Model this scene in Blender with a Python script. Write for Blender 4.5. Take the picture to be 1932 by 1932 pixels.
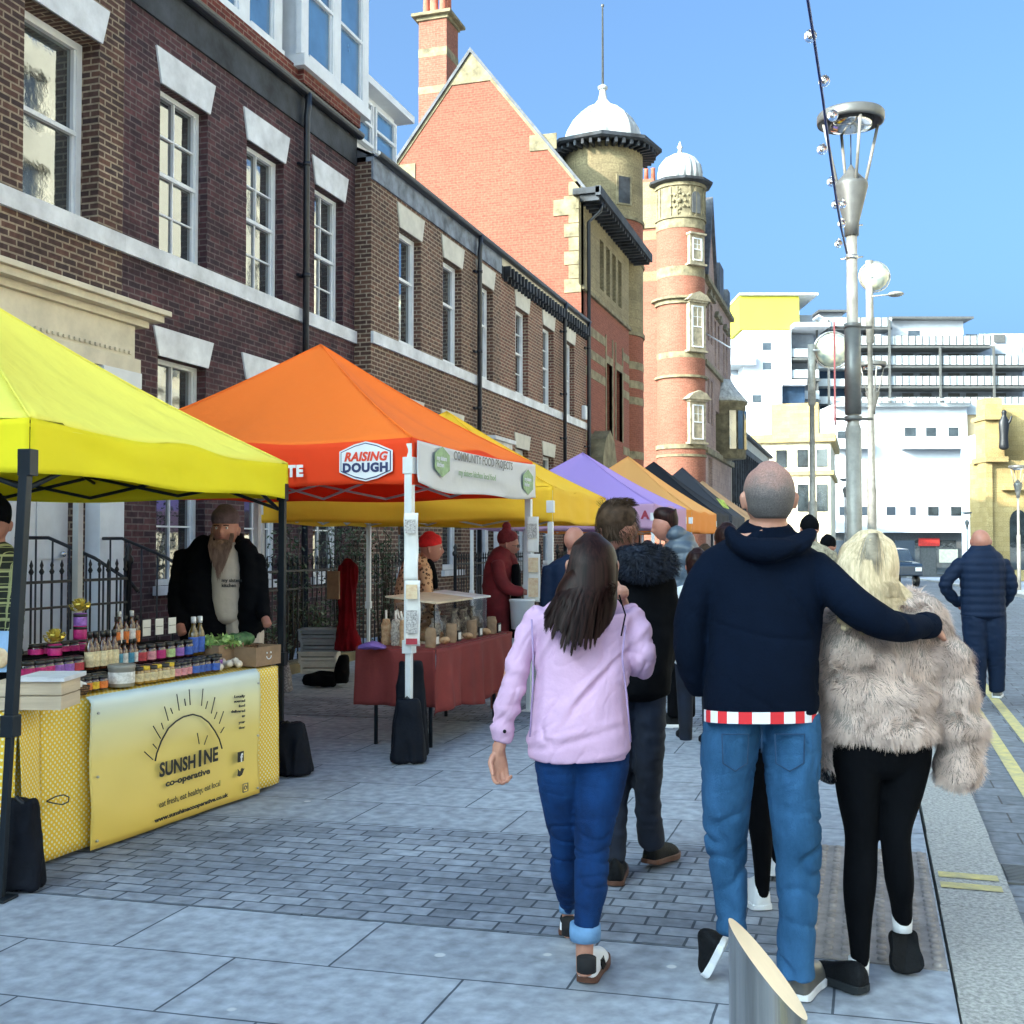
import bpy, bmesh, math, random
import numpy as np
from mathutils import Vector, Matrix, noise
for o in list(bpy.data.objects): bpy.data.objects.remove(o)
SC=bpy.context.scene; COL=SC.collection
R=math.radians; PI=math.pi
rnd=random.Random(7)
# ---------------- camera, sky, sun, exposure ----------------
FPX=2113.0; HCAM=1.55
TH=R(17.635); PITCH=R(1.681)
FW=Vector((-math.sin(TH)*math.cos(PITCH), math.cos(TH)*math.cos(PITCH), math.sin(PITCH)))
RT=Vector((math.cos(TH),math.sin(TH),0)); UP=RT.cross(FW)
CAMP=Vector((0,0,HCAM))
cam=bpy.data.cameras.new('camera'); co=bpy.data.objects.new('camera',cam); COL.objects.link(co)
co.location=CAMP; co.rotation_euler=(PI/2+PITCH,0,TH)
cam.sensor_width=36; cam.lens=36*FPX/1932; cam.clip_start=.05; cam.clip_end=2000
SC.camera=co
W=bpy.data.worlds.new("World"); SC.world=W; W.use_nodes=True
nt=W.node_tree; bg=nt.nodes['Background']; sk=nt.nodes.new('ShaderNodeTexSky'); sk.sky_type='NISHITA'
sk.sun_disc=False; sk.sun_elevation=R(24); sk.sun_rotation=R(215.8); sk.air_density=.45; sk.dust_density=10; sk.ozone_density=3
hs=nt.nodes.new('ShaderNodeHueSaturation'); hs.inputs['Saturation'].default_value=1.03; tn=nt.nodes.new('ShaderNodeMix'); tn.data_type='RGBA'; tn.blend_type='MULTIPLY'; tn.inputs[0].default_value=1; tn.inputs[7].default_value=(.7,.95,.99,1); nt.links.new(sk.outputs[0],tn.inputs[6]); nt.links.new(tn.outputs[2],hs.inputs['Color']); nt.links.new(hs.outputs[0],bg.inputs[0]); bg.inputs[1].default_value=.15
SUN=Vector((-.585*math.cos(R(24)),-.811*math.cos(R(24)),math.sin(R(24))))
sl=bpy.data.lights.new('sun','SUN'); so=bpy.data.objects.new('sun',sl); COL.objects.link(so)
sl.energy=2.0; sl.angle=R(.5); sl.color=(1,.9,.76); so.location=(-20,-20,30)
so.rotation_euler=SUN.to_track_quat('Z','Y').to_euler()
VS=SC.view_settings; SC.display_settings.display_device='sRGB'
VS.view_transform='Standard'; VS.look='None'; VS.gamma=1; VS.use_curve_mapping=False; VS.exposure=2.25
# ---------------- helpers ----------------
def at(px,py,d): return CAMP+(FW+RT*((px-966)/FPX)+UP*((966-py)/FPX))*d
def ray(px,py): return FW+RT*((px-966)/FPX)+UP*((966-py)/FPX)
def gnd(px,py,z=0):
    q=ray(px,py); return CAMP+q*((z-HCAM)/q.z)
def on_plane(px,py,p0,n):
    q=ray(px,py); return CAMP+q*((p0-CAMP).dot(n)/q.dot(n))
def gz(y): return 0.0 if y<38 else -.022*(y-38)
def setp(o,label=None,cat=None,group=None,kind=None):
    if label: o['label']=label
    if cat: o['category']=cat
    if group: o['group']=group
    if kind: o['kind']=kind
    return o
def wloc(o):
    v=Vector((0,0,0))
    while o is not None: v=v+o.location; o=o.parent
    return v
def thing(name,label,cat,loc=(0,0,0),group=None,kind=None):
    o=bpy.data.objects.new(name,None); COL.objects.link(o); o.location=loc; o.empty_display_size=.2
    return setp(o,label,cat,group,kind)
class Fr:
    "local frame: s along r, o outwards along n, z up"
    def __init__(self,o,r,n): self.o=Vector(o); self.r=Vector(r).normalized(); self.n=Vector(n).normalized()
    def p(self,s,o,z): return self.o+self.r*s+self.n*o+Vector((0,0,z))
def frx(X,Y=0,Z=0): return Fr((X,Y,Z),(0,1,0),(1,0,0))
def fry(Y,X=0,Z=0): return Fr((X,Y,Z),(1,0,0),(0,-1,0))
class MB:
    def __init__(self): self.v=[];self.f=[];self.uv={};self.sm=[];self.mi=[]
    def add(self,vs,fs,uvs=None,smooth=False,mi=0):
        b=len(self.v); self.v.extend([Vector(x) for x in vs])
        for i,f in enumerate(fs):
            if uvs and uvs[i] is not None: self.uv[len(self.f)]=uvs[i]
            self.f.append([b+k for k in f]); self.sm.append(smooth); self.mi.append(mi)
        return self
    def quad(self,a,b,c,d,mi=0,uv=None): return self.add([a,b,c,d],[(0,1,2,3)],[uv] if uv else None,mi=mi)
    def hexa(self,p,mi=0):
        return self.add(p,[(3,2,1,0),(4,5,6,7),(0,1,5,4),(1,2,6,5),(2,3,7,6),(3,0,4,7)],mi=mi)
    def box(self,x0,x1,y0,y1,z0,z1,mi=0):
        return self.hexa([(x0,y0,z0),(x1,y0,z0),(x1,y1,z0),(x0,y1,z0),(x0,y0,z1),(x1,y0,z1),(x1,y1,z1),(x0,y1,z1)],mi)
    def fb(self,F,s0,s1,o0,o1,z0,z1,mi=0):
        q=F.p
        return self.hexa([q(s0,o1,z0),q(s1,o1,z0),q(s1,o0,z0),q(s0,o0,z0),q(s0,o1,z1),q(s1,o1,z1),q(s1,o0,z1),q(s0,o0,z1)],mi)
    def prism(self,F,poly,o0,o1,mi=0):
        "polygon (s,z) counter-clockwise seen from outside, extruded from o0 (back) to o1 (front)"
        n=len(poly); vs=[F.p(s,o1,z) for s,z in poly]+[F.p(s,o0,z) for s,z in poly]
        fs=[tuple(range(n)),tuple(range(2*n-1,n-1,-1))]+[(i,i+n,(i+1)%n+n,(i+1)%n) for i in range(n)]
        return self.add(vs,fs,mi=mi)
    def ring_surf(self,rings,caps=(True,True),smooth=True,uvr=None,mi=0,closed=True):
        n=len(rings[0]); vs=[p for r_ in rings for p in r_]; fs=[];uvs=[]
        for i in range(len(rings)-1):
            for j in range(n if closed else n-1):
                k=(j+1)%n; fs.append((i*n+j,i*n+k,(i+1)*n+k,(i+1)*n+j))
                if uvr:
                    u0,u1=j*uvr/n,(j+1)*uvr/n; a=rings[i][j].z; b=rings[i+1][j].z
                    if abs(a-b)<1e-3: b=a+.1
                    uvs.append([(u0,a),(u1,a),(u1,b),(u0,b)])
                else: uvs.append(None)
        if closed and caps[0]: fs.append(tuple(range(n-1,-1,-1))); uvs.append(None)
        if closed and caps[1]: fs.append(tuple(range((len(rings)-1)*n,len(rings)*n))); uvs.append(None)
        return self.add(vs,fs,uvs,smooth,mi)
    def lathe(self,prof,c,n=24,caps=(True,True),smooth=True,uvr=None,a0=0,mi=0):
        c=Vector(c)
        rings=[[c+Vector((r_*math.cos(a0+2*PI*j/n),r_*math.sin(a0+2*PI*j/n),z)) for j in range(n)] for r_,z in prof]
        return self.ring_surf(rings,caps,smooth,uvr,mi)
    def tube(self,pts,r,n=8,caps=(True,True),smooth=True,mi=0):
        pts=[Vector(p) for p in pts]; rs=r if isinstance(r,(list,tuple)) else [r]*len(pts)
        rings=[];pa=None
        for i,p in enumerate(pts):
            t=(pts[min(i+1,len(pts)-1)]-pts[max(i-1,0)]).normalized()
            if pa is None: pa=t.cross(Vector((0,0,1)) if abs(t.z)<.9 else Vector((1,0,0))).normalized()
            pa=(pa-t*pa.dot(t)).normalized(); pb=t.cross(pa)
            rings.append([p+(pa*math.cos(2*PI*j/n)+pb*math.sin(2*PI*j/n))*rs[i] for j in range(n)])
        return self.ring_surf(rings,caps,smooth,mi=mi)
    def ball(self,c,r,n=12,sc=(1,1,1),mi=0):
        c=Vector(c); m=max(4,n//2)
        rings=[[c+Vector((r*sc[0]*math.sin(PI*(i+.02)/(m+.04))*math.cos(2*PI*j/n),r*sc[1]*math.sin(PI*(i+.02)/(m+.04))*math.sin(2*PI*j/n),-r*sc[2]*math.cos(PI*(i+.02)/(m+.04)))) for j in range(n)] for i in range(m+1)]
        return self.ring_surf(rings,smooth=True,mi=mi)
    def loft(self,rows,n=20,sub=3,cap=.6,pw=1.0,axis=None):
        "rows: (Vector centre, half width across the view, half depth)"
        P=[Vector(a[0]) for a in rows]; A=[a[1] for a in rows]; B=[a[2] for a in rows]
        def cr(L,i,t):
            p0=L[max(i-1,0)];p1=L[i];p2=L[i+1];p3=L[min(i+2,len(L)-1)]
            return ((p1*2)+(p2-p0)*t+(p0*2-p1*5+p2*4-p3)*t*t+(p1*3-p0-p2*3+p3)*t*t*t)*.5
        C=[];ra=[];rb=[]
        for i in range(len(P)-1):
            for k in range(sub):
                t=k/sub; C.append(cr(P,i,t)); ra.append(max(.002,cr(A,i,t))); rb.append(max(.002,cr(B,i,t)))
        C.append(P[-1]);ra.append(A[-1]);rb.append(B[-1])
        t0=(C[1]-C[0]).normalized(); t1=(C[-1]-C[-2]).normalized()
        m0=min(ra[0],rb[0])*cap; m1=min(ra[-1],rb[-1])*cap
        C=[C[0]-t0*m0,C[0]-t0*m0*.7]+C+[C[-1]+t1*m1*.7,C[-1]+t1*m1]
        ra=[ra[0]*.25,ra[0]*.75]+ra+[ra[-1]*.75,ra[-1]*.25]; rb=[rb[0]*.25,rb[0]*.75]+rb+[rb[-1]*.75,rb[-1]*.25]
        ax=axis or Vector((FW.x,FW.y,0)).normalized(); rings=[];pa=None
        for i,p in enumerate(C):
            t=(C[min(i+1,len(C)-1)]-C[max(i-1,0)]).normalized(); a=t.cross(ax)
            if a.length<.3: a=pa if pa is not None else t.cross(Vector((0,0,1)))
            a=(a-t*a.dot(t)).normalized()
            if pa is not None and a.dot(pa)<0: a=-a
            pa=a; b=t.cross(a)
            rg=[]
            for j in range(n):
                w=2*PI*j/n; c_,s_=math.cos(w),math.sin(w)
                c_=math.copysign(abs(c_)**pw,c_); s_=math.copysign(abs(s_)**pw,s_)
                rg.append(p+a*ra[i]*c_+b*rb[i]*s_)
            rings.append(rg)
        return self.ring_surf(rings,smooth=True)
    def merge(self,o):
        b=len(self.v); fb=len(self.f); self.v+=o.v; self.f+=[[b+k for k in f] for f in o.f]; self.sm+=o.sm; self.mi+=o.mi
        for k,u in o.uv.items(): self.uv[fb+k]=u
        return self
    def mesh(self,name,off=Vector((0,0,0))):
        me=bpy.data.meshes.new(name); me.from_pydata([tuple(p-off) for p in self.v],[],self.f)
        uvl=me.uv_layers.new(name='UVMap'); uvd=np.zeros((len(me.loops),2),dtype=np.float32)
        for i,pl in enumerate(me.polygons):
            ls=pl.loop_start
            if i in self.uv:
                for k,u in enumerate(self.uv[i]): uvd[ls+k]=u
                continue
            n=pl.normal
            if abs(n.z)>.85: tx,ty,vz=1,0,False
            else:
                l=math.hypot(n.x,n.y) or 1; tx,ty=-n.y/l,n.x/l; vz=True
            for k,vi in enumerate(self.f[i]):
                p=self.v[vi]; uvd[ls+k]=(p.x*tx+p.y*ty, p.z) if vz else (p.x,p.y)
        uvl.data.foreach_set('uv',uvd.ravel())
        me.polygons.foreach_set('use_smooth',self.sm); me.polygons.foreach_set('material_index',self.mi)
        return me
    def build(self,name,mats,parent=None,loc=None,bevel=0,**kw):
        off=Vector(loc) if loc is not None else Vector((0,0,0))
        if parent is not None: off=wloc(parent)+off*0
        me=self.mesh(name,off)
        for m in (mats if isinstance(mats,(list,tuple)) else [mats]): me.materials.append(m)
        o=bpy.data.objects.new(name,me); COL.objects.link(o)
        if parent is not None: o.parent=parent
        elif loc is not None: o.location=loc
        if bevel:
            b=o.modifiers.new('bevel','BEVEL'); b.width=bevel; b.segments=2; b.limit_method='ANGLE'; b.angle_limit=R(40)
        return setp(o,**kw) if kw else o
def fuse(mb,name,mat,parent,voxel=.01,smooth=4,wr=None,loc=None,adapt=0):
    "union of closed lofts as one skin, with optional wrinkles wr(p,n)->offset"
    off=wloc(parent) if parent is not None else (Vector(loc) if loc is not None else Vector((0,0,0)))
    me=mb.mesh('tmp'); o=bpy.data.objects.new('tmp',me); COL.objects.link(o)
    m=o.modifiers.new('r','REMESH'); m.mode='VOXEL'; m.voxel_size=voxel; m.adaptivity=adapt
    if smooth: s=o.modifiers.new('s','SMOOTH'); s.iterations=smooth; s.factor=.6
    dg=bpy.context.evaluated_depsgraph_get(); dg.update()
    me2=bpy.data.meshes.new_from_object(o.evaluated_get(dg)); bpy.data.objects.remove(o); bpy.data.meshes.remove(me)
    me2.name=name; n=len(me2.vertices)
    cs=np.empty(n*3); me2.vertices.foreach_get('co',cs); cs=cs.reshape(-1,3)
    if wr:
        ns=np.array([v.normal[:] for v in me2.vertices])
        d=np.array([wr(Vector(cs[i]),Vector(ns[i])) for i in range(n)]); cs=cs+ns*d[:,None]
    cs-=np.array(off); me2.vertices.foreach_set('co',cs.ravel())
    me2.polygons.foreach_set('use_smooth',[True]*len(me2.polygons)); me2.materials.clear(); me2.materials.append(mat)
    ob=bpy.data.objects.new(name,me2); COL.objects.link(ob)
    if parent is not None: ob.parent=parent
    else: ob.location=off
    return ob
def text(body,size,o,r,u,mat,parent,name='lettering',bold=0,align='LEFT',shear=0,ext=.0008,sx=1,space=1):
    cu=bpy.data.curves.new('t','FONT'); cu.body=body; cu.size=size; cu.align_x=align; cu.extrude=ext; cu.offset=bold; cu.shear=shear; cu.space_character=space; cu.resolution_u=3
    ob=bpy.data.objects.new('t',cu); COL.objects.link(ob); dg=bpy.context.evaluated_depsgraph_get(); dg.update()
    me=bpy.data.meshes.new_from_object(ob.evaluated_get(dg)); bpy.data.objects.remove(ob); bpy.data.curves.remove(cu)
    r=Vector(r).normalized(); u=Vector(u).normalized(); n=r.cross(u); off=wloc(parent) if parent else Vector((0,0,0))
    for v in me.vertices: v.co=Vector(o)+r*v.co.x*sx+u*v.co.y+n*v.co.z-off
    me.materials.clear(); me.materials.append(mat); me.name=name
    ob=bpy.data.objects.new(name,me); COL.objects.link(ob)
    if parent: ob.parent=parent
    return ob
# ---------------- materials ----------------
def nmat(name):
    m=bpy.data.materials.new(name); m.use_nodes=True; n=m.node_tree; b=n.nodes['Principled BSDF']; return m,n,b
def M(name,col,rough=.75,var=.15,sc=6,bump=0,bsc=None,metal=0,spec=.5,coat=0,col2=None,trans=0,sheen=0,stretch=(1,1,1),sss=0,ior=None,emit=None,detail=4):
    m,n,b=nmat(name); L=n.links.new
    b.inputs['Roughness'].default_value=rough; b.inputs['Metallic'].default_value=metal; b.inputs['Specular IOR Level'].default_value=spec
    b.inputs['Coat Weight'].default_value=coat; b.inputs['Sheen Weight'].default_value=sheen
    if trans: b.inputs['Transmission Weight'].default_value=trans
    if ior: b.inputs['IOR'].default_value=ior
    if sss: b.inputs['Subsurface Weight'].default_value=sss; b.inputs['Subsurface Radius'].default_value=(.01,.004,.002)
    tc=n.nodes.new('ShaderNodeTexCoord'); mp=n.nodes.new('ShaderNodeMapping'); mp.inputs['Scale'].default_value=stretch; L(tc.outputs['Object'],mp.inputs[0])
    nz=n.nodes.new('ShaderNodeTexNoise'); nz.inputs['Scale'].default_value=sc; nz.inputs['Detail'].default_value=detail; nz.inputs['Roughness'].default_value=.65; L(mp.outputs[0],nz.inputs['Vector'])
    mx=n.nodes.new('ShaderNodeMix'); mx.data_type='RGBA'
    c=Vector(col); c2=Vector(col2) if col2 else c*(1-var*1.6); c1=c if col2 else c*(1+var*.8)
    mx.inputs[6].default_value=(*c2,1); mx.inputs[7].default_value=(*c1,1)
    cr=n.nodes.new('ShaderNodeValToRGB'); cr.color_ramp.elements[0].position=.33; cr.color_ramp.elements[1].position=.67
    L(nz.outputs[0],cr.inputs[0]); L(cr.outputs[0],mx.inputs[0]); L(mx.outputs[2],b.inputs['Base Color'])
    if bump:
        n2=n.nodes.new('ShaderNodeTexNoise'); n2.inputs['Scale'].default_value=bsc or sc*8; n2.inputs['Detail'].default_value=5; L(mp.outputs[0],n2.inputs['Vector'])
        bp=n.nodes.new('ShaderNodeBump'); bp.inputs['Strength'].default_value=min(1,bump); bp.inputs['Distance'].default_value=.01; L(n2.outputs[0],bp.inputs['Height']); L(bp.outputs[0],b.inputs['Normal'])
    if emit: b.inputs['Emission Color'].default_value=(*emit,1); b.inputs['Emission Strength'].default_value=1
    return m
def brick(name,c1,c2,mortar,bw=.225,bh=.075,ms=.01,bias=0,rough=.85,big=.35,bump=.5,bigsc=.5,offset=.5,dist=.01,blotch=None,freq=2,spots=0):
    m,n,b=nmat(name); L=n.links.new; b.inputs['Roughness'].default_value=rough; b.inputs['Specular IOR Level'].default_value=.3
    uv=n.nodes.new('ShaderNodeUVMap'); uv.uv_map='UVMap'
    wn=n.nodes.new('ShaderNodeTexNoise'); wn.inputs['Scale'].default_value=3; L(uv.outputs[0],wn.inputs['Vector'])
    wm=n.nodes.new('ShaderNodeVectorMath'); wm.operation='MULTIPLY_ADD'; L(wn.outputs['Color'],wm.inputs[0]); wm.inputs[1].default_value=(.012,.012,0); L(uv.outputs[0],wm.inputs[2])
    t=n.nodes.new('ShaderNodeTexBrick'); L(wm.outputs[0],t.inputs['Vector'])
    t.inputs['Scale'].default_value=1; t.inputs['Brick Width'].default_value=bw; t.inputs['Row Height'].default_value=bh; t.inputs['Mortar Size'].default_value=ms; t.inputs['Mortar Smooth'].default_value=.15; t.inputs['Bias'].default_value=bias
    t.offset=offset; t.offset_frequency=freq
    t.inputs['Color1'].default_value=(*c1,1); t.inputs['Color2'].default_value=(*c2,1); t.inputs['Mortar'].default_value=(*mortar,1)
    nz=n.nodes.new('ShaderNodeTexNoise'); nz.inputs['Scale'].default_value=bigsc; nz.inputs['Detail'].default_value=6; nz.inputs['Roughness'].default_value=.65; L(uv.outputs[0],nz.inputs['Vector'])
    cr=n.nodes.new('ShaderNodeValToRGB'); cr.color_ramp.elements[0].position=.35; cr.color_ramp.elements[1].position=.68
    k=1-big; cr.color_ramp.elements[0].color=(k,k,k,1) if not blotch else (*blotch,1); cr.color_ramp.elements[1].color=(1,1,1,1); L(nz.outputs[0],cr.inputs[0])
    mx=n.nodes.new('ShaderNodeMix'); mx.data_type='RGBA'; mx.blend_type='MULTIPLY'; mx.inputs[0].default_value=1; L(t.outputs[0],mx.inputs[6]); L(cr.outputs[0],mx.inputs[7])
    n3=n.nodes.new('ShaderNodeTexNoise'); n3.inputs['Scale'].default_value=14; n3.inputs['Detail'].default_value=4; L(uv.outputs[0],n3.inputs['Vector'])
    c3=n.nodes.new('ShaderNodeValToRGB'); c3.color_ramp.elements[0].position=.3; c3.color_ramp.elements[0].color=(.7,.7,.7,1); c3.color_ramp.elements[1].position=.7; c3.color_ramp.elements[1].color=(1.2,1.2,1.2,1); L(n3.outputs[0],c3.inputs[0])
    m2=n.nodes.new('ShaderNodeMix'); m2.data_type='RGBA'; m2.blend_type='MULTIPLY'; m2.inputs[0].default_value=1; L(mx.outputs[2],m2.inputs[6]); L(c3.outputs[0],m2.inputs[7])
    if spots:
        vo=n.nodes.new('ShaderNodeTexVoronoi'); vo.inputs['Scale'].default_value=spots; L(uv.outputs[0],vo.inputs['Vector']); cs_=n.nodes.new('ShaderNodeValToRGB'); cs_.color_ramp.elements[0].position=.045; cs_.color_ramp.elements[0].color=(1,1,1,1); cs_.color_ramp.elements[1].position=.06; cs_.color_ramp.elements[1].color=(0,0,0,1); L(vo.outputs['Distance'],cs_.inputs[0]); m3=n.nodes.new('ShaderNodeMix'); m3.data_type='RGBA'; m3.inputs[7].default_value=(.5,.52,.55,1); L(cs_.outputs[0],m3.inputs[0]); L(m2.outputs[2],m3.inputs[6]); m2=m3
    L(m2.outputs[2],b.inputs['Base Color'])
    inv=n.nodes.new('ShaderNodeMath'); inv.operation='MULTIPLY_ADD'; inv.inputs[1].default_value=-1; L(t.outputs['Fac'],inv.inputs[0]); L(n3.outputs[0],inv.inputs[2])
    bp=n.nodes.new('ShaderNodeBump'); bp.inputs['Strength'].default_value=bump; bp.inputs['Distance'].default_value=dist; L(inv.outputs[0],bp.inputs['Height']); L(bp.outputs[0],b.inputs['Normal'])
    return m
K={}
K['brickA']=brick('brick_dark',(.135,.056,.06),(.05,.03,.038),(.17,.13,.125),ms=.009,bigsc=1.3,blotch=(.42,.4,.46))
K['brickB']=brick('brick_brown',(.18,.09,.062),(.085,.048,.038),(.38,.3,.225),ms=.012,big=.35,bigsc=.6)
K['brickR']=brick('brick_roof_red',(.2,.045,.03),(.13,.03,.024),(.27,.18,.14),ms=.009,big=.3)
K['brickG']=brick('brick_gable',(.25,.08,.05),(.215,.064,.04),(.26,.115,.075),ms=.006,big=.14,bigsc=.6,bump=.25)
K['brickT']=brick('brick_turret',(.3,.115,.075),(.245,.088,.056),(.28,.15,.105),ms=.006,big=.2,bigsc=.5,bump=.25)
K['stone']=brick('sandstone',(.31,.255,.145),(.26,.21,.12),(.17,.135,.085),bw=.7,bh=.33,ms=.006,big=.35,bigsc=.8,bump=.3)
K['stoneD']=M('sandstone_carved',(.22,.185,.11),.9,.3,3,.5,30)
K['stoneY']=brick('yellow_stone',(.5,.37,.17),(.43,.31,.13),(.3,.22,.1),bw=.8,bh=.36,ms=.008,big=.3,bigsc=.3)
K['cream']=M('cream_stone',(.66,.6,.47),.8,.1,3,.2,30)
K['creamL']=M('cream_lintel',(.6,.57,.5),.8,.1,2.5,.25,30)
K['creamW']=M('cream_wall',(.7,.6,.42),.85,.2,.6,.2,6)
K['white']=M('white_paint',(.72,.74,.77),.55,.06,3,.1,40)
K['whiteG']=M('white_painted_stone',(.68,.69,.72),.7,.16,2.2,.3,30)
K['fascia']=M('dark_fascia',(.035,.04,.05),.75,.5,1.5,.3,20)
K['fasciaP']=M('weathered_fascia',(.25,.29,.36),.75,.5,2.2,.3,20,col2=(.07,.08,.1))
K['slate']=M('slate',(.08,.085,.1),.7,.3,3,.3,10)
K['black']=M('black_iron',(.012,.013,.016),.45,.3,10,.2,60)
K['pipe']=M('black_pipe',(.012,.014,.02),.35,.2,6)
K['pane']=M('window_glass',(.045,.055,.06),.03,.4,1.2,.12,3,spec=1,ior=2.1)
K['paneS']=M('sky_reflection_glass',(.06,.14,.24),.04,.2,1,0,spec=1,ior=1.9)  # blue of the reflected sky painted into the base colour
K['lead']=M('pale_lead',(.46,.47,.46),.6,.3,5,.3,12,stretch=(1,1,.2))
K['red_clay']=M('red_clay',(.42,.12,.07),.8,.2,4)
K['steel']=M('brushed_steel',(.62,.6,.56),.28,.1,8,.08,60,metal=.9,stretch=(1,1,.2))
K['grey_post']=M('grey_painted_post',(.27,.26,.235),.5,.2,4,.08,30,metal=.15)
K['grey_dark']=M('dark_grey_metal',(.13,.13,.125),.45,.15,5,metal=.3)
K['chrome']=M('chrome',(.7,.7,.7),.12,.05,5,metal=1)
def glassmat(name,col,rough=.02,ior=1.45):
    m,n,b=nmat(name); b.inputs['Base Color'].default_value=(*col,1); b.inputs['Roughness'].default_value=rough; b.inputs['IOR'].default_value=ior; b.inputs['Transmission Weight'].default_value=1; return m
K['glass']=glassmat('clear_glass',(.95,.96,.97))
def wallholes(mb,F,s0,s1,z0,z1,holes,rev=.15,mi=0,top=None):
    S=sorted(set([s0,s1]+[h[i] for h in holes for i in (0,1) if s0<h[i]<s1])); Z=sorted(set([z0,z1]+[h[i] for h in holes for i in (2,3) if z0<h[i]<z1]))
    for a,b in zip(S,S[1:]):
        for c,d in zip(Z,Z[1:]):
            ms,mz=(a+b)/2,(c+d)/2
            if any(h[0]<ms<h[1] and h[2]<mz<h[3] for h in holes): continue
            mb.quad(F.p(a,0,c),F.p(b,0,c),F.p(b,0,d),F.p(a,0,d),mi=mi)
    for a,b,c,d in [h[:4] for h in holes]:
        q=F.p
        mb.quad(q(a,-rev,c),q(a,0,c),q(a,0,d),q(a,-rev,d),mi=mi); mb.quad(q(b,0,c),q(b,-rev,c),q(b,-rev,d),q(b,0,d),mi=mi)
        mb.quad(q(a,0,d),q(b,0,d),q(b,-rev,d),q(a,-rev,d),mi=mi); mb.quad(q(a,-rev,c),q(b,-rev,c),q(b,0,c),q(a,0,c),mi=mi)
def window(F,s0,s1,z0,z1,parent,rev=.15,cols=(2,2),rows=2,fr=.06,name='window',mf=None,mp=None,split=.5,sash=True,bar=.022):
    mf=mf or K['white']; mp=mp or K['pane']; f=MB(); o1=-rev+.01; o0=-rev-.08; zm=z0+(z1-z0)*split
    f.fb(F,s0,s0+fr,o0,o1,z0,z1); f.fb(F,s1-fr,s1,o0,o1,z0,z1); f.fb(F,s0+fr,s1-fr,o0,o1-.002,z1-fr,z1); f.fb(F,s0+fr,s1-fr,o0,o1+.03,z0,z0+fr*1.2)
    if sash:
        f.fb(F,s0+fr,s1-fr,o0,o1-.005,zm-.025,zm+.025)
        for (a,b,c,k) in ((z0+fr,zm,cols[0],-.03),(zm,z1-fr,cols[1],-.015)):
            for i in (0,1):
                ss=s0+fr if i==0 else s1-fr-.035
                f.fb(F,ss,ss+.035,o0+.005,o1+k,a,b)
            for i in range(1,c): m_=s0+fr+(s1-s0-2*fr)*i/c; f.fb(F,m_-bar/2,m_+bar/2,o0+.01,o1+k-.004,a,b)
            if c>1:
                for i in range(1,rows): m_=a+(b-a)*i/rows; f.fb(F,s0+fr,s1-fr,o0+.012,o1+k-.006,m_-bar/2,m_+bar/2)
    else:
        for i in range(1,cols[0]): m_=s0+fr+(s1-s0-2*fr)*i/cols[0]; f.fb(F,m_-bar,m_+bar,o0+.01,o1-.004,z0+fr,z1-fr)
        for i in range(1,rows): m_=z0+(z1-z0)*i/rows; f.fb(F,s0+fr,s1-fr,o0+.012,o1-.006,m_-bar,m_+bar)
    w=f.build(name,mf,parent); p=MB(); p.quad(F.p(s0+.02,o0+.03,z0+.02),F.p(s1-.02,o0+.03,z0+.02),F.p(s1-.02,o0+.03,z1-.02),F.p(s0+.02,o0+.03,z1-.02)); p.build('pane',mp,w)
    return w
# ---------------- ground ----------------
def gz(y): return 0.0 if y<38 else -.022*(min(y,160)-38)
K['slab']=brick('paving_slabs',(.37,.415,.49),(.3,.335,.4),(.07,.09,.12),spots=2.6,bw=.89,bh=.505,ms=.005,big=.16,bigsc=2.2,bump=.35,offset=.42,rough=.8)
K['sett']=brick('granite_setts',(.33,.365,.43),(.22,.245,.295),(.07,.09,.12),bw=.19,bh=.105,ms=.006,big=.35,bigsc=1.1,bump=.7,rough=.8,offset=.35,blotch=(.62,.64,.68))
K['roadm']=brick('road_blocks',(.22,.245,.29),(.17,.19,.23),(.09,.09,.1),bw=.4,bh=.25,ms=.006,big=.3,bigsc=.5,bump=.3,rough=.85)
K['granite']=M('granite_kerb',(.46,.46,.45),.85,.2,55,.6,90,col2=(.2,.2,.2))
K['tactile']=M('tactile_slab',(.27,.245,.24),.85,.2,9,.3,60)
K['yline']=M('worn_yellow_line',(.62,.52,.2),.8,.3,14,.3,60,col2=(.36,.33,.2))
K['terrain']=M('far_ground',(.2,.2,.19),.9,.2,.2)
YS=[-40,-10,0,10,20,38,60,80,100,130,160,400]
def sheet(name,x0,x1,z,mat,ys,uvf=None,shear=0,kind='structure'):
    mb=MB()
    for a,b in zip(ys,ys[1:]):
        q=[(x,y) for x,y in ((x0,a),(x1,a),(x1,b),(x0,b))]
        mb.quad(*[(x,y+shear*x,z+gz(y)) for x,y in q],uv=[(x+.0,y) for x,y in q] if uvf is None else [uvf(x,y) for x,y in q])
    return mb.build(name,mat,kind=kind)
g=MB()
for a,b in zip([-500]+YS,YS+[1500]): g.quad((-900,a,gz(a)-.14),(900,a,gz(a)-.14),(900,b,gz(b)-.14),(-900,b,gz(b)-.14))
g.build('ground',K['terrain'],kind='structure')
sheet('pavement',-9,.27,0,K['slab'],YS,lambda x,y:(x+1.9+8.9,y-4.41+.505*40),shear=.07)
sheet('sett_paving',-8.6,-.26,.004,K['sett'],[4.41,5.88],lambda x,y:(x+20,y-4.41+21),shear=.07)
sheet('sett_paving',-8.6,.27,.004,K['sett'],[9.5,10.7],lambda x,y:(x+20,y+21),shear=.07)
kb=MB(); y=-12.0
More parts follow.
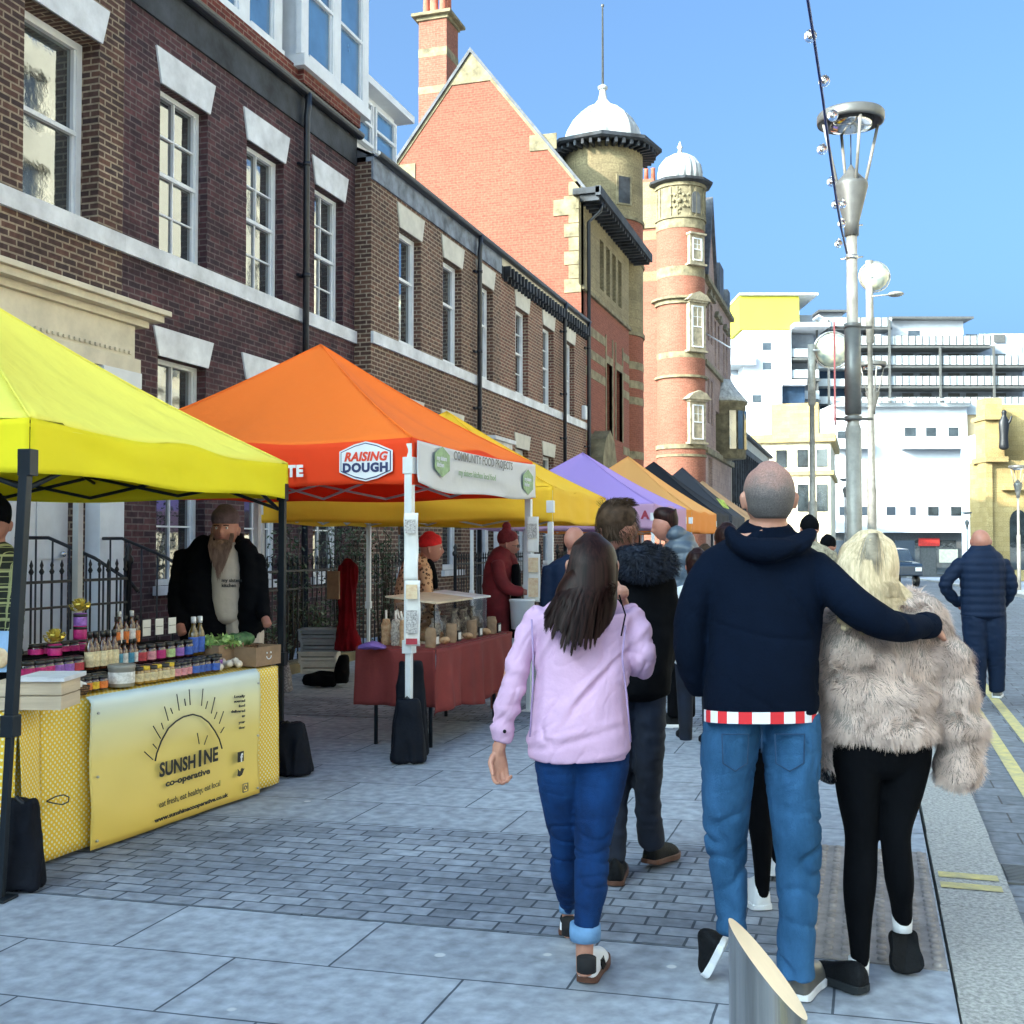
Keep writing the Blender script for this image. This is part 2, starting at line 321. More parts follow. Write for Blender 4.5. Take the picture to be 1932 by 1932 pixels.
while y<120:
    L_=.95+.5*rnd.random(); x0=.262+ .004*rnd.random()+.004*y*(y<14)
    q=[(x0,y+.006),(x0+.31,y+.006),(x0+.31,y+L_),(x0,y+L_)]
    zz=[gz(b)+.003 for a,b in q]
    kb.hexa([(a,b,gz(b)-.14) for a,b in q]+[(a,b,z) for (a,b),z in zip(q,zz)]); y+=L_
kb.build('kerb',K['granite'],kind='structure')
sheet('road',.5,4.5,-.09,K['roadm'],YS)
k2=MB()
for a,b in zip(YS,YS[1:]): k2.hexa([(4.5,a,gz(a)-.14),(4.8,a,gz(a)-.14),(4.8,b,gz(b)-.14),(4.5,b,gz(b)-.14),(4.5,a,gz(a)+.02),(4.8,a,gz(a)+.02),(4.8,b,gz(b)+.02),(4.5,b,gz(b)+.02)])
k2.build('kerb',K['granite'],kind='structure')
sheet('pavement',4.8,16,0.01,K['slab'],YS)
ln=MB()
for x0 in (.93,1.19):
    for a,b in zip(YS[1:],YS[2:-1]): ln.quad((x0+.002*a,a,gz(a)-.085),(x0+.1+.002*a,a,gz(a)-.085),(x0+.1+.002*b,b,gz(b)-.085),(x0+.002*b,b,gz(b)-.085))
for ya in (5.45,5.62): ln.quad((.3,ya,.007),(.56,ya,.007),(.56,ya+.09,.007),(.3,ya+.09,.007))
ln.build('road_markings',K['yline'],kind='structure')
tp=MB(); tp.box(-.255,.262,4.4,6.03,-.02,.006)
for i in range(8):
    for j in range(25):
        x=-.225+i*.065; yy=4.44+j*.0648
        tp.lathe([(.019,.006),(.017,.013),(.011,.016)],(x,yy,0),8,caps=(False,True))
tp.build('tactile_paving',K['tactile'],kind='structure')
gr=thing('drain_cover','rectangular iron drain grate set in the gutter beside the granite kerb','drain',(.8,6.1,-.085))
m=MB(); 
for a in ((.6,.63),(.97,1.0)): m.box(a[0],a[1],5.93,6.27,-.088,-.078)
m.box(.63,.97,5.93,5.955,-.088,-.078); m.box(.63,.97,6.245,6.27,-.088,-.078); m.build('frame',K['grey_dark'],gr)
m=MB(); 
for i in range(11): m.box(.635,.965,5.965+i*.026,5.978+i*.026,-.088,-.079)
m.build('grille',K['grey_dark'],gr); m=MB(); m.quad((.63,5.955,-.0875),(.97,5.955,-.0875),(.97,6.245,-.0875),(.63,6.245,-.0875)); m.build('pit_shade',K['black'],gr)  # flat black sheet stands in for the shade below the grate
# ---------------- brick terrace on the left ----------------
K['brick0']=brick('brick_pointed',(.15,.075,.055),(.07,.045,.042),(.38,.3,.215),ms=.011,bigsc=1.1,blotch=(.5,.48,.5))
K['brickC']=brick('brick_reddish',(.24,.1,.072),(.125,.058,.048),(.42,.33,.24),ms=.012,big=.3,bigsc=.6)
def house(name,label,ya,yb,X,bm,wins,zt,fas,gut,lowers=(),doors=(),rev=.15,wk={},pipes=(),sidewall=True,zsill=5.13,lint='whiteG',fmat=None,ridge=(-12.5,10.9),fz=(7.94,8.4)):
    t=thing(name,label,'house',(X,(ya+yb)/2,0)); F=frx(X)
    zb=-.2; low=(1.05,3.85)
    holes=[(a,b,zsill,7.2) for a,b in wins]+[(a,b,*low) for a,b in lowers]+[(a,b,.45,3.45) for a,b in doors]
    w=MB(); wallholes(w,F,ya,yb,zb,zt,holes,rev)
    w.quad((X,ya,zb),(X-3,ya,zb),(X-3,ya,zt),(X,ya,zt)); w.quad((X-3,yb,zb),(X,yb,zb),(X,yb,zt),(X-3,yb,zt)); w.quad((X-3,ya,zb),(X-3,yb,zb),(X-3,yb,zt),(X-3,ya,zt))
    w.build('wall',bm,t)
    s=MB(); s.fb(F,ya+.002,yb,-.05,.05,4.93,5.13); s.build('string_course',K['whiteG'],t)
    s=MB(); s.fb(F,ya+.002,yb-.002,-.1,.035,*fz); s.build('fascia',fmat or K['fascia'],t)
    s=MB(); rr=[];
    for y in (ya,yb): rr.append([Vector((X+.1+.085*math.cos(a),y,fz[1]+.06+.085*math.sin(a))) for a in [PI+PI*i/8 for i in range(9)]]+[Vector((X+.1+.075*math.cos(a),y,fz[1]+.06+.075*math.sin(a))) for a in [2*PI-PI*i/8 for i in range(9)]])
    s.ring_surf(rr,smooth=False); s.fb(F,ya,yb,-.1,.05,fz[1]+.001,fz[1]+.03); s.build('gutter',K['pipe'],t)
    for a,b in list(wins): 
        l=MB(); l.prism(F,[(a,7.2),(b+.02,7.2),(b+.14,7.62),(a-.11,7.62)],-.02,.025); l.build('lintel',K['creamL' if lint=='cream' else lint],t); window(F,a,b,zsill,7.2,t,rev,**wk)
    for a,b in lowers:
        l=MB(); l.prism(F,[(a,3.85),(b+.02,3.85),(b+.14,4.2),(a-.11,4.2)],-.02,.025); l.build('lintel',K['creamL' if lint=='cream' else lint],t); window(F,a,b,*low,t,rev,**wk)
        l=MB(); l.fb(F,a-.06,b+.06,-.1,.07,.94,1.05); l.build('sill',K['whiteG'],t)
    for a,b in doors:
        d=MB(); d.fb(F,a,b,-.2,-.14,.45,2.85)
        for (c,e) in ((.6,1.25),(1.4,2.6)):
            for q in (0,1): x0=a+.1+q*(b-a-.14)/2; d.fb(F,x0,x0+(b-a)/2-.16,-.14,-.125,c,e)
        dd=d.build('door',K['white'],t); h=MB(); h.ball(F.p(b-.12,-.1,1.45),.035); h.build('handle',K['chrome'],dd)
        f=MB(); f.fb(F,a,b,-.2,-.17,2.93,3.4); f.build('fanlight',K['pane'],t)
        f=MB(); f.fb(F,a-.02,b+.02,-.2,-.1,2.85,2.93); f.fb(F,a,a+.06,-.21,-.12,2.93,3.45); f.fb(F,b-.06,b,-.21,-.12,2.93,3.45); f.build('door_frame',K['white'],t)
        st=MB()
        for i in range(3): st.fb(F,a-.15,b+.15,.002,1.3-.35*i,-.1+.15*i,.05+.15*i)
        st.build('steps',K['stoneD'],t)
    rx,rz=ridge; r=MB(); r.add([(X+.05,ya,fz[1]+.03),(X+.05,yb,fz[1]+.03),(rx,yb,rz),(rx,ya,rz)],[(0,1,2,3)])
    r.add([(rx,ya,rz),(rx,yb,rz),(rx-5,yb,fz[1]),(rx-5,ya,fz[1])],[(0,1,2,3)]); r.add([(X,ya,fz[1]),(rx,ya,rz),(rx-5,ya,fz[1])],[(0,1,2)]); r.add([(X,yb,fz[1]),(rx,yb,rz),(rx-5,yb,fz[1])],[(2,1,0)])
    r.quad((rx-5,ya,-.2),(rx-5,yb,-.2),(rx-5,yb,fz[1]),(rx-5,ya,fz[1])); r.quad((rx-5,yb,-.2),(X-3,yb,-.2),(X-3,yb,fz[1]),(rx-5,yb,fz[1]))
    r.build('roof',K['slate'],t)
    for y in pipes:
        p=MB(); p.tube([F.p(y,.14,fz[1]+.02),F.p(y,.14,fz[1]-.2),F.p(y,.12,fz[1]-.35),F.p(y,.12,.0)],.05,10)
        for z in (7.3,5.6,4.4,2.6): p.lathe([(.065,z),(.065,z+.06)],F.p(y,.12,0),10)
        for z in (7.3,5.6,4.4,2.6): p.fb(F,y-.09,y+.09,.0,.05,z+.01,z+.05)
        p.build('downpipe',K['pipe'],t)
    return t,F
hA,FA=house('terraced_house','nearest dark brick house with a big cream door surround, at the photo left edge',-40,10.9,-8.2,K['brick0'],[(9.29,10.47),(5.5,6.6),(1.5,2.6),(-3,-2)],8.0,0,0,doors=[(9.15,10.2)],lowers=[(5.5,6.6)],rev=.25,wk=dict(cols=(1,1),rows=1,fr=.085),ridge=(-12.5,12.6))  # unseen length behind the camera, run on to shade the street
# door surround of the nearest house
for (nm,bxs,mt) in (('door_cornice',[(8.3,11.16,.002,.5,4.2,4.26),(8.35,11.1,.002,.44,4.12,4.2),(8.45,10.98,.002,.32,4.04,4.12)],'cream'),('door_frieze',[(8.55,10.8,.002,.26,3.66,4.04),(8.5,10.86,.002,.3,3.5,3.66)],'cream'),('pilaster',[(10.3,10.72,.002,.2,.0,3.2),(10.24,10.78,.002,.27,3.2,3.32),(10.18,10.84,.002,.33,3.32,3.5),(10.26,10.76,.002,.26,.0,.4)],'white'),('pilaster',[(8.55,8.97,.002,.2,0,3.2),(8.47,9.05,.002,.3,3.2,3.5)],'white')):
    m=MB()
    for b in bxs: m.fb(FA,*b)
    if nm=='door_frieze':
        for i in range(26): m.fb(FA,8.6+i*.083,8.64+i*.083,.26,.285,3.7,3.74)
    m.build(nm,K[mt],hA,bevel=.006)
hB,FB=house('terraced_house','purple brown brick house with three small-paned sash windows and attic dormers',10.9,17.05,-8.2,K['brickA'],[(11.6,12.64),(13.6,14.64),(15.61,16.62)],8.0,0,0,lowers=[(11.6,12.64),(13.6,14.64),(15.61,16.62)],wk=dict(cols=(2,2),rows=2),pipes=(15.12,),ridge=(-12.5,12.6))
m=MB(); m.fb(FB,-5,16.95,-.5,.0,8.42,8.82); m.build('parapet',K['brickR'],hB)
for (a,b,o,zs,n_) in ((3.0,6.0,-.08,8.84,3),(7.0,10.0,-.08,8.84,3),(11.7,14.6,-.08,8.84,3),(15.0,17.2,.12,8.9,2)):
    d=MB(); d.fb(FB,a,b,-2.5,o-.08,zs-.1,zs+2.2); d.fb(FB,a-.08,b+.08,-2.5,o+.06,zs-.12,zs+.06); d.fb(FB,a-.15,b+.15,-2.6,o+.2,zs+2.2,zs+2.32)
    for i in range(n_+1): x=a+(b-a)*i/n_; d.fb(FB,x-.09,x+.09,o-.078,o+.012,zs+.06,zs+2.19)
    dm=d.build('dormer',K['white'],hB)
    for i in range(n_): x=a+(b-a)*i/n_; window(FB,x+.09,x+(b-a)/n_-.09,zs+.06,zs+2.2,dm,.001-o+.0,cols=(1,1),rows=1,fr=.05,mp=K['paneS']).name='sash'
m=MB(); m.fb(FB,15.05,17.04,-.6,.1,8.57,8.78); m.build('dormer_base',K['brickR'],hB)
m=MB(); m.add([(-8.7,-30,8.85),(-8.7,17.02,8.85),(-9.7,17.02,11.4),(-9.7,-30,11.4)],[(0,1,2,3)]); m.quad((-9.7,-30,11.4),(-9.7,17.02,11.4),(-12.5,17.02,12.8),(-12.5,-30,12.8)); m.add([(-8.7,17.02,8.85),(-14,17.02,8.85),(-12.5,17.02,12.8),(-9.7,17.02,11.4)],[(0,1,2,3)]); m.build('mansard',K['slate'],hB)  # unseen upper roof, ridge height set so it shades the street
hC,FC=house('terraced_house','brown brick house stepping forward with tall two-pane windows and weathered blue fascia',17.05,24.0,-7.9,K['brickB'],[(18.22,19.24),(20.38,21.42),(22.4,23.44)],8.0,0,0,lowers=[(18.22,19.24),(20.38,21.42)],doors=[(22.55,23.5)],wk=dict(cols=(1,1),rows=1,fr=.09,split=.6),pipes=(22.22,),lint='cream',fmat=K['fasciaP'],ridge=(-11.5,9.9),fz=(7.7,8.08))
hD,FD=house('terraced_house','reddish brick house with black brackets under its gutter, beside the gabled building',24.0,32.05,-7.9,K['brickC'],[(25.12,26.16),(27.45,28.48),(29.65,30.68)],8.0,0,0,lowers=[(25.12,26.16),(27.45,28.48)],doors=[(29.75,30.6)],wk=dict(cols=(2,2),rows=2,fr=.08),pipes=(29.2,31.9),lint='cream',fmat=K['cream'],ridge=(-11.5,9.9),fz=(7.9,8.08))
m=MB(); m.fb(FD,24.05,31.98,-.02,.03,7.62,7.9)
for i in range(30): m.fb(FD,24.12+i*.265,24.22+i*.265,.03,.19,7.66,7.9); 
for i in range(30): m.fb(FD,24.14+i*.265,24.20+i*.265,.03,.12,7.56,7.66)
m.build('eaves_bracket_band',K['fascia'],hD)
for F,t,a,b in ((FC,hC,22.3,23.75),(FD,hD,29.5,30.85)):
    m=MB(); m.fb(F,a,b,.002,.45,3.78,3.86); m.fb(F,a+.06,b-.06,.002,.38,3.66,3.78); m.fb(F,a+.05,a+.25,.002,.2,.4,3.66); m.fb(F,b-.25,b-.05,.002,.2,.4,3.66); m.fb(F,a+.25,b-.25,.002,.12,3.45,3.66); m.build('door_surround',K['whiteG'],t)
# dormer, chimney and aerial on the stepped-forward house
m=MB(); F=FC; m.fb(F,17.5,19.7,-2.8,-.75,8.2,9.75); m.fb(F,17.2,20.0,-2.9,-.45,9.75,9.88); d=m.build('dormer',K['white'],hC)
for x in (17.6,18.65): window(F,x,x+.95,8.75,9.6,d,.66,cols=(1,1),rows=1,mp=K['paneS'],fr=.05).name='sash'
m=MB(); m.fb(F,17.3,18.1,-3.2,-2.2,9.5,11.6); ch=m.build('chimney',K['brickA'],hC); m=MB(); 
for y in (17.45,17.7,17.95): m.lathe([(.09,11.6),(.08,11.95)],F.p(y,-2.7,0),10)
m.build('chimney_pot',K['red_clay'],ch)
ae=thing('aerial','thin grey aerial mast with small cross bars above the terrace roof','aerial',(-10.4,18.3,9.8)); m=MB(); m.tube([(-10.4,18.3,9.6),(-10.4,18.3,13.4)],.018,6)
for i in range(9): m.tube([(-10.6,18.3,11.6+i*.16),(-10.2,18.3,11.6+i*.16)],.008,4)
m.build('mast',K['grey_dark'],ae)
# white alarm boxes / cables
m=MB(); m.fb(FD,31.5,31.75,.0,.12,5.2,5.6); m.build('alarm_box',K['white'],hD,bevel=.02)
# ---------------- iron railings ----------------
def railing(ya,yb,X,label,h=1.42,hand=None,step=.125):
    t=thing('iron_railing',label,'railing',(X,(ya+yb)/2,0),group='black iron railings in front of the terrace'); b=MB(); y=ya; k=0
    while y<=yb:
        b.tube([(X,y,.0),(X,y,h-.13)],.0095,6); b.lathe([(.008,h-.13),(.024,h-.1),(.009,h-.07),(.017,h-.045),(.003,h)],(X,y,0),6); y+=step
    b.build('bar',K['black'],t,kind='stuff'); r=MB(); r.box(X-.012,X+.012,ya-.02,yb+.02,h-.2,h-.175); r.box(X-.012,X+.012,ya-.02,yb+.02,h-.42,h-.4); r.box(X-.012,X+.012,ya-.02,yb+.02,.12,.15); r.build('rail',K['black'],t)
    for yy in (ya-.05,yb+.05): p=MB(); p.lathe([(.028,0),(.028,h-.06),(.045,h-.04),(.05,h),(.02,h+.04),(.035,h+.09),(.004,h+.15)],(X,yy,0),10); p.build('post',K['black'],t)
    pl=MB(); pl.box(X-.12,X+.12,ya-.1,yb+.1,-.05,.12); pl.build('plinth',K['stoneD'],t)
    return t
railing(4.0,9.0,-6.7,'black spear-topped railing nearest the camera, behind the yellow stall'); railing(10.5,16.8,-6.7,'black spear-topped railing behind the bearded man and the orange gazebo')
railing(17.4,22.3,-6.5,'black spear-topped railing behind the woman in the red hat'); railing(23.8,29.6,-6.5,'black spear-topped railing farthest along the terrace')
for y,lb in ((9.2,'curved black handrail on the near side of the cream door steps'),(10.35,'curved black handrail on the far side of the cream door steps')):
    t=thing('handrail',lb,'handrail',(-7.4,y,0)); m=MB(); pts=[(-8.15,y,1.62),(-7.75,y,1.62),(-7.2,y,1.42),(-6.8,y,1.2),(-6.7,y,1.1)]; m.tube(pts,.018,8); m.build('rail',K['black'],t)
    m=MB(); 
    for x,z in ((-8.1,1.62),(-7.9,1.62),(-7.7,1.6),(-7.5,1.53),(-7.3,1.46),(-7.1,1.36),(-6.9,1.26)): m.tube([(x,y,0),(x,y,z)],.01,6)
    m.build('bar',K['black'],t,kind='stuff')
# ---------------- gabled red brick building with round stair tower ----------------
T3=thing('gabled_building','orange brick gabled building with a round stone tower under a white ogee dome','building',(-11,36,0))
G=fry(32.3); XR=-8.1; ax,az=-11.6,16.8; ez=12.3; exl=-15.1
w=MB(); w.prism(G,[(exl,-.2),(XR,-.2),(XR,ez),(ax,az),(exl,ez)],-.3,0); w.build('gable_wall',K['brickG'],T3)
m=MB(); # sloping stone coping and dark verge
for (x0,z0,x1,z1) in ((ax,az,XR+.02,ez),(ax,az,exl-.02,ez)):
    d=Vector((x1-x0,z1-z0)).normalized(); nn=Vector((-d.y,d.x)) if x1>x0 else Vector((d.y,-d.x))
    if nn.y<0: nn=-nn
    P=[(x0,z0),(x1,z1),(x1+nn.x*.0,z1-.1/abs(d.x)*.9),(x0,z0-.1/abs(d.x)*.9)]
    if x1<x0: P=P[::-1]
    m.prism(G,P[::-1] if False else P[::-1],.002,.03)
m.add([G.p(ax-.75,.036,az-.95),G.p(ax+.75,.036,az-.95),G.p(ax,.036,az-.02)],[(0,1,2)])
for x,z,w_ in ((ax-2.55,az-3.75,.7),(ax+1.9,az-3.3,.85),(XR-.85,az-5.35,.7)): m.fb(G,x,x+w_,.0,.034,z,z+.48)
for i in range(8): 
    z=9.1+i*.42; m.fb(G,XR-(.38 if i%2 else .52),XR-.002,.0,.03,z,z+.4)
m.build('gable_stonework',K['stoneD'],T3)
m=MB()
for s_ in (1,-1):
    x1=XR+.25 if s_>0 else exl-.25; z1=ez-.25*1.286
    m.hexa([(ax,32.2,az+.0),(x1,32.2,z1),(x1,41,z1),(ax,41,az),(ax,32.2,az+.14),(x1,32.2,z1+.14),(x1,41,z1+.14),(ax,41,az+.14)])
m.build('roof',K['slate'],T3)
m=MB(); m.box(exl,XR-.55,32.4,39.3,-.4,12.2); m.box(exl,-9.7,39.3,45,-.4,12.2); m.quad((exl,45,0),(exl,32.4,0),(exl,32.4,12),(exl,45,12)); m.build('rear_wall',K['brickG'],T3)
FX=frx(XR); w=MB()
wins=[(34.75+i*.92,34.75+i*.92+.56,9.75,11.35) for i in range(4)]
wallholes(w,FX,32.0,39.3,9.28,11.9,wins,.2); w.build('stone_storey',K['stone'],T3)
for h in wins: window(FX,h[0],h[1],h[2],h[3],T3,.2,sash=False,cols=(1,1),rows=2,fr=.05,mf=K['stoneD'])
w=MB(); lw=[(35.65,36.5,5.1,7.5),(37.1,38.1,5.1,7.5)]; wallholes(w,FX,32.3,39.3,-.4,9.28,lw,.25); w.build('front_wall',K['brickG'],T3)
for h in lw: window(FX,h[0],h[1],h[2],h[3],T3,.25,sash=False,cols=(2,2),rows=2,fr=.05,mf=K['red_clay'])
m=MB()
for h in lw: m.fb(FX,h[0]-.14,h[0],-.1,.02,5.1,8.4); m.fb(FX,h[1],h[1]+.14,-.1,.02,5.1,8.4); m.fb(FX,h[0],h[1],-.05,.02,7.5,7.75)
for z in (8.0,7.3,6.7,4.7): m.fb(FX,32.32,35.5,-.05,.012,z,z+.28); m.fb(FX,38.25,39.3,-.05,.012,z,z+.28)
m.fb(FX,32.32,39.3,-.05,.1,9.2,9.32); m.prism(FX,[(33,2.9),(34.9,2.9),(34.9,4.2),(34.6,4.8),(34.0,5.1),(33.4,4.8),(33,4.2)],.0,.5)
m.build('stone_dressings',K['stoneD'],T3)
m=MB(); m.fb(FX,32.05,40.4,-.2,.62,11.98,12.16); m.fb(FX,32.05,40.4,.5,.66,11.9,12.18); 
for i in range(22): m.fb(FX,32.15+i*.38,32.27+i*.38,.0,.58,11.78,11.98)
m.build('eaves',K['fascia'],T3)
m=MB(); m.tube([FX.p(32.7,.55,11.9),FX.p(32.7,.5,11.6),FX.p(32.7,.14,11.3),FX.p(32.7,.14,0)],.06,8); m.build('downpipe',K['pipe'],T3)
tc=Vector((-9.45,41.1,0)); rt=1.5
for z0,z1,mt,nm in ((-.4,9.3,'brickG','tower_wall'),(9.3,11.95,'stone','tower_stone_band'),(11.95,13.55,'brickG','tower_wall'),(13.55,16.4,'stone','tower_stone_drum')):
    m=MB(); m.lathe([(rt,z0),(rt,z1)],tc,40,uvr=2*PI*rt,caps=(False,False)); m.build(nm,K[mt],T3)
for z,h in ((13.5,.12),(9.25,.14),(11.9,.08),(8.0,.28),(7.3,.28),(6.7,.28),(4.7,.28)): m=MB(); m.lathe([(rt,z),(rt+.06 if h<.2 else rt+.012,z),(rt+.06 if h<.2 else rt+.012,z+h),(rt,z+h)],tc,40,smooth=False); m.build('tower_string_course',K['stoneD'],T3)
vd=Vector((.2,-.98,0)).normalized()
def cylF(c,r,ang):
    a=math.atan2(vd.y,vd.x)+R(ang); n=Vector((math.cos(a),math.sin(a),0)); return Fr(c+n*r,Vector((-n.y,n.x,0)),n)
F_=cylF(tc,rt,32); m=MB(); m.fb(F_,-.32,.32,-.05,.03,14.0,15.1); w_=m.build('window',K['stoneD'],T3); m=MB(); m.fb(F_,-.24,.24,-.05,.04,14.06,15.04); m.build('pane',K['dglass'] if 'dglass' in K else K['fascia'],w_)
oc=[(rt-.05,16.35),(2.12,16.28),(2.22,16.34),(2.22,16.46),(1.55,16.72)]
m=MB(); m.lathe(oc,tc,8,smooth=False,a0=math.atan2(vd.y,vd.x)); 
for i in range(40):
    a=2*PI*i/40; n=Vector((math.cos(a),math.sin(a),0)); f=Fr(tc+n*rt,Vector((-n.y,n.x,0)),n); m.fb(f,-.05,.05,0,.5,16.12,16.3)
m.build('tower_eaves',K['fascia'],T3)
m=MB(); m.lathe([(1.5,16.7),(1.47,16.95),(1.36,17.3),(1.12,17.7),(.75,18.0),(.38,18.2),(.17,18.45),(.11,18.8)],tc,8,smooth=False,a0=math.atan2(vd.y,vd.x)); m.lathe([(.1,18.8),(.19,18.85),(.19,18.93),(.08,19.0)],tc,12); dm=m.build('dome',K['lead'],T3)
m=MB(); m.lathe([(.045,18.95),(.03,22.0),(.06,22.02),(.06,22.1),(0.01,22.12)],tc,8); m.build('flagpole',K['grey_dark'],dm)
m=MB(); cc=fry(34.6); m.fb(cc,-14.3,-13.3,-1.1,0,11,19.25); m.build('chimney_stack',K['brickT'],T3); 
for za,zc in ((17.95,18.25),(16.7,16.95)): m=MB(); m.fb(cc,-14.31,-13.29,-1.11,.01,za,zc); m.build('stone_band',K['stoneD'],T3)
m=MB(); m.fb(cc,-14.36,-13.24,-1.16,.06,19.2,19.32); m.fb(cc,-14.5,-13.1,-1.3,.2,19.32,19.42); m.build('chimney_cap',K['stoneD'],T3)
for i,(x,y) in enumerate(((-14.1,34.8),(-13.8,34.8),(-13.5,34.8),(-14.1,35.4),(-13.55,35.4))): m=MB(); m.lathe([(.13,19.42),(.12,19.6),(.1,20.6),(.13,20.7)],(x,y,0),12); m.build('chimney_pot',K['red_clay'],T3)
# ---------------- turreted red brick building ----------------
K['stoneW']=M('weathered_window_stone',(.34,.29,.2),.85,.25,4,.4,30)
T4=thing('turreted_building','red brick building with a tall slim round turret capped by a ribbed white dome','building',(-9,60,-.5))
c4=Vector((-9.1,57.3,0)); r4=1.24
def lz(z0,z1,mt,nm,r=r4): m=MB(); m.lathe([(r,z0),(r,z1)],c4,40,uvr=2*PI*r,caps=(False,False)); m.build(nm,K[mt],T4)
lz(-.6,17.75,'brickT','turret_wall'); lz(17.75,19.9,'stoneD','turret_drum',r4+.02)
m=MB()
for z,h,o in ((15.15,.5,.012),(17.6,.42,.03),(18.1,.08,.1),(11.0,.3,.012),(10.0,.12,.12),(13.75,.22,.1),(13.97,.12,.28),(6.4,.22,.08),(6.0,.12,.05),(19.75,.2,.1)): m.lathe([(r4,z),(r4+o,z),(r4+o,z+h),(r4,z+h)],c4,40,smooth=False)
for k in range(10):
    f=cylF(c4,r4+.02,-100+k*22.5+ (8 if k%2 else 0)); 
    m.fb(f,-.05,.05,0,.05,18.2,19.7)
f=cylF(c4,r4+.02,-4); m.ball(f.p(0,.04,18.95),.13,10)
for k in range(8): a=k*PI/4; m.ball(f.p(.3*math.cos(a),.02,18.95+.4*math.sin(a)),.085,8)
for k in range(6): m.ball(f.p(.5*math.cos(k*PI/3+.5),.0,18.95+.6*math.sin(k*PI/3+.5)),.06,8)
m.build('turret_carving',K['stoneD'],T4)
f=cylF(c4,r4+.02,36); 
def arch(F_,hw,z0,z1,o,nm,mt,par):
    P=[(-hw,z0),(hw,z0),(hw,z1)]+[(hw*math.cos(PI*i/8),z1+hw*math.sin(PI*i/8)) for i in range(1,8)]+[(-hw,z1)]; m=MB(); m.prism(F_,P,-.1,o); return m.build(nm,K[mt],par)
arch(f,.26,18.35,19.2,.05,'turret_niche','grey_dark',T4)
m=MB(); m.lathe([(r4+.05,19.9),(r4+.42,20.0),(r4+.45,20.12),(1.15,20.3)],c4,10,smooth=False); m.build('turret_eaves',K['fascia'],T4)
m=MB(); rr=[]
for r_,z in ((1.12,20.15),(1.13,20.7),(1.05,21.1),(.8,21.45),(.42,21.68),(.12,21.78)): rr.append([c4+Vector((r_*(1+.035*math.cos(20*a))*math.cos(a),r_*(1+.035*math.cos(20*a))*math.sin(a),z)) for a in [2*PI*j/120 for j in range(120)]])
m.ring_surf(rr); m.lathe([(.14,21.7),(.09,22.0),(.16,22.1),(.09,22.2),(.03,22.4)],c4,10); m.build('turret_dome',K['lead'],T4)
for z0,z1,hw,ang in ((15.9,17.05,.3,36),(11.5,13.6,.36,36),(6.85,8.6,.34,36)):
    f=cylF(c4,r4,ang); m=MB(); m.fb(f,-hw-.16,hw+.16,-.3,.12,z0-.14,z1+.16); m.fb(f,-hw-.25,hw+.25,-.3,.22,z0-.24,z0-.14); m.fb(f,-hw-.22,hw+.22,-.3,.24,z1+.16,z1+.26)
    if z0<15: m.prism(f,[(-hw-.4,z1+.26),(hw+.4,z1+.26),(hw+.1,z1+.55),(0,z1+.72),(-hw-.1,z1+.55)],-.3,.3)
    sw=m.build('window_surround',K['stoneW'],T4); window(Fr(f.o+f.n*.125,f.r,f.n),-hw,hw,z0,z1,sw,-.01-.0,cols=(2,2),rows=2,fr=.05)
m=MB(); G4=fry(56.9); m.fb(G4,-24,-9.3,-12,0,-.6,17.9); m.build('side_wall',K['brickT'],T4)
m=MB(); m.fb(G4,-24,-9.5,-1,.012,17.3,17.75); m.fb(G4,-24,-9.5,-1,.012,15.15,15.65); m.fb(G4,-12.2,-10.2,-1.4,.1,17.9,20.3); m.build('stone_band',K['stone'],T4)
m=MB(); m.fb(G4,-12.1,-10.4,-1.3,.0,17.9,20.5); m.build('chimney_stack',K['brickT'],T4)
for i in range(5): m=MB(); m.lathe([(.13,20.5),(.1,21.2),(.13,21.25)],(-12.0+i*.36,57.6,0),10); m.build('chimney_pot',K['red_clay'],T4)
m=MB(); m.lathe([(.12,20.3),(.1,22.4),(.13,22.45)],(-10.2,60,0),10); m.build('chimney_pot',K['red_clay'],T4)
K['mauve']=brick('mauve_stone',(.42,.3,.25),(.34,.235,.2),(.24,.17,.15),bw=.6,bh=.3,ms=.006,big=.3,bigsc=.4,bump=.25)
X4=-8.0; F4=frx(X4); w=MB(); ho=[(62.2,62.9,11.5,14),(63.6,64.3,11.5,14),(66,66.7,11.5,14),(67.4,68.1,11.5,14),(59.2,60.0,12.4,14.6),(60.5,61.3,12.4,14.6),(59.4,61,3.2,6.2),(62.5,64.5,6.8,9.0),(66,68.2,6.8,9.6),(59.2,60,8,10.4),(60.5,61.3,8,10.4)]
wallholes(w,F4,57.6,69.8,-1,15.5,ho,.3); w.prism(F4,[(58.3,15.5),(62.3,15.5),(60.3,20.0)],-.4,.03); w.quad(F4.p(69.8,-8,-1),F4.p(69.8,0,-1),F4.p(69.8,0,15.5),F4.p(69.8,-8,15.5)); w.build('front_wall',K['mauve'],T4)
for h in ho: window(F4,*h,T4,.3,cols=(2,2),rows=2,fr=.08)
m=MB(); m.add([F4.p(57.6,.2,15.5),F4.p(69.8,.2,15.5),F4.p(69.8,-4,19),F4.p(57.6,-4,19.5)],[(0,1,2,3)]); m.fb(F4,63.8,65.6,-2,.1,15.6,17.6); m.fb(F4,67.6,68.8,-2,.1,15.6,16.9); m.prism(F4,[(58.1,15.5),(58.3,15.3),(60.3,19.8),(62.3,15.3),(62.5,15.5),(60.3,20.3)],-3.5,.2); m.build('roof',K['slate'],T4)
m=MB(); m.fb(F4,57.9,69.8,-.05,.25,15.3,15.55); m.fb(F4,57.9,69.8,-.05,.15,10.9,11.15); m.fb(F4,57.9,69.8,-.05,.2,6.3,6.6)
for h in ho[:6]: m.prism(F4,[(h[0]-.2,h[3]+.15),(h[1]+.2,h[3]+.15),((h[0]+h[1])/2,h[3]+.55)],-.05,.2)
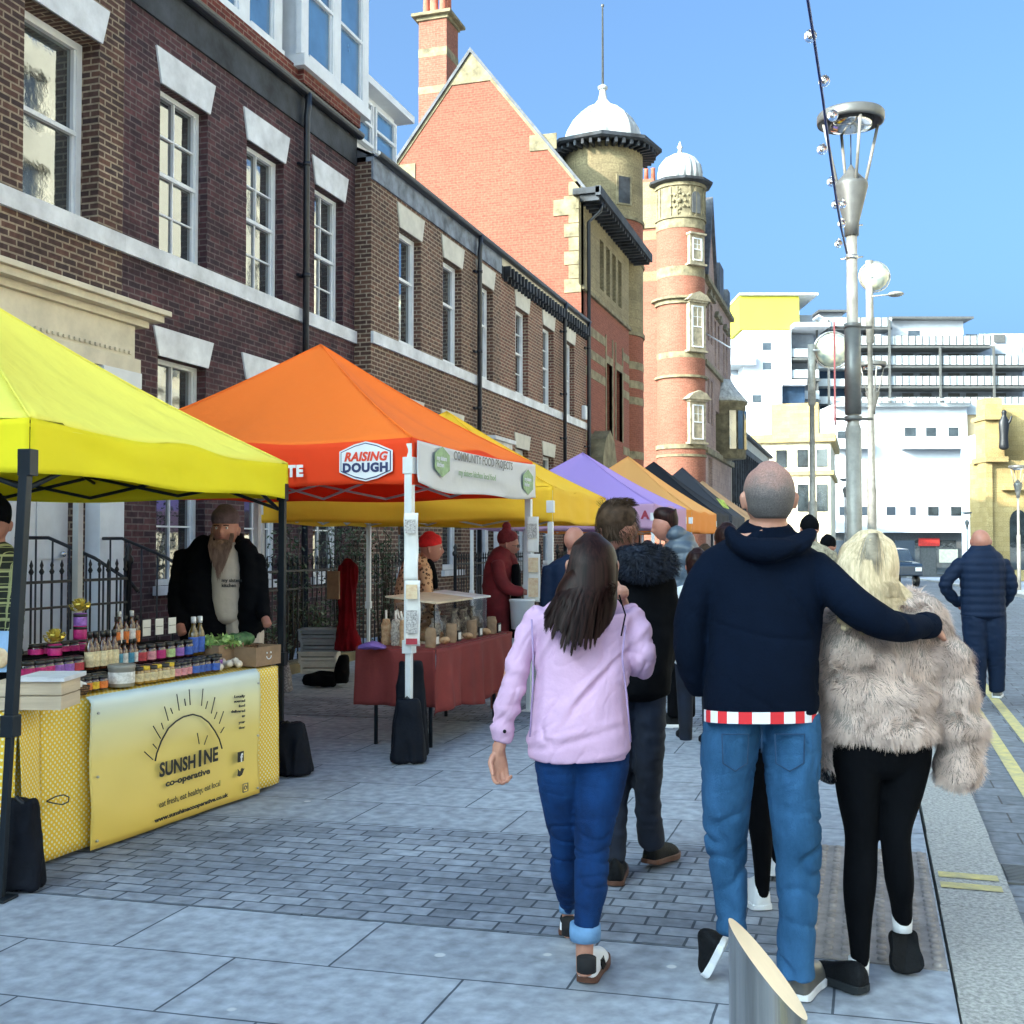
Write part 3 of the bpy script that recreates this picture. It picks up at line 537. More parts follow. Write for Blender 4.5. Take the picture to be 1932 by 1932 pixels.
m.build('stone_trim',K['stoneD'],T4)
m=MB(); m.lathe([(1.25,6.5),(1.25,9.6),(1.35,9.62),(1.35,9.75)],(X4+.1,65.3,0),20); m.build('bay_window',K['stoneD'],T4); m=MB(); m.lathe([(1.4,9.75),(1.1,10.1),(.7,10.6),(.4,11.1)],(X4+.1,65.3,0),20); m.build('bay_roof',K['lead'],T4)
m=MB()
for i in range(6): a=R(-60+i*24); n=Vector((math.cos(a),math.sin(a),0)); f=Fr(Vector((X4+.1,65.3,0))+n*1.26,Vector((-n.y,n.x,0)),n); m.fb(f,-.2,.2,-.05,.02,7.0,9.2)
m.build('bay_pane',K['pane'],T4)
pl=thing('flagpole','white flagpole jutting out from the wall beside the turret','flagpole',(X4,58.6,13)); m=MB(); m.tube([(X4,58.6,12.6),(X4+1.5,58.3,11.6)],.04,6); m.build('pole',K['white'],pl)
# awning shop row below, far low row
t=thing('shop_row','low row of black framed shopfront windows beyond the turreted building','shops',(-8,85,-1)); F5=frx(-8.0)
m=MB(); m.fb(F5,69.9,98,-8,0,-2,8.9); m.build('wall',K['cream'],t)
m=MB()
for i in range(19): y=70.3+i*1.45; m.fb(F5,y,y+1.15,-.05,.03,4.2,7.6)
m.build('glazing',K['pane'],t,kind='stuff'); m=MB(); m.fb(F5,69.9,98,-.05,.12,7.75,8.15); m.fb(F5,69.9,98,-.05,.3,8.9,9.1); m.fb(F5,69.9,98,-.05,.1,3.6,3.9)
for i in range(20): y=70.15+i*1.45; m.fb(F5,y-.09,y+.09,-.05,.12,3.9,7.8)
m.build('black_framing',K['fascia'],t); m=MB(); m.fb(F5,69.9,98,.0,.15,2.5,3.6); m.build('shop_fascia',K['white'],t)
# ---------------- far end of the street ----------------
def farF(d): c=at(966,1028,d); return Fr((c.x,c.y,HCAM),(RT.x,RT.y,0),(-FW.x,-FW.y,0))
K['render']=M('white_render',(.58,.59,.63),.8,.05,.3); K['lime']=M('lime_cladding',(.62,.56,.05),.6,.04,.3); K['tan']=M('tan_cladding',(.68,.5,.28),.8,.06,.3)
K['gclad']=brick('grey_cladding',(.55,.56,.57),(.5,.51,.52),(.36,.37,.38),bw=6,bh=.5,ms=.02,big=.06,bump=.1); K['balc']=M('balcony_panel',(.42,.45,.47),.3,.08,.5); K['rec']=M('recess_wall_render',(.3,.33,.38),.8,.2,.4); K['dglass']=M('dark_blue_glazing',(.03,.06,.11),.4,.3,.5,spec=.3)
DF=145.; FF=farF(DF); sx=lambda px:(px-966)*DF/FPX; sz=lambda py:(1028-py)*DF/FPX
def fbx(m,p0,p1,y0,y1,o0=-10,o1=0,mi=0): m.fb(FF,sx(p0),sx(p1),o0,o1,sz(y1),sz(y0),mi)
TA=thing('apartment_block','white modern apartment block with a lime yellow box on top and stepped grey balconies','building',FF.p(20,0,-4))
m=MB(); fbx(m,1398,1511,556,619,-14,0); m.build('lime_box',K['lime'],TA)
m=MB(); fbx(m,1396,1546,551,555,-14,.5); m.build('box_roof',K['render'],TA)
m=MB(); fbx(m,1403,1494,622,1090,-14,.4); fbx(m,1380,1467,722,1090,-6,3); fbx(m,1511,1560,574,640,-20,-6); m.build('white_wall',K['render'],TA)
m=MB(); fbx(m,1494,1561,612,620,-12,2.2); fbx(m,1467,1512,722,732,-6,3.4); m.build('flat_roof',K['render'],TA)
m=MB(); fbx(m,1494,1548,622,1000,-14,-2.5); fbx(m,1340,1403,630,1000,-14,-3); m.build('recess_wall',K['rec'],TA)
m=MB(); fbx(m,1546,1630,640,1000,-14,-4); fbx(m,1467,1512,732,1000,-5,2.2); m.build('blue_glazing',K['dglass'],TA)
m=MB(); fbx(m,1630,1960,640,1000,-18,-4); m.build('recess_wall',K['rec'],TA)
m=MB()
for y in (672,712,752): fbx(m,1496,1548,y-16,y,-2.5,0); 
for y in (690,728): fbx(m,1378,1424,y-18,y,-3,1.5)
for i,y in enumerate((612,647,685,724,764)):
    fbx(m,1612 if i>0 else 1560,(1690,1880,1960,1960,1960)[i],y-17,y,-4,-.6); 
for y in (690,724,758,790): fbx(m,1548,1612,y-14,y,-4,-1.5)
m.build('balcony_panels',K['balc'],TA)
m=MB()
for i,y in enumerate((614,649,687,726,766)): fbx(m,1612 if i>0 else 1560,(1690,1880,1960,1960,1960)[i],y,y+4,-4,-.5)
for y in (674,714,754): fbx(m,1496,1550,y,y+4,-3,.2)
for x in (1568,1546,1684,1780,1882): fbx(m,x-1.5,x+1.5,600 if x<1700 else 650,1000,-.6,-.2)
m.build('balcony_slab',K['grey_dark'],TA)
m=MB(); n_=0
for i,y in enumerate((612,647,685,724,764)):
    x=1616
    while x<(1690,1880,1960,1960,1960)[i]: fbx(m,x,x+1.2,y-18,y,-.7,-.5); x+=13
for i,y in enumerate((630,668,706,745)):
    for x in (1650,1725,1760,1815,1850,1905): fbx(m,x,x+22,y-12,y+4,-4,-3.9)
m.build('railing_post',K['grey_dark'],TA,kind='stuff')
m=MB(); fbx(m,1694,1840,592,640,-16,-3); fbx(m,1878,1990,616,1000,-18,-4.2); fbx(m,1580,1628,562,640,-16,-8); m.build('penthouse',K['render'],TA)
m=MB(); fbx(m,1690,1852,590,594,-18,-1.5); fbx(m,1576,1634,560,564,-18,-7); m.build('penthouse_roof',K['grey_dark'],TA)
for (a,b,c,d) in ((1440,1456,646,660),(1440,1456,683,697),(1412,1428,750,764),(1733,1756,613,624)): m=MB(); fbx(m,a,b,c,d,-4 if a>1700 else 0,-2.97 if a>1700 else .42 if c<700 else 3.03); m.build('window',K['pane'],TA)
# front white block
TB=thing('white_block','plain white lower block with small square windows above the shopfronts','building',FF.p(40,8,-4))
m=MB(); fbx(m,1536,1780,781,1006,-6,8); m.build('wall',K['render'],TB)
wn=[(1548,1565,825,838),(1668,1688,818,834),(1706,1724,818,834),(1746,1764,818,834),(1550,1566,960,975),(1589,1605,960,975),(1634,1650,960,975),(1676,1686,960,975),(1708,1727,960,976),(1749,1768,960,976)]
for a,b,c,d in wn: 
    m=MB(); fbx(m,a,b,c,d,7.9,8.05); w_=m.build('window',K['pane'],TB)
m=MB(); fbx(m,1541,1600,840,858,8,9.6); fbx(m,1660,1779,840,858,8,9.6); m.build('balcony',K['balc'],TB)
m=MB(); 
for x in (1545,1605,1665,1725): m.hexa([FF.p(sx(x),10,sz(773)),FF.p(sx(x+50),10,sz(773)),FF.p(sx(x+58),4,sz(761)),FF.p(sx(x+8),4,sz(761)),FF.p(sx(x),10,sz(771)),FF.p(sx(x+50),10,sz(771)),FF.p(sx(x+58),4,sz(759)),FF.p(sx(x+8),4,sz(759))])
fbx(m,1541,1780,776,782,-2,9); m.build('terrace_canopy',K['gclad'],TB)
m=MB(); fbx(m,1536,1860,1006,1090,-6,6.5); m.build('shopfront_wall',K['grey_dark'],TB); m=MB()
for a,b in ((1545,1590),(1600,1650),(1655,1700),(1730,1765),(1798,1832)): m=MB(); fbx(m,a,b,1020,1080,6.4,6.6); m.build('shopfront_glass',K['pane'],TB)
m=MB(); fbx(m,1698,1735,1016,1030,6.6,6.8); m.build('shop_sign',M('red_shop_sign',(.6,.04,.03),.5),TB); m=MB(); fbx(m,1735,1768,1036,1060,6.6,6.7); m.build('window_poster',K['cream'],TB)
TC=thing('tan_block','block with a tan upper storey over pale grey horizontal cladding','building',FF.p(58,4,-4))
m=MB(); fbx(m,1780,1900,794,872,-6,7); m.build('tan_storey',K['tan'],TC); m=MB(); fbx(m,1780,1900,872,1006,-6,6.8); m.build('cladding',K['gclad'],TC); m=MB(); fbx(m,1780,1900,775,794,4,7.5); m.build('balustrade',K['balc'],TC)
for a,b in ((1805,1823),(1849,1868)): m=MB(); fbx(m,a,b,823,840,6.9,7.06); m.build('window',K['pane'],TC)
TD=thing('classical_building','small cream classical building with a heavy cornice at the far left side of the street','building',(-6,118,-2))
m=MB(); m.box(-14,-3.4,112,128,-3,11.5); m.build('wall',K['creamW'],TD); m=MB(); m.box(-14.3,-2.9,111.5,128.5,11.5,12.3); m.box(-14.3,-3.1,111.7,128.3,8.3,8.7); m.box(-9,-4.5,112.5,116,12.3,15.4); m.build('cornice',K['stoneY'],TD)
for x in (-10.5,-8.5,-6.5,-4.7):
    for za,zc in ((4.8,7.4),(9.1,10.8)): m=MB(); m.box(x,x+1,111.9,112.1,za,zc); m.build('window',K['pane'],TD)
# right hand yellow stone building
FR=farF(82.); D2=82.; rx=lambda px:(px-966)*D2/FPX; rz=lambda py:(1028-py)*D2/FPX
TS=thing('stone_hall','yellow sandstone hall with a corner pier carrying a dark statue, right edge of photo','building',FR.p(36,0,-1))
def rb(m,a,b,c,d,o0,o1): m.fb(FR,rx(a),rx(b),o0,o1,rz(d),rz(c))
m=MB(); rb(m,1862,1990,868,1100,-3,0); rb(m,1899,1990,756,868,-4,-2); m.build('wall',K['stoneY'],TS)
m=MB(); rb(m,1856,1898,862,872,-2,.6); rb(m,1859,1895,790,862,-1.6,.2); rb(m,1856,1898,784,792,-2,.5); rb(m,1861,1893,750,784,-1.5,.1); rb(m,1890,1990,915,925,-1,.5); rb(m,1858,1870,872,1100,-1,.35); m.build('corner_pier',K['stoneY'],TS)
m=MB()
for x in (1905,1950): 
    P=[(rx(x),rz(1075)),(rx(x+34),rz(1075)),(rx(x+34),rz(985))]+[(rx(x+17)+.66*math.cos(PI*i/10),rz(985)+.9*math.sin(PI*i/10)) for i in range(1,10)]+[(rx(x),rz(985))]; m.prism(FR,P,-.3,.04)
m.build('arched_window',K['pane'],TS)
m=MB(); m.loft([(FR.p(rx(1886),.9,rz(846)),.35,.3),(FR.p(rx(1886),.9,rz(825)),.3,.28),(FR.p(rx(1887),.9,rz(800)),.38,.25),(FR.p(rx(1887),.9,rz(787)),.16,.15),(FR.p(rx(1887),.9,rz(779)),.18,.18)],12)
m.loft([(FR.p(rx(1886),.9,rz(802)),.12,.12),(FR.p(rx(1895),1,rz(800)),.1,.1),(FR.p(rx(1899),1.1,rz(788)),.07,.07)],8); m.build('statue',K['black'],TS)
TG=thing('glass_building','pale blue glass fronted building behind the stone hall','building',farF(100.).p(45,0,-1))
FG=farF(100.); m=MB(); m.fb(FG,(1700-966+200)*100/FPX,60,-10,0,-4,(1028-806)*100/FPX); m.build('glass_wall',M('pale_blue_cladding',(.5,.62,.75),.3,.05,.2),TG)
# sunlit cream building across the street (out of frame, seen in the window glass)
TO=thing('opposite_building','long cream stone building on the other side of the street','building',(16,20,0)); m=MB(); FO=Fr((15,0,0),(0,-1,0),(-1,0,0))
ho=[(-60+i*4.2,-58.4+i*4.2,z,z+2.6) for i in range(18) for z in (1.2,5.4,9.6)]
wallholes(m,FO,-64,20,-.2,13,ho,.4); m.build('wall',K['creamW'],TO); m=MB(); m.fb(FO,-64,20,-.2,.7,13,13.9); m.fb(FO,-64,20,-.1,.35,4.4,4.7); m.fb(FO,-64,20,-.1,.3,8.6,8.9)
for i in range(19): m.fb(FO,-61.8+i*4.2,-61.2+i*4.2,-.1,.3,0,13)
ho2=[(-63+i*4.2,-61.4+i*4.2,z,z+2.4) for i in range(9) for z in (14.6,18.4)]; wallholes(m,FO,-64,-26,13,22,ho2,.4); m.fb(FO,-64,-26,-14,-.5,13,22); m.fb(FO,-46,-42,-3,.6,13,25)
for i in range(9): m.fb(FO,-61+i*4.2,-60.2+i*4.2,-.1,.35,13.9,21.6)
m.build('cornice_and_pilasters',K['cream'],TO); m=MB()
for h in ho+ho2: m.fb(FO,h[0],h[1],-.45,-.35,h[2],h[3])
m.build('glazing',K['pane'],TO,kind='stuff')
# ---------------- lamps and poles ----------------
def lamp(px,pyb,d,pytop,label,hw=.38,pole=(.088,.067,.06),cat='street lamp',group=None,parts=True,leaf=1):
    b=at(px,1028,d); b.z=gz(b.y); top=at(px,pytop,d).z; t=thing('street_lamp',label,cat,b,group); H=top-b.z; hh=hw/.38
    zc=H-1.28*hh
    m=MB(); m.lathe([(pole[0],0),(pole[0],.44*H),(pole[0]*.98,.44*H),(pole[1],.45*H),(pole[2],zc)],b,20); m.build('pole',K['grey_post'],t)
    m=MB(); m.lathe([(pole[2]+.02,zc-.15*hh),(pole[2]+.025,zc),(.19*hh,zc+.42*hh),(.185*hh,zc+.46*hh),(.15*hh,zc+.5*hh),(.06*hh,zc+.6*hh),(.01,zc+.68*hh)],b,24); m.build('cone',K['grey_dark'],t)
    m=MB(); m.lathe([(hw*.5,H-.06*hh),(hw*.88,H-.07*hh),(hw*.9,H-.12*hh),(hw*.985,H-.115*hh),(hw,H-.09*hh),(hw,H-.02*hh),(hw*.96,H),(hw*.2,H+.03*hh)],b,32); m.build('canopy',K['grey_dark'],t)
    m=MB(); m.lathe([(hw*.3,H-.2*hh),(hw*.6,H-.17*hh),(hw*.7,H-.08*hh)],b,24); m.build('reflector',K['chrome'],t)
    for a in (20,110,200,290):
        a=R(a); c,s=math.cos(a),math.sin(a); m=MB(); m.tube([b+Vector((c*.16*hh,s*.16*hh,zc+.44*hh)),b+Vector((c*hw*.84,s*hw*.84,H-.13*hh))],.02*hh,6); m.build('strut',K['grey_post'],t)
    m=MB(); m.tube([b+Vector((0,0,zc+.65*hh)),b+Vector((0,0,H-.25*hh))],.008,6); m.build('bulb_stem',K['black'],t)
    return t,b,H
t,LB,LH=lamp(1612,1700,12.85,205,'tall grey street lamp with an open conical lantern behind the couple')
m=MB(); m.lathe([(.0905,3.05),(.0905,4.05)],(LB.x,LB.y,0),20,caps=(True,True)); 
for z in (2.98,4.05): m.lathe([(.098,z),(.098,z+.05)],(LB.x,LB.y,0),20)
m.build('sleeve',K['grey_dark'],t)
for z in (3.0,4.06): m=MB(); m.tube([LB+RT*-.22+Vector((0,0,z)),LB+RT*.22+Vector((0,0,z))],.018,6); m.build('bracket',K['grey_dark'],t)
m=MB(); vr=Vector((LB.x,LB.y,0)).normalized(); vs_=Vector((-vr.y,vr.x,0)); F_=Fr(LB+vs_*.2,vr,vs_); m.fb(F_,-.22,.22,-.008,.008,2.95,4.1); m.build('sign_plate',M('red_white_sign',(.5,.1,.1),.5),t)
for z in (5.22,4.85): m=MB(); m.lathe([(.073,z),(.073,z+.04)],(LB.x,LB.y,0),16); m.tube([LB+RT*-.13+Vector((0,0,z)),LB+RT*.13+Vector((0,0,z+.03))],.01,5); m.build('clamp',K['steel'],t)
lamp(1649,0,38,682,'second grey lantern lamp, right beside the tall mast behind it',.47,(.1,.08,.06)); 
for i,(px,d,pt,lb) in enumerate(((1595,75,903,'small distant street lamp against the shaded white wall'),(1825,80,966,'shorter distant lamp post before the grey cladding'),(1844,95,946,'farther slim lamp post before the grey cladding'),(1922,43,878,'slim lamp post in front of the stone hall, right edge'))): lamp(px,0,d,pt,lb,.33,(.07,.05,.045))
def mast(px,d,ptop,label,balls,arm=None):
    b=at(px,1028,d); b.z=gz(b.y); top=at(px,ptop,d).z; t=thing('lighting_mast',label,'mast',b); s=d/FPX
    m=MB(); m.lathe([(8*s,b.z),(8*s,b.z+.35*(top-b.z)),(6*s,b.z+.36*(top-b.z)),(4.5*s,b.z+.75*(top-b.z)),(7*s,b.z+.75*(top-b.z)),(7*s,top)],(b.x,b.y,0),14); m.build('pole',K['grey_post'],t)
    for (bx,by,r_) in balls:
        c=at(bx,by,d+.4); g=MB(); g.ball(c,r_*s,14); g.build('glass_globe',K['sph'],t); rg=MB(); 
        pts=[c+RT*math.cos(a)*r_*s*1.08+Vector((0,0,math.sin(a)*r_*s*1.08)) for a in [2*PI*i/28 for i in range(29)]]; rg.tube(pts,1.6*s,6); rg.tube([at(px,by,d),c],2*s,6); rg.build('ring',K['steel'],t)
    if arm: m=MB(); a=at(px,arm[1]+4,d); e=at(arm[0],arm[1],d); m.tube([a,e],1.5*s,6); m.ball(e,8*s,12,(1.9,1.9,.6)); m.build('arm_lamp',K['grey_post'],t)
    return t
K['sph']=M('faceted_globe',(.62,.6,.42),.12,.5,3,spec=1,col2=(.22,.27,.26),detail=1)
mast(1645,36,488,'tall tapering mast with a pale faceted globe and a side arm lamp',[(1650,522,27)],(1690,555))
mast(1534,44,648,'shorter mast with a ringed glass globe, left of the lamp',[(1571,661,33)])
# string of bulbs
t=thing('festoon_lights','string of clear globe bulbs on a blue cable hanging from the lamp','string lights',LB+Vector((0,0,5)))
P0=at(1519,-60,8.3); P1=at(1598,478,12.8); cb=[]
def cbl(u): p=P0.lerp(P1,u); p.z-=.55*4*u*(1-u)*.5; return p
ctrl=[(1519,-60,8.3),(1524,0,8.6),(1536,75,9.0),(1553,190,9.7),(1565,285,10.4),(1577,370,11.2),(1587,430,12.0),(1598,478,12.7)]
m=MB(); pts=[at(*c) for c in ctrl]; m.tube(pts,.012,6); m.build('cable',M('blue_cable',(.01,.03,.14),.5),t)
for (px,py,d,r_) in ((1529,68,9.0,.052),(1555,153,9.5,.05),(1571,218,10.0,.05),(1551,282,10.5,.05),(1569,343,11,.047),(1577,386,11.5,.047),(1590,386,11.6,.04),(1588,422,12,.045),(1582,460,12.4,.045)):
    m=MB(); m.ball(at(px,py,d),r_,14); bb=m.build('bulb',K['glass'],t); m=MB(); m.tube([at(px+(4 if px<1560 else 2),py-10,d),at(px,py-6,d)],.016,8); m.ball(at(px,py,d),r_*.35,8); m.build('socket',K['steel'],bb)
# ---------------- vehicles ----------------
def car(px,pyg,d,label,col,name,L_=4.1,Hh=1.45,face='side'):
    c=at(px,1028,d); z0=gz(c.y)-.07; t=thing(name,label,'car',(c.x,c.y,z0)); r=RT if face=='side' else Vector((-FW.x,-FW.y,0)).normalized(); r=Vector((r.x,r.y,0)).normalized(); n=Vector((r.y,-r.x,0)); F_=Fr((c.x,c.y,z0),r,n); W_=.86
    body=[(-.5,.3),(.5,.3),(.5,.55),(.46,.62),(.3,.66),(-.28,.68),(-.46,.64),(-.5,.5)]; cab=[(-.36,.66),(.26,.66),(.12,.97),(-.24,1.0)]
    k=lambda P:[(a*L_,b*Hh) for a,b in P]
    m=MB(); m.prism(F_,k(body),-W_,W_); b=m.build('body',col,t,bevel=.06); m=MB(); m.prism(F_,k(cab),-W_*.88,W_*.88); m.build('cabin',K['pane'],t,bevel=.05)
    m=MB(); m.prism(F_,k([(-.25,.985),(.12,.955),(.11,1.0),(-.24,1.03)]),-W_*.85,W_*.85); m.build('roof',col,t)
    for s in (-.31,.31):
        for o in (-W_,W_):
            m=MB(); c_=F_.p(s*L_,o*.9,.32); m.tube([c_-n*.1,c_+n*.1],.32,18); w_=m.build('wheel',K['black'],t); m=MB(); m.tube([c_-n*.11,c_+n*.11],.18,12); m.build('rim',K['steel'],w_)
    for o in (-.6,.6): m=MB(); m.fb(F_,.485*L_,.5*L_+.02,o-.16,o+.16,.42*Hh,.52*Hh); m.build('headlight',K['white'],t)
    return t
car(1750,1084,150,'small blue car parked in front of the far shops',M('blue_paint',(.02,.12,.5),.3,.05,2,coat=.6),'parked_car')
car(1682,1093,60,'dark blue off-road car driving towards the camera behind the blonde hair',M('dark_car_paint',(.02,.035,.06),.25,.05,2,coat=.7),'off_road_car',4.6,1.95,'front')
# bollard
bb=at(1443,1028,2.32); tb=thing('bollard','polished steel bollard with a reflection-coloured slanted top at the bottom of the photo','bollard',(bb.x,bb.y,0))
m=MB(); r_=.0785; n_=48; lo=[];hi=[];
for j in range(n_):
    a=2*PI*j/n_; c=Vector((math.cos(a)*r_,math.sin(a)*r_,0)); lat=c.dot(RT)/r_; lo.append(Vector((bb.x,bb.y,0))+c); hi.append(Vector((bb.x,bb.y,.683-.091*lat+.02*c.dot(FW)/r_))+c)
m.ring_surf([lo,hi],caps=(False,False)); m.build('post',M('reflection_streaked_steel',(.6,.58,.54),.16,.25,26,.25,30,metal=1,stretch=(1,1,.03)),tb)  # mirrored streaks are painted into the steel's colour
m=MB(); ce=sum(hi,Vector())/n_; m.add(hi+[ce],[(j,(j+1)%n_,n_) for j in range(n_)]); 
m.build('slanted_top',M('painted_reflection_top',(.85,.74,.6),.3,.05,8,metal=.5),tb)  # cream of the mirrored sky is put into the top's colour
# ---------------- gazebos ----------------
def fabric(name,col,tr=.35,bump=.25,rough=.7,sc=5,var=.06,shine=.12):
    m,n,b=nmat(name); L=n.links.new; b.inputs['Base Color'].default_value=(*col,1); b.inputs['Roughness'].default_value=rough; b.inputs['Specular IOR Level'].default_value=shine
    tc=n.nodes.new('ShaderNodeTexCoord'); nz=n.nodes.new('ShaderNodeTexNoise'); nz.inputs['Scale'].default_value=sc; nz.inputs['Detail'].default_value=3; L(tc.outputs['Object'],nz.inputs['Vector'])
    bp=n.nodes.new('ShaderNodeBump'); bp.inputs['Strength'].default_value=bump; bp.inputs['Distance'].default_value=.03; L(nz.outputs[0],bp.inputs['Height']); L(bp.outputs[0],b.inputs['Normal'])
    tl=n.nodes.new('ShaderNodeBsdfTranslucent'); tl.inputs[0].default_value=(*col,1); mx=n.nodes.new('ShaderNodeMixShader'); mx.inputs[0].default_value=tr
    L(b.outputs[0],mx.inputs[1]); L(tl.outputs[0],mx.inputs[2]); L(mx.outputs[0],n.nodes['Material Output'].inputs[0]); return m
def grid(fn,nu,nv,smooth=True,uvf=None,flip=False):
    m=MB(); vs=[fn(i/nu,j/nv) for j in range(nv+1) for i in range(nu+1)]; fs=[];uv=[]
    for j in range(nv):
        for i in range(nu):
            a=j*(nu+1)+i; q=(a,a+1,a+nu+2,a+nu+1); q=q[::-1] if flip else q; fs.append(q)
            if uvf: uv.append([uvf(*( (k%(nu+1))/nu,(k//(nu+1))/nv)) for k in q])
    return m.add(vs,fs,uv if uvf else None,smooth)
def solid(o,t=.003): s=o.modifiers.new('solid','SOLIDIFY'); s.thickness=t; s.offset=0; return o
def nz3(p,s,seed=0): return noise.noise(Vector((p.x*s+seed,p.y*s-seed,p.z*s)))
def gazebo(label,A,B,dep,zt,zb,zp,roof,val,leg,group='gazebos in a row along the pavement',legs=(1,1,1,1),wr=1.0,sideval=None,seed=0,legw=.04,sink=0,lean=None,truss=True,cat='gazebo',off=(0,0)):
    A=Vector((*A,0)); B=Vector((*B,0)); r=(B-A).normalized(); n=Vector((r.y,-r.x,0)); C=B-n*dep; D=A-n*dep; L=(B-A).length
    t=thing('gazebo',label,cat,(A+B+C+D)/4,group); cs=[A,B,C,D]; pk=(A+B+C+D)/4+Vector((0,0,zp))+r*off[0]
    def face(P,Q):
        def fn(u,v):
            e=P.lerp(Q,u); e.z=zt-.035*math.sin(PI*u)*1.0+.045*math.exp(-((u-.5)/.12)**2)
            p=e.lerp(pk,v); bel=math.sin(PI*u)*math.sin(PI*v*.9+.1)
            p.z-=.10*math.sin(PI*min(1,v*1.02))*(.45+.55*math.sin(PI*u)) + .03*bel
            c=(math.exp(-(u/.14)**2)+math.exp(-((1-u)/.14)**2))*math.sin(PI*min(u,1-u)*2)*(1-v)
            p.z+=wr*.07*c*nz3(p*1.0,9,seed)+wr*.022*c*math.sin(v*60+4*nz3(p,4,seed))+wr*.012*nz3(p,3,seed)*math.sin(PI*u)*(1-v)
            return p
        return grid(fn,36,18)
    m=MB()
    for P,Q in ((A,B),(B,C),(C,D),(D,A)): m.merge(face(P,Q))
    rf=solid(m.build('canopy_roof',roof,t))
    for P,Q in ((A,B),(B,C),(C,D),(D,A)):
        f_=face(P,Q); e_=[f_.v[j*37] for j in range(19)]; sm_=MB(); sm_.tube([p+Vector((0,0,.003)) for p in e_],.007,5); sm_.build('ridge_seam',roof,rf)
    for k,(P,Q) in enumerate(((A,B),(B,C),(C,D),(D,A))):
        nn=(Q-P).normalized(); out=Vector((nn.y,-nn.x,0)); ll=(Q-P).length
        def fn(u,v):
            e=P.lerp(Q,u); top=zt-.035*math.sin(PI*u)+.045*math.exp(-((u-.5)/.12)**2)
            z=top+(zb-top)*v+ (.012*math.sin(PI*u*3)*v); env=min(1,8*u,8*(1-u))
            w=.014*v*math.sin(u*ll*7+seed+k)*env+wr*.022*noise.noise(Vector((u*ll*1.6+seed,k*7,z*7+u*3)))*env*math.sin(PI*min(1,v*.85+.1))
            return Vector((e.x,e.y,z))+out*(w+.004)
        vm=val[k] if isinstance(val,(list,tuple)) else val
        solid(grid(fn,60,8).build('valance',vm,t))
    for k,c in enumerate(cs):
        if not legs[k]: continue
        ins=((pk-c)*Vector((1,1,0))).normalized()*.035; c2=c+ins; base=c2.copy(); 
        if lean and k in lean: base=base+Vector(lean[k])
        zf=sink; up=c2+Vector((0,0,zt-.04)); lo=base+Vector((0,0,zf)); mid=lo.lerp(up,.36)
        F_=Fr((0,0,0),r,n); m=MB()
        def sq(a,b,h): 
            m.hexa([a-r*h+n*h,a+r*h+n*h,a+r*h-n*h,a-r*h-n*h,b-r*h+n*h,b+r*h+n*h,b+r*h-n*h,b-r*h-n*h])
        sq(mid,up,legw/2+.004); sq(lo,mid,legw/2-.003); sq(mid-Vector((0,0,.045)),mid+Vector((0,0,.05)),legw/2+.014); sq(up-Vector((0,0,.22)),up-Vector((0,0,.1)),legw/2+.014)
        if zf<.05: sq(lo,lo+Vector((0,0,.012)),legw/2+.035)
        m.build('leg',leg,t,bevel=.003)
    if truss:
        for k,(P,Q) in enumerate(((A,B),(B,C),(C,D),(D,A))):
            m=MB(); d=(Q-P); ii=((pk-(P+Q)/2)*Vector((1,1,0))).normalized()*.05
            for (a,b,za,zc) in ((.015,.27,zt-.1,zb+.03),(.015,.25,zt-.32,zb+.17),(.25,.5,zb+.17,zb+.02),(.27,.5,zb+.03,zt-.08),(.5,.73,zt-.08,zb+.03),(.5,.75,zb+.02,zb+.17),(.73,.985,zb+.03,zt-.1),(.75,.985,zb+.17,zt-.32)):
                m.tube([P+d*a+ii+Vector((0,0,za)),P+d*b+ii+Vector((0,0,zc))],.0125,6)
            m.build('truss',leg,t)
        m=MB(); m.tube([pk-Vector((0,0,.04)),pk-Vector((0,0,.85))],.02,8)
        for P,Q in ((A,B),(B,C),(C,D),(D,A)): m.tube([(P+Q)/2+Vector((0,0,zt-.12)),pk-Vector((0,0,.7))],.011,6)
        m.build('mast',leg,t)
    return t,Fr(A,r,n),Fr(A,n,-r),pk
K['fY']=fabric('yellow_canopy',(.97,.88,.15),.14,.6); K['fYv']=fabric('yellow_valance',(.96,.84,.03),.2,.35)
K['fO']=fabric('orange_canopy',(1,.22,.035),.22,.5); K['fOv']=fabric('red_orange_valance',(1,.1,.03),.4,.35)
K['fM']=fabric('mustard_canopy',(.97,.62,.05),.25,.4); K['fP']=fabric('purple_canopy',(.47,.32,.72),.15); K['fPv']=fabric('pink_lilac_valance',(.62,.38,.56),.3); K['fT']=fabric('peach_canopy',(.9,.46,.15),.2); K['fTv']=fabric('peach_orange_valance',(.85,.33,.07),.3)
K['fB']=fabric('black_canopy',(.02,.022,.028),.05); K['fD']=fabric('charcoal_canopy',(.05,.053,.065),.05); K['fOr']=fabric('tan_canopy',(.6,.38,.22),.3); K['fW']=fabric('white_banner_cloth',(.72,.72,.74),.2,.5)
K['legD']=M('dark_grey_powder_coat',(.014,.02,.028),.4,.1,5,metal=.2,spec=.3); K['legW']=M('white_powder_coat',(.66,.68,.7),.4,.05,5); K['printB']=M('black_print',(.015,.015,.015),.6,.05,5)
GA,GB=(-3.57,4.11),(-3.9,7.04)
g1,V1,N1,_=gazebo('bright lime yellow gazebo, nearest and largest at the left edge',GA,GB,3.0,2.12,1.87,3.12,K['fY'],K['fYv'],K['legD'],wr=1.3,legs=(1,1,1,1),lean={0:(-.03,-.1,0)},seed=2,legw=.036)
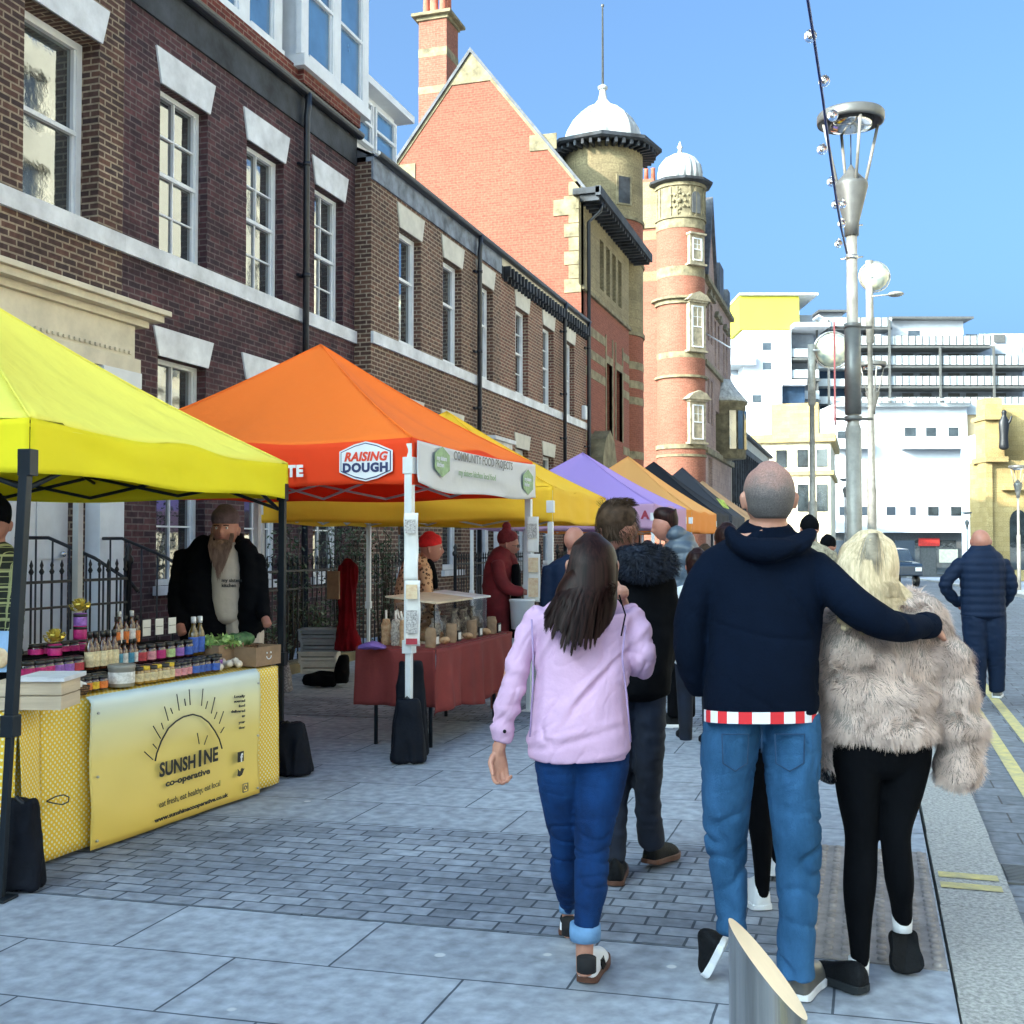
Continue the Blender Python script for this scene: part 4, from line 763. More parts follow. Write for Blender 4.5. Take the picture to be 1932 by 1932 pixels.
g2,V2,N2,_=gazebo('orange gazebo with a round-cornered white badge on its red valance',(-3.11,7.41),(-3.0,10.06),3.0,2.32,1.98,3.3,K['fO'],[K['fOv'],K['fOv'],K['fOv'],K['fOv']],K['legW'],seed=5,wr=.6,legw=.05,sink=0)
g3,V3,N3,_=gazebo('mustard yellow gazebo directly behind the orange one',(-2.98,10.7),(-3.15,13.8),3.2,2.13,1.78,3.1,K['fM'],K['fM'],K['legW'],seed=9,wr=1.3,legw=.045)
g4,V4,N4,_=gazebo('purple gazebo with a pink lilac valance',(-3.1,16.9),(-3.05,19.7),3.0,2.18,1.79,3.1,K['fP'],K['fPv'],K['legW'],seed=12,wr=.6)
g5,V5,N5,_=gazebo('peach orange gazebo beyond the purple one',(-3.1,20.7),(-3.1,24.2),3.1,2.2,1.78,3.35,K['fT'],K['fTv'],K['legW'],seed=15,wr=.5)
g6,V6,N6,_=gazebo('black gazebo beyond the peach one',(-3.3,25.2),(-3.3,28.2),3.2,2.3,1.9,3.55,K['fB'],K['fB'],K['legD'],seed=18,wr=.4)
g7,V7,N7,_=gazebo('charcoal gazebo with yellow green writing on its roof',(-3.3,28.9),(-3.3,31.9),3.0,2.3,1.95,3.65,K['fD'],K['fD'],K['legD'],seed=21,wr=.4)
g8,V8,N8,_=gazebo('tan gazebo, farthest in the row',(-3.2,32.8),(-3.2,35.8),3.2,2.3,1.95,3.5,K['fOr'],K['fOr'],K['legW'],seed=24,wr=.4)
def spos(F,px,py): p=on_plane(px,py,F.o,F.n)-F.o; return p.dot(F.r),p.z
UPZ=Vector((0,0,1))
def put(F,px,py,o=0): s,z=spos(F,px,py); return F.p(s,o,z)
K['white_print']=M('white_print',(.8,.8,.8),.6,.03,4); K['red_print']=M('red_print',(.7,.05,.02),.6,.05,4); K['navy_print']=M('navy_print',(.02,.03,.12),.6,.05,4); K['badge']=M('badge_white',(.7,.72,.78),.6,.03,4); K['green_print']=M('pale_green_print',(.25,.38,.2),.6,.2,20)
N2f=Fr(N2.o-N2.n*0,N2.r,N2.n)
text('SITE',.115,put(N2f,526,900,.04),N2.r,UPZ,K['white_print'],g2,'valance_lettering',.006,space=1.12)
def hexpoly(F,c,w,h,o0,o1,mat,par,name,cut=.22):
    s,z=c; P=[(s-w/2,z-h*.28),(s-w*cut,z-h/2+.01),(s,z-h/2-.01),(s+w*cut,z-h/2+.01),(s+w/2,z-h*.28),(s+w/2,z+h*.28),(s+w*cut,z+h/2-.01),(s,z+h/2+.01),(s-w*cut,z+h/2-.01),(s-w/2,z+h*.28)]
    m=MB(); m.prism(F,P,o0,o1); return m.build(name,mat,par)
c=spos(N2f,694,871); hexpoly(N2f,c,.43,.27,.03,.034,K['badge'],g2,'badge_border'); hexpoly(N2f,c,.405,.25,.034,.037,K['navy_print'],g2,'badge_line'); bd=hexpoly(N2f,c,.39,.235,.037,.04,K['badge'],g2,'badge')
text('RAISING',.088,N2f.p(c[0],.043,c[1]+.005),N2.r,UPZ,K['red_print'],g2,'badge_lettering',.004,'CENTER',.25,sx=1.0,space=1.05); text('DOUGH',.088,N2f.p(c[0],.043,c[1]-.075),N2.r,UPZ,K['navy_print'],g2,'badge_lettering',.005,'CENTER',sx=1.05,space=1.12)
# white cloth banner on the street side of the orange gazebo
a0=spos(V2,787,828)[0]; L2=2.62
def fn(u,v):
    s=.02+u*L2; sagb=.0+.11*math.sin(PI*u)*0; zt_=2.30-.02*math.sin(PI*u); zb_=2.0-.055*math.sin(PI*min(1,u*1.05))*1-.02*math.sin(u*9)
    z=zt_+(zb_-zt_)*v; w=.035+.02*noise.noise(Vector((u*5,v*2.5+u*3,1)))*v+.018*math.sin(v*7-abs(u-.5)*9)*math.sin(PI*u)*v
    return V2.p(s,w,z)
solid(grid(fn,60,14).build('cloth_banner',K['fW'],g2))
for px,nm in ((821,0),(985,1)):
    s,z=spos(V2,px,872 if nm==0 else 910); m=MB(); m.prism(V2,[(s+.16*math.cos(PI/6+PI*i/3),z+.115*math.sin(PI/6+PI*i/3)) for i in range(6)],.058,.061); m.build('green_emblem',K['green_print'],g2); text('my sisters\nkitchen',.05,V2.p(s-.11,.064,z+.01),V2.r,UPZ,K['badge'],g2,'emblem_lettering',.001,sx=.9)
text('COMMUNITY FOOD PROJECTS',.095,V2.p(.62,.064,2.205),V2.r,UPZ,K['grey_dark'],g2,'banner_lettering',.001,sx=1.0); text('my sisters kitchen local food',.07,V2.p(.72,.064,2.09),V2.r,UPZ,K['green_print'],g2,'banner_lettering',.0005,sx=1.0)
text('MARKET\nFOOD',.42,V7.p(1.0,-.35,2.55),V7.r,(Vector((-.75,0,1))).normalized(),M('lime_print',(.5,.65,.05),.6,.1,5),g7,'roof_lettering',.02)
text('A',.16,put(N4,1211,978,.02),N4.r,UPZ,M('dark_red_print',(.3,.02,.05),.6),g4,'valance_lettering',.01)
# price banners hanging from the white legs
def tag(F,px,y0,y1,w,label,mats,grp=None,d=None):
    s,z0=spos(F,px,y0); z1=spos(F,px,y1)[1]; t=thing('hanging_notice',label,'notice',F.p(s,.05,z1),grp)
    def fn(u,v): return Fr(F.o,RT,Vector((-FW.x,-FW.y,0)).normalized()).o*0+F.p(s,.045,z0+(z1-z0)*v)+RT*((u-.5)*w)+F.n*(.006*math.sin(v*9)+.01*noise.noise(Vector((u*2,v*4,px))))
    solid(grid(fn,6,20).build('sheet',mats[0],t),.002)
    k=0
    for yy,h,mm in mats[1]:
        zz=z0+(z1-z0)*yy; hh=abs(z1-z0)*h; m=MB(); f=Fr(F.p(s,.062,0),RT,Vector((-FW.x,-FW.y,0)).normalized()); m.fb(f,-w*.38,w*.38,.01,.012,zz-hh,zz); m.build('printed_panel',mm,t)
K['paper']=M('paper',(.75,.74,.72),.7,.05,4); K['redp']=M('dark_red_panel',(.4,.03,.05),.6); K['fleshp']=M('food_photo',(.6,.38,.24),.6,.6,30,col2=(.75,.62,.4)); K['txtp']=M('fine_print',(.5,.47,.46),.6,.4,90)
N2o=Fr(N2.o,N2.r,N2.n)
tag(N2o,781,968,1095,.1,'tall white notice strip on the nearest white leg of the orange gazebo',(K['paper'],[(.1,.2,K['txtp'])])); tag(N2o,784,1095,1218,.105,'white menu strip with a red foot, below the tall white notice',(K['paper'],[(.06,.22,K['fleshp']),(.45,.35,K['txtp']),(.88,.09,K['redp'])]))
Nf=Fr(V2.p(2.65,0,0),N2.r,N2.n)
tag(Nf,1008,975,1042,.115,'white notice strip on the far white leg of the orange gazebo',(K['paper'],[(.2,.4,K['txtp'])])); tag(Nf,1010,1045,1135,.12,'patterned menu strip below the notice on the far white leg',(K['paper'],[(.08,.3,K['fleshp']),(.5,.4,K['fleshp'])]))
# ---------------- yellow stall table ----------------
BL=gnd(151,1613); BR=gnd(484,1500); TF=Fr(BL,BR-BL,Vector(((BR-BL).y,-(BR-BL).x,0)))
def dots(name,c1,c2):
    m,n,b=nmat(name); L=n.links.new; uv=n.nodes.new('ShaderNodeUVMap'); uv.uv_map='UVMap'; fac=None
    for off in ((0,0,0),(.5,.5,0)):
        a=n.nodes.new('ShaderNodeVectorMath'); a.operation='MULTIPLY_ADD'; a.inputs[1].default_value=(32,32,0); a.inputs[2].default_value=off; L(uv.outputs[0],a.inputs[0])
        f=n.nodes.new('ShaderNodeVectorMath'); f.operation='FRACTION'; L(a.outputs[0],f.inputs[0]); d=n.nodes.new('ShaderNodeVectorMath'); d.operation='DISTANCE'; L(f.outputs[0],d.inputs[0]); d.inputs[1].default_value=(.5,.5,0)
        l=n.nodes.new('ShaderNodeMath'); l.operation='LESS_THAN'; l.inputs[1].default_value=.19; L(d.outputs['Value'],l.inputs[0])
        if fac is None: fac=l
        else: x=n.nodes.new('ShaderNodeMath'); x.operation='MAXIMUM'; L(fac.outputs[0],x.inputs[0]); L(l.outputs[0],x.inputs[1]); fac=x
    mx=n.nodes.new('ShaderNodeMix'); mx.data_type='RGBA'; mx.inputs[6].default_value=(*c1,1); mx.inputs[7].default_value=(*c2,1); L(fac.outputs[0],mx.inputs[0]); L(mx.outputs[2],b.inputs['Base Color']); b.inputs['Roughness'].default_value=.6; return m
K['dots']=dots('yellow_polka_cloth',(.78,.5,.02),(.8,.78,.55))
def drape(F,s0,s1,z0,z1,o,dep,mat,name,par=None,label=None,fold=.015,fr=9,seed=0,grp=None,zb=None):
    "table cloth: top, front drop and side drops with folds"
    t=par
    def wv(s,v): return fold*v*(math.sin(s*fr+seed)+.6*math.sin(s*fr*2.3+seed*2))+.008*noise.noise(Vector((s*6,v*3,seed)))
    m=MB(); L_=s1-s0
    m.merge(grid(lambda u,v:F.p(s0+u*L_,o+.004+wv(s0+u*L_,v)+.02*v,z1+(z0+(zb(u) if zb else 0)-z1)*v),70,14,uvf=lambda u,v:(u*L_,v*(z1-z0)),flip=True))
    for ss,k in ((s0,-1),(s1,1)):
        m.merge(grid(lambda u,v,ss=ss,k=k:F.p(ss+k*(.004+.02*v+wv(u*dep*1.3,v)*.8),o-u*dep,z1+(z0-z1)*v),24,14,uvf=lambda u,v:(u*dep,v*(z1-z0)),flip=(k<0)))
    m.merge(grid(lambda u,v:F.p(s0+u*L_,o-v*dep,z1+.003),20,6,uvf=lambda u,v:(u*L_,v*dep),smooth=False))
    ob=m.build(name,mat,t,loc=None if t else F.p((s0+s1)/2,o,0)); solid(ob,.003); return ob
LT=(BR-BL).length; s_r=spos(TF,524,1400)[0]+.02; s_l=spos(TF,76,1500)[0]
def table(F,s0,s1,o,dep,h,label,mat):
    t=thing('trestle_table',label,'table',F.p((s0+s1)/2,o-dep/2,0)); m=MB(); m.fb(F,s0,s1,o-dep,o,h-.035,h); m.build('tabletop',mat,t,bevel=.004)
    for a in (s0+.15,s1-.15):
        for b in (o-.08,o-dep+.08): m=MB(); m.tube([F.p(a,b,h-.03),F.p(a,b,0)],.016,8); m.build('leg',K['legD'],t)
    return t
table(TF,s_l+.03,s_r-.03,-.04,.7,.765,'trestle table under the yellow polka dot cloth',K['white'])
cl=drape(TF,s_l,s_r,.03,.77,-.02,.74,K['dots'],'tablecloth',seed=3,fold=.008); setp(cl,'yellow polka dot cloth draped over the stall table','tablecloth')
# vinyl banner
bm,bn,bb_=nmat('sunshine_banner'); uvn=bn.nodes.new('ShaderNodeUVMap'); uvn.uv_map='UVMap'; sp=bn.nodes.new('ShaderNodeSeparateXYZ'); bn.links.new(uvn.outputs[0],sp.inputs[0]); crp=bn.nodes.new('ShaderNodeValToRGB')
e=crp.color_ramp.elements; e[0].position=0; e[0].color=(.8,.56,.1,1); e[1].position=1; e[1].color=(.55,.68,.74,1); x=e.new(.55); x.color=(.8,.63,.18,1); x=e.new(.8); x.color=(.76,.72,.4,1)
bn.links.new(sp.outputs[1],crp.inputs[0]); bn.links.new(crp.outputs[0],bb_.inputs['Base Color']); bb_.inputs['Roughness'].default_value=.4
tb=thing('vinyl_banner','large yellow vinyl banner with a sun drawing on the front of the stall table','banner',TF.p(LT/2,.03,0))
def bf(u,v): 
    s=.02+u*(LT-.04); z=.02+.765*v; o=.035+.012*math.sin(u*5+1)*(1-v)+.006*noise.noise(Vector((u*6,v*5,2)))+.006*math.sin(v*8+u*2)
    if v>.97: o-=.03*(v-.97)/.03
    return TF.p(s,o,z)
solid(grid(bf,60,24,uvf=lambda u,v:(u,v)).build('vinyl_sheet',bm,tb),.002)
ob_=.058
def bp(px,py,o=ob_): s,z=spos(TF,px,py); return TF.p(s,o,z)
def stroke(pts,w,mat,par,name): m=MB(); m.tube(pts,w,5); return m.build(name,mat,par)
Z2=lambda x,y:(x*.29297,1056.6+y*.29297)
arc=[(945,1290),(955,1240),(985,1160),(1030,1080),(1080,1035),(1130,1005),(1190,990),(1240,1003),(1290,1040),(1330,1095),(1360,1150),(1378,1210)]
stroke([bp(*Z2(*p)) for p in arc],.0045,K['printB'],tb,'sun_arc')
for a,b in (((875,1230),(930,1280)),((930,1180),(955,1210)),((932,1065),(980,1145)),((985,1045),(998,1085)),((1005,940),(1030,1030)),((1045,950),(1058,985)),((1085,860),(1100,965)),((1135,890),(1142,935)),((1165,830),(1172,930)),((1255,825),(1245,935)),((1285,905),(1272,955)),((1332,880),(1308,985)),((1345,975),(1328,1020)),((1388,970),(1360,1050)),((1392,1072),(1368,1110)),((1218,1110),(1230,1180)),((1284,1125),(1262,1185))):
    stroke([bp(*Z2(*a)),bp(*Z2(*b))],.003,K['printB'],tb,'sun_ray')
def tline(body,x0,y0,x1,y1,hpx,bold=.002,name='lettering',mat=None,shear=0):
    A_=bp(*Z2(x0,y0)); B_=bp(*Z2(x1,y1)); sz_=abs(bp(*Z2(x0,y0-hpx)).z-A_.z)/.7; ob=text(body,sz_,(0,0,0),(1,0,0),(0,1,0),mat or K['printB'],None,name,bold*sz_*10,shear=shear)
    w=max(v.co.x for v in ob.data.vertices) or 1; Lw=(B_-A_).length; r=(B_-A_).normalized(); k=Lw/w; off=wloc(tb); n=TF.n
    r=TF.r*1.0
    for v in ob.data.vertices: v.co=A_+r*(v.co.x*k)+UPZ*(v.co.y+(B_.z-A_.z)*v.co.x/w)+n*v.co.z-off
    ob.parent=tb; return ob
tline('SUNSH',972,1392,1205,1330,88,.003); tline('NE',1258,1310,1352,1283,88,.003); tline('I',1222,1325,1243,1319,100,.003); tline('co-operative',1012,1455,1300,1368,40,.003)
tline('eat fresh, eat healthy, eat local',970,1590,1365,1448,40,.0); tline('www.sunshinecooperative.co.uk',942,1685,1418,1515,26,.004)
for i,(w_,y_) in enumerate((('Locally',885),('sourced',915),('food',945),('delivered',980),('to',1010),('your',1050),('door',1085))): tline(w_,1527-len(w_)*10,y_,1527,y_-6,16,.004)
for y_,s_ in ((1262,'f'),(1365,'t'),(1460,'o')):
    s,z=spos(TF,*Z2(1500 if s_!='o' else 1530,y_)); m=MB()
    if s_=='f': m.fb(TF,s-.028,s+.028,ob_-.003,ob_+.001,z-.03,z+.03); q=m.build('social_icon',K['printB'],tb); text('f',.065,TF.p(s-.004,ob_+.002,z-.028),TF.r,UPZ,K['white_print'],tb,'icon_letter',.003)
    elif s_=='t': m.prism(TF,[(s-.03,z-.012),(s-.012,z-.02),(s+.012,z-.014),(s+.024,z+.006),(s+.034,z+.02),(s+.022,z+.02),(s+.012,z+.026),(s+.002,z+.02),(s,z+.01),(s-.016,z+.014),(s-.028,z+.026),(s-.024,z+.006)],ob_-.003,ob_+.001); m.build('social_icon',K['printB'],tb)
    else:
        for pts in ([(s-.024,z-.024),(s+.024,z-.024),(s+.024,z+.024),(s-.024,z+.024),(s-.024,z-.024)],[(s+.011*math.cos(a*PI/4),z+.011*math.sin(a*PI/4)) for a in range(9)]): m.tube([TF.p(a,ob_,b) for a,b in pts],.003,5)
        m.build('social_icon',K['grey_dark'],tb)
for z_ in (.06,.38,.7):
    for s_ in (.06,LT-.06): m=MB(); m.tube([TF.p(s_,ob_-.01,z_),TF.p(s_,ob_,z_)],.007,8); m.build('eyelet',K['steel'],tb)
# elastic loop on the cloth
t=thing('elastic_loop','black elastic loop sticking out from the polka dot cloth','elastic loop',bp(75,1500,.03)); m=MB(); m.tube([bp(*Z2(*p),.06) for p in ((240,1545),(300,1515),(350,1505),(385,1520),(380,1550),(340,1568),(290,1560),(240,1548))],.0035,6); m.build('cord',K['black'],t)
# side table running left
SFp=at(30,1345,5.15); SFr=Fr((SFp.x,SFp.y,0),(RT.x,RT.y,0),(-FW.x,-FW.y,0))
table(SFr,-1.4,-.02,-.04,.55,.775,'side trestle table at the left edge behind the dark leg',K['white'])
cl=drape(SFr,-1.5,0,.3,.78,-.02,.5,K['dots'],'tablecloth',seed=8,fold=.008); setp(cl,'short yellow polka dot cloth on the side table at the left edge','tablecloth')
# weight bags
def wbag(c,w,h,label,par=None,dx=0):
    t=thing('weight_bag',label,'weight bag',(c[0],c[1],0),'black weight bags on gazebo legs'); c=Vector((c[0],c[1],0)); m=MB()
    m.loft([(c+Vector((0,0,.02)),w*.6,w*.4),(c+Vector((0,0,h*.2)),w*.57,w*.36),(c+Vector((0,0,h*.6)),w*.46,w*.28),(c+Vector((dx*.5,0,h*.95)),w*.36,w*.2)],24,3,.08,.6)
    fuse(m,'bag',K['bagc'],t,.012,3,lambda p,n:.014*(1-abs(noise.noise(Vector((p.x*14,p.y*14,p.z*3))))*2.4)); m=MB(); m.tube([c+Vector((-w*.3,0,h*.9)),c+Vector((0,-.03,h*1.0)),c+Vector((w*.3,0,h*.85))],.012,6); m.build('strap',K['black'],t); return t
K['bagc']=M('black_nylon',(.005,.007,.013),.7,.2,12,.3,60,spec=.15)
p=gnd(38,1680); wbag((p.x,p.y),.17,.42,'black weight bag wrapped round the nearest dark gazebo leg'); p=gnd(545,1462); wbag((p.x,p.y),.26,.36,'black weight bag on the ground beside the far end of the yellow stall'); 
p=gnd(765,1425); wbag((-3.125,7.40),.2,.47,'black weight bag wrapped round the near white leg of the orange gazebo'); wbag((-3.22,7.66),.22,.72,'tall black cloth bag under the corner of the burgundy table')
# ---------------- people ----------------
def sstep(a,b,x): t=max(0,min(1,(x-a)/(b-a))); return t*t*(3-2*t)
def headmesh(c,h,yaw,pitch=0,roll=0,hat=False,n=56,beard=False,fat=1.0):
    "head as a shaped ball; h = chin to crown, faces local -Y before yaw (yaw 0 = towards camera side -Y)"
    m=MB(); r=h/2; M_=Matrix.Rotation(yaw,3,'Z')@Matrix.Rotation(pitch,3,'X')@Matrix.Rotation(roll,3,'Y'); c=Vector(c)
    def P(th,ph):
        d=Vector((math.sin(th)*math.sin(ph),-math.sin(th)*math.cos(ph),math.cos(th)))
        x,y,z=d.x*.70*fat,d.y*.82,d.z
        if y>0: y*=1.06; x*=1.02; 
        if z<0:
            k=1-.30*(-z)**1.6; x*=k
            if y>0: y*=1-.45*(-z)**1.3
        if z>.2: x*=1+.03; 
        f=max(0,-d.y)
        g=lambda x0,z0,sx_,sz_:math.exp(-((x-x0)/sx_)**2-((z-z0)/sz_)**2)*(1 if d.y<0 else 0)
        y-=.20*g(0,-.22,.10,.17)*1.0+.05*g(0,-.02,.06,.2)
        y+=.055*(g(.27,.03,.13,.09)+g(-.27,.03,.13,.09))
        y-=.045*(g(.25,.17,.2,.06)+g(-.25,.17,.2,.06))
        y-=.045*g(0,-.52,.2,.07)-.03*g(0,-.47,.2,.02)
        y-=.07*g(0,-.82,.22,.14); y-=.02*(g(.38,-.2,.15,.2)+g(-.38,-.2,.15,.2))
        return c+M_@(Vector((x,y,z))*r)
    rings=[[P(PI*(1-(i+.03)/(n/2+.06)),2*PI*j/n) for j in range(n)] for i in range(n//2+1)]
    m.ring_surf(rings,smooth=True)
    for s in (-1,1):
        e=MB(); cc=c+M_@(Vector((s*.71*fat,.05,-.08))*r)
        a=M_@Vector((s*.35,.25,0)).normalized(); 
        e.loft([(cc+M_@Vector((s*.02*r,.0,-.2*r)),.05*r,.06*r),(cc+M_@Vector((s*.05*r,.02*r,-.05*r)),.06*r,.11*r),(cc+M_@Vector((s*.07*r,.05*r,.12*r)),.065*r,.14*r),(cc+M_@Vector((s*.05*r,.04*r,.24*r)),.04*r,.09*r)],10,3,.5)
        m.merge(e)
    return m,M_,r
def handmesh(w,d,nrm,size=.18,side=1,curl=.5):
    "hand: w wrist, d direction of fingers, nrm palm normal; five bent fingers"
    w=Vector(w); d=Vector(d).normalized(); nrm=Vector(nrm); nrm=(nrm-d*nrm.dot(d)).normalized(); s=d.cross(nrm)*side; k=size/.18; m=MB()
    m.loft([(w-d*.02*k,.026*k,.019*k),(w+d*.02*k,.03*k,.016*k),(w+d*.055*k,.039*k,.0145*k),(w+d*.085*k,.038*k,.012*k)],14,3,.5,1,axis=nrm)
    for i,(o,l) in enumerate(((-.029,.072),(-.0095,.082),(.0105,.078),(.029,.062))):
        b=w+d*.078*k+s*o*k; q=d.copy(); pts=[(b-d*.02*k,.0095*k,.0095*k)]; p=b.copy(); 
        for j,sg in enumerate((.42,.32,.26)):
            ang=curl*(.35 if j==0 else .75)*(1+.12*i); q=(Matrix.Rotation(0,3,'X')@q); q=(q*math.cos(ang)+nrm*math.sin(ang)*1.0).normalized() if j==0 else (q*math.cos(ang)+ (nrm*q.dot(d)-d*q.dot(nrm)).normalized()*math.sin(ang)).normalized()
            p=p+q*l*sg*k; pts.append((p.copy(),(.0088-.0012*j)*k,(.0088-.0012*j)*k))
        m.loft(pts,10,3,.7,axis=s)
    b=w+d*.022*k-s*.024*k; q=(d*.75-s*.6+nrm*.35).normalized(); q2=(d*.95-s*.1+nrm*.5).normalized()
    m.loft([(b,.013*k,.013*k),(b+q*.032*k,.0115*k,.0115*k),(b+q*.032*k+q2*.028*k,.0095*k,.0095*k),(b+q*.032*k+q2*.05*k,.0075*k,.0075*k)],10,3,.7,axis=s)
    return m
def shoe(par,heel,toe,up,mat,msole,w=.048,h=.10,stripe=None,name='shoe',sole_h=.026,tongue=None):
    "heel, toe: ground points of the sole; up: sole normal"
    heel=Vector(heel); toe=Vector(toe); L_=(toe-heel).length; f=(toe-heel).normalized(); up=Vector(up); up=(up-f*up.dot(f)).normalized(); s=f.cross(up); m=MB()
    prof=[(-.0,.6,.62,.74),(.06,.82,.66,.95),(.2,.88,.66,1.05),(.34,.86,.55,.92),(.5,.92,.42,.74),(.66,1.08,.32,.6),(.82,1.06,.24,.52),(.94,.86,.18,.4),(1.0,.5,.12,.24)]
    rings=[]
    for t_,wd,_,hh in prof:
        c=heel+f*(L_*t_)+up*sole_h*.8; rg=[]
        for j in range(20):
            a=2*PI*j/20; x=math.copysign(abs(math.cos(a))**.8,math.cos(a))*w*wd; z=math.sin(a); z=(z**.8 if z>0 else 0)*h*hh; top=1-.35*max(0,math.sin(a))**2
            rg.append(c+s*x*top+up*z)
        rings.append(rg)
    m.ring_surf(rings); u=m.build(name,mat,par); u.modifiers.new('s','SUBSURF').levels=1; u.modifiers['s'].render_levels=1
    m=MB(); out=[];N=28
    def wd(t_):
        for a,b in zip(prof,prof[1:]):
            if a[0]<=t_<=b[0]: k=(t_-a[0])/(b[0]-a[0]); return (a[1]+(b[1]-a[1])*k)
        return .3
    top=[];bot=[]
    for i in range(N):
        a=2*PI*i/N; t_=.5-.5*math.cos(a); x=math.copysign(1,math.sin(a))*w*1.1*wd(t_)*min(1,abs(math.sin(a))*2.2) if abs(math.sin(a))>1e-6 else 0
        q=heel+f*(L_*(t_*1.03-.015))+s*x; top.append(q+up*sole_h*(1+.35*t_*(t_>.85))); bot.append(q+up*(.0+.012*sstep(.8,1,t_)+.006*sstep(.12,0,t_)))
    m.ring_surf([bot,top],smooth=False); so_=m.build('sole',msole,u,bevel=.003)
    if stripe:
        for sd in (-1,1):
            m=MB()
            for i in range(3): t0=.36+i*.075; a=heel+f*L_*t0+s*sd*w*.98+up*sole_h*1.05; b=heel+f*L_*(t0+.06)+s*sd*w*.66+up*h*.62; m.hexa([a-f*.006,a+f*.006,b+f*.006,b-f*.006,a-f*.006+s*sd*.006,a+f*.006+s*sd*.006,b+f*.006+s*sd*.006,b-f*.006+s*sd*.006])
            m.build('side_stripes',stripe,u)
    return u
def strands(name,mat,par,gen,n,seg=7,width=.0016,seed=1,tip=.25):
    "ribbons of hair or fur: gen(rng)->list of seg+1 points and an outward normal"
    rng=random.Random(seed); vs=[];fs=[]; off=wloc(par)
    for i in range(n):
        g=gen(rng)
        if g is None: continue
        pts,nr=g; b=len(vs); K_=len(pts)
        for k,p in enumerate(pts):
            t=(pts[min(k+1,K_-1)]-pts[max(k-1,0)]); w=t.cross(nr)
            if w.length<1e-9: w=Vector((1,0,0))
            w=w.normalized()*width*(1-(1-tip)*(k/(K_-1))**1.5)*.5; vs.append(p-w-off); vs.append(p+w-off)
        for k in range(K_-1): a=b+2*k; fs.append((a,a+1,a+3,a+2))
    me=bpy.data.meshes.new(name); me.from_pydata([tuple(v) for v in vs],[],fs); me.materials.append(mat); me.polygons.foreach_set('use_smooth',[True]*len(me.polygons))
    o=bpy.data.objects.new(name,me); COL.objects.link(o); o.parent=par; return o
FN=Vector((-FW.x,-FW.y,0)).normalized()   # towards camera
FH=-FN
# skins and cloths
def skin(n,c): return M(n,c,.55,.08,14,.15,120,sss=.12)
K['skinA']=skin('skin_fair',(.45,.22,.155)); K['skinR']=skin('skin_ruddy',(.38,.16,.115)); K['skinG']=M('shaved_scalp',(.2,.17,.165),.8,.25,60,.3,300,col2=(.12,.11,.115),spec=.1)
sm,sn,sb=nmat('stubbled_scalp'); tc_=sn.nodes.new('ShaderNodeTexCoord'); se_=sn.nodes.new('ShaderNodeSeparateXYZ'); sn.links.new(tc_.outputs['Object'],se_.inputs[0]); nn_=sn.nodes.new('ShaderNodeTexNoise'); nn_.inputs['Scale'].default_value=22; nn_.inputs['Detail'].default_value=5; sn.links.new(tc_.outputs['Object'],nn_.inputs['Vector'])
ma_=sn.nodes.new('ShaderNodeMath'); ma_.operation='MULTIPLY_ADD'; ma_.inputs[1].default_value=.1; sn.links.new(nn_.outputs[0],ma_.inputs[0]); sn.links.new(se_.outputs[2],ma_.inputs[2]); mr_=sn.nodes.new('ShaderNodeMapRange'); mr_.inputs[1].default_value=1.75; mr_.inputs[2].default_value=1.85; sn.links.new(ma_.outputs[0],mr_.inputs[0]); rr_=sn.nodes.new('ShaderNodeValToRGB'); rr_.color_ramp.elements[0].color=(.095,.085,.085,1); rr_.color_ramp.elements[1].color=(.34,.19,.16,1); e_=rr_.color_ramp.elements.new(.4); e_.color=(.16,.13,.125,1); sn.links.new(mr_.outputs[0],rr_.inputs[0])
n2_=sn.nodes.new('ShaderNodeTexNoise'); n2_.inputs['Scale'].default_value=260; sn.links.new(tc_.outputs['Object'],n2_.inputs['Vector']); mm_=sn.nodes.new('ShaderNodeMix'); mm_.data_type='RGBA'; mm_.blend_type='OVERLAY'; mm_.inputs[0].default_value=.7; sn.links.new(rr_.outputs[0],mm_.inputs[6]); sn.links.new(n2_.outputs[0],mm_.inputs[7]); sn.links.new(mm_.outputs[2],sb.inputs['Base Color']); sb.inputs['Roughness'].default_value=.7; sb.inputs['Specular IOR Level'].default_value=.25
bq_=sn.nodes.new('ShaderNodeBump'); bq_.inputs['Strength'].default_value=.4; bq_.inputs['Distance'].default_value=.004; sn.links.new(n2_.outputs[0],bq_.inputs['Height']); sn.links.new(bq_.outputs[0],sb.inputs['Normal']); K['scalp']=sm
K['lilac']=M('lilac_jacket',(.56,.36,.53),.75,.07,5,.2,60,spec=.2,detail=12); K['jeanB']=M('blue_jeans',(.006,.042,.155),.9,.25,5,.35,260,col2=(.003,.015,.06),detail=14,spec=.15); K['jeanL']=M('faded_jeans',(.035,.115,.25),.9,.3,4.5,.35,260,col2=(.01,.045,.1),stretch=(1,1,.6),detail=14,spec=.15)
K['navy']=M('navy_hoodie',(.0022,.0055,.015),.95,.15,4,.3,120,spec=.08); K['blackc']=M('black_cloth',(.0025,.003,.0045),.9,.2,5,.2,80,spec=.08); K['navyf']=M('navy_fur_collar',(.006,.012,.03),.8,.4,20)
K['puffn']=M('grey_puffer',(.06,.085,.12),.45,.2,4,.2,30); K['navyp']=M('navy_quilted',(.005,.013,.036),.7,.15,4,.2,30,spec=.15); K['beige']=M('beige_shirt',(.5,.43,.37),.85,.1,4,.2,60); K['burg']=M('burgundy_coat',(.16,.01,.014),.85,.2,5,.2,60); K['redhat']=M('red_knit_hat',(.62,.012,.014),.9,.2,12,.5,140)
K['brownhat']=M('brown_beanie',(.12,.07,.075),.9,.25,20,.5,150); K['denimD']=M('dark_jeans',(.003,.008,.024),.9,.4,3,.2,60)
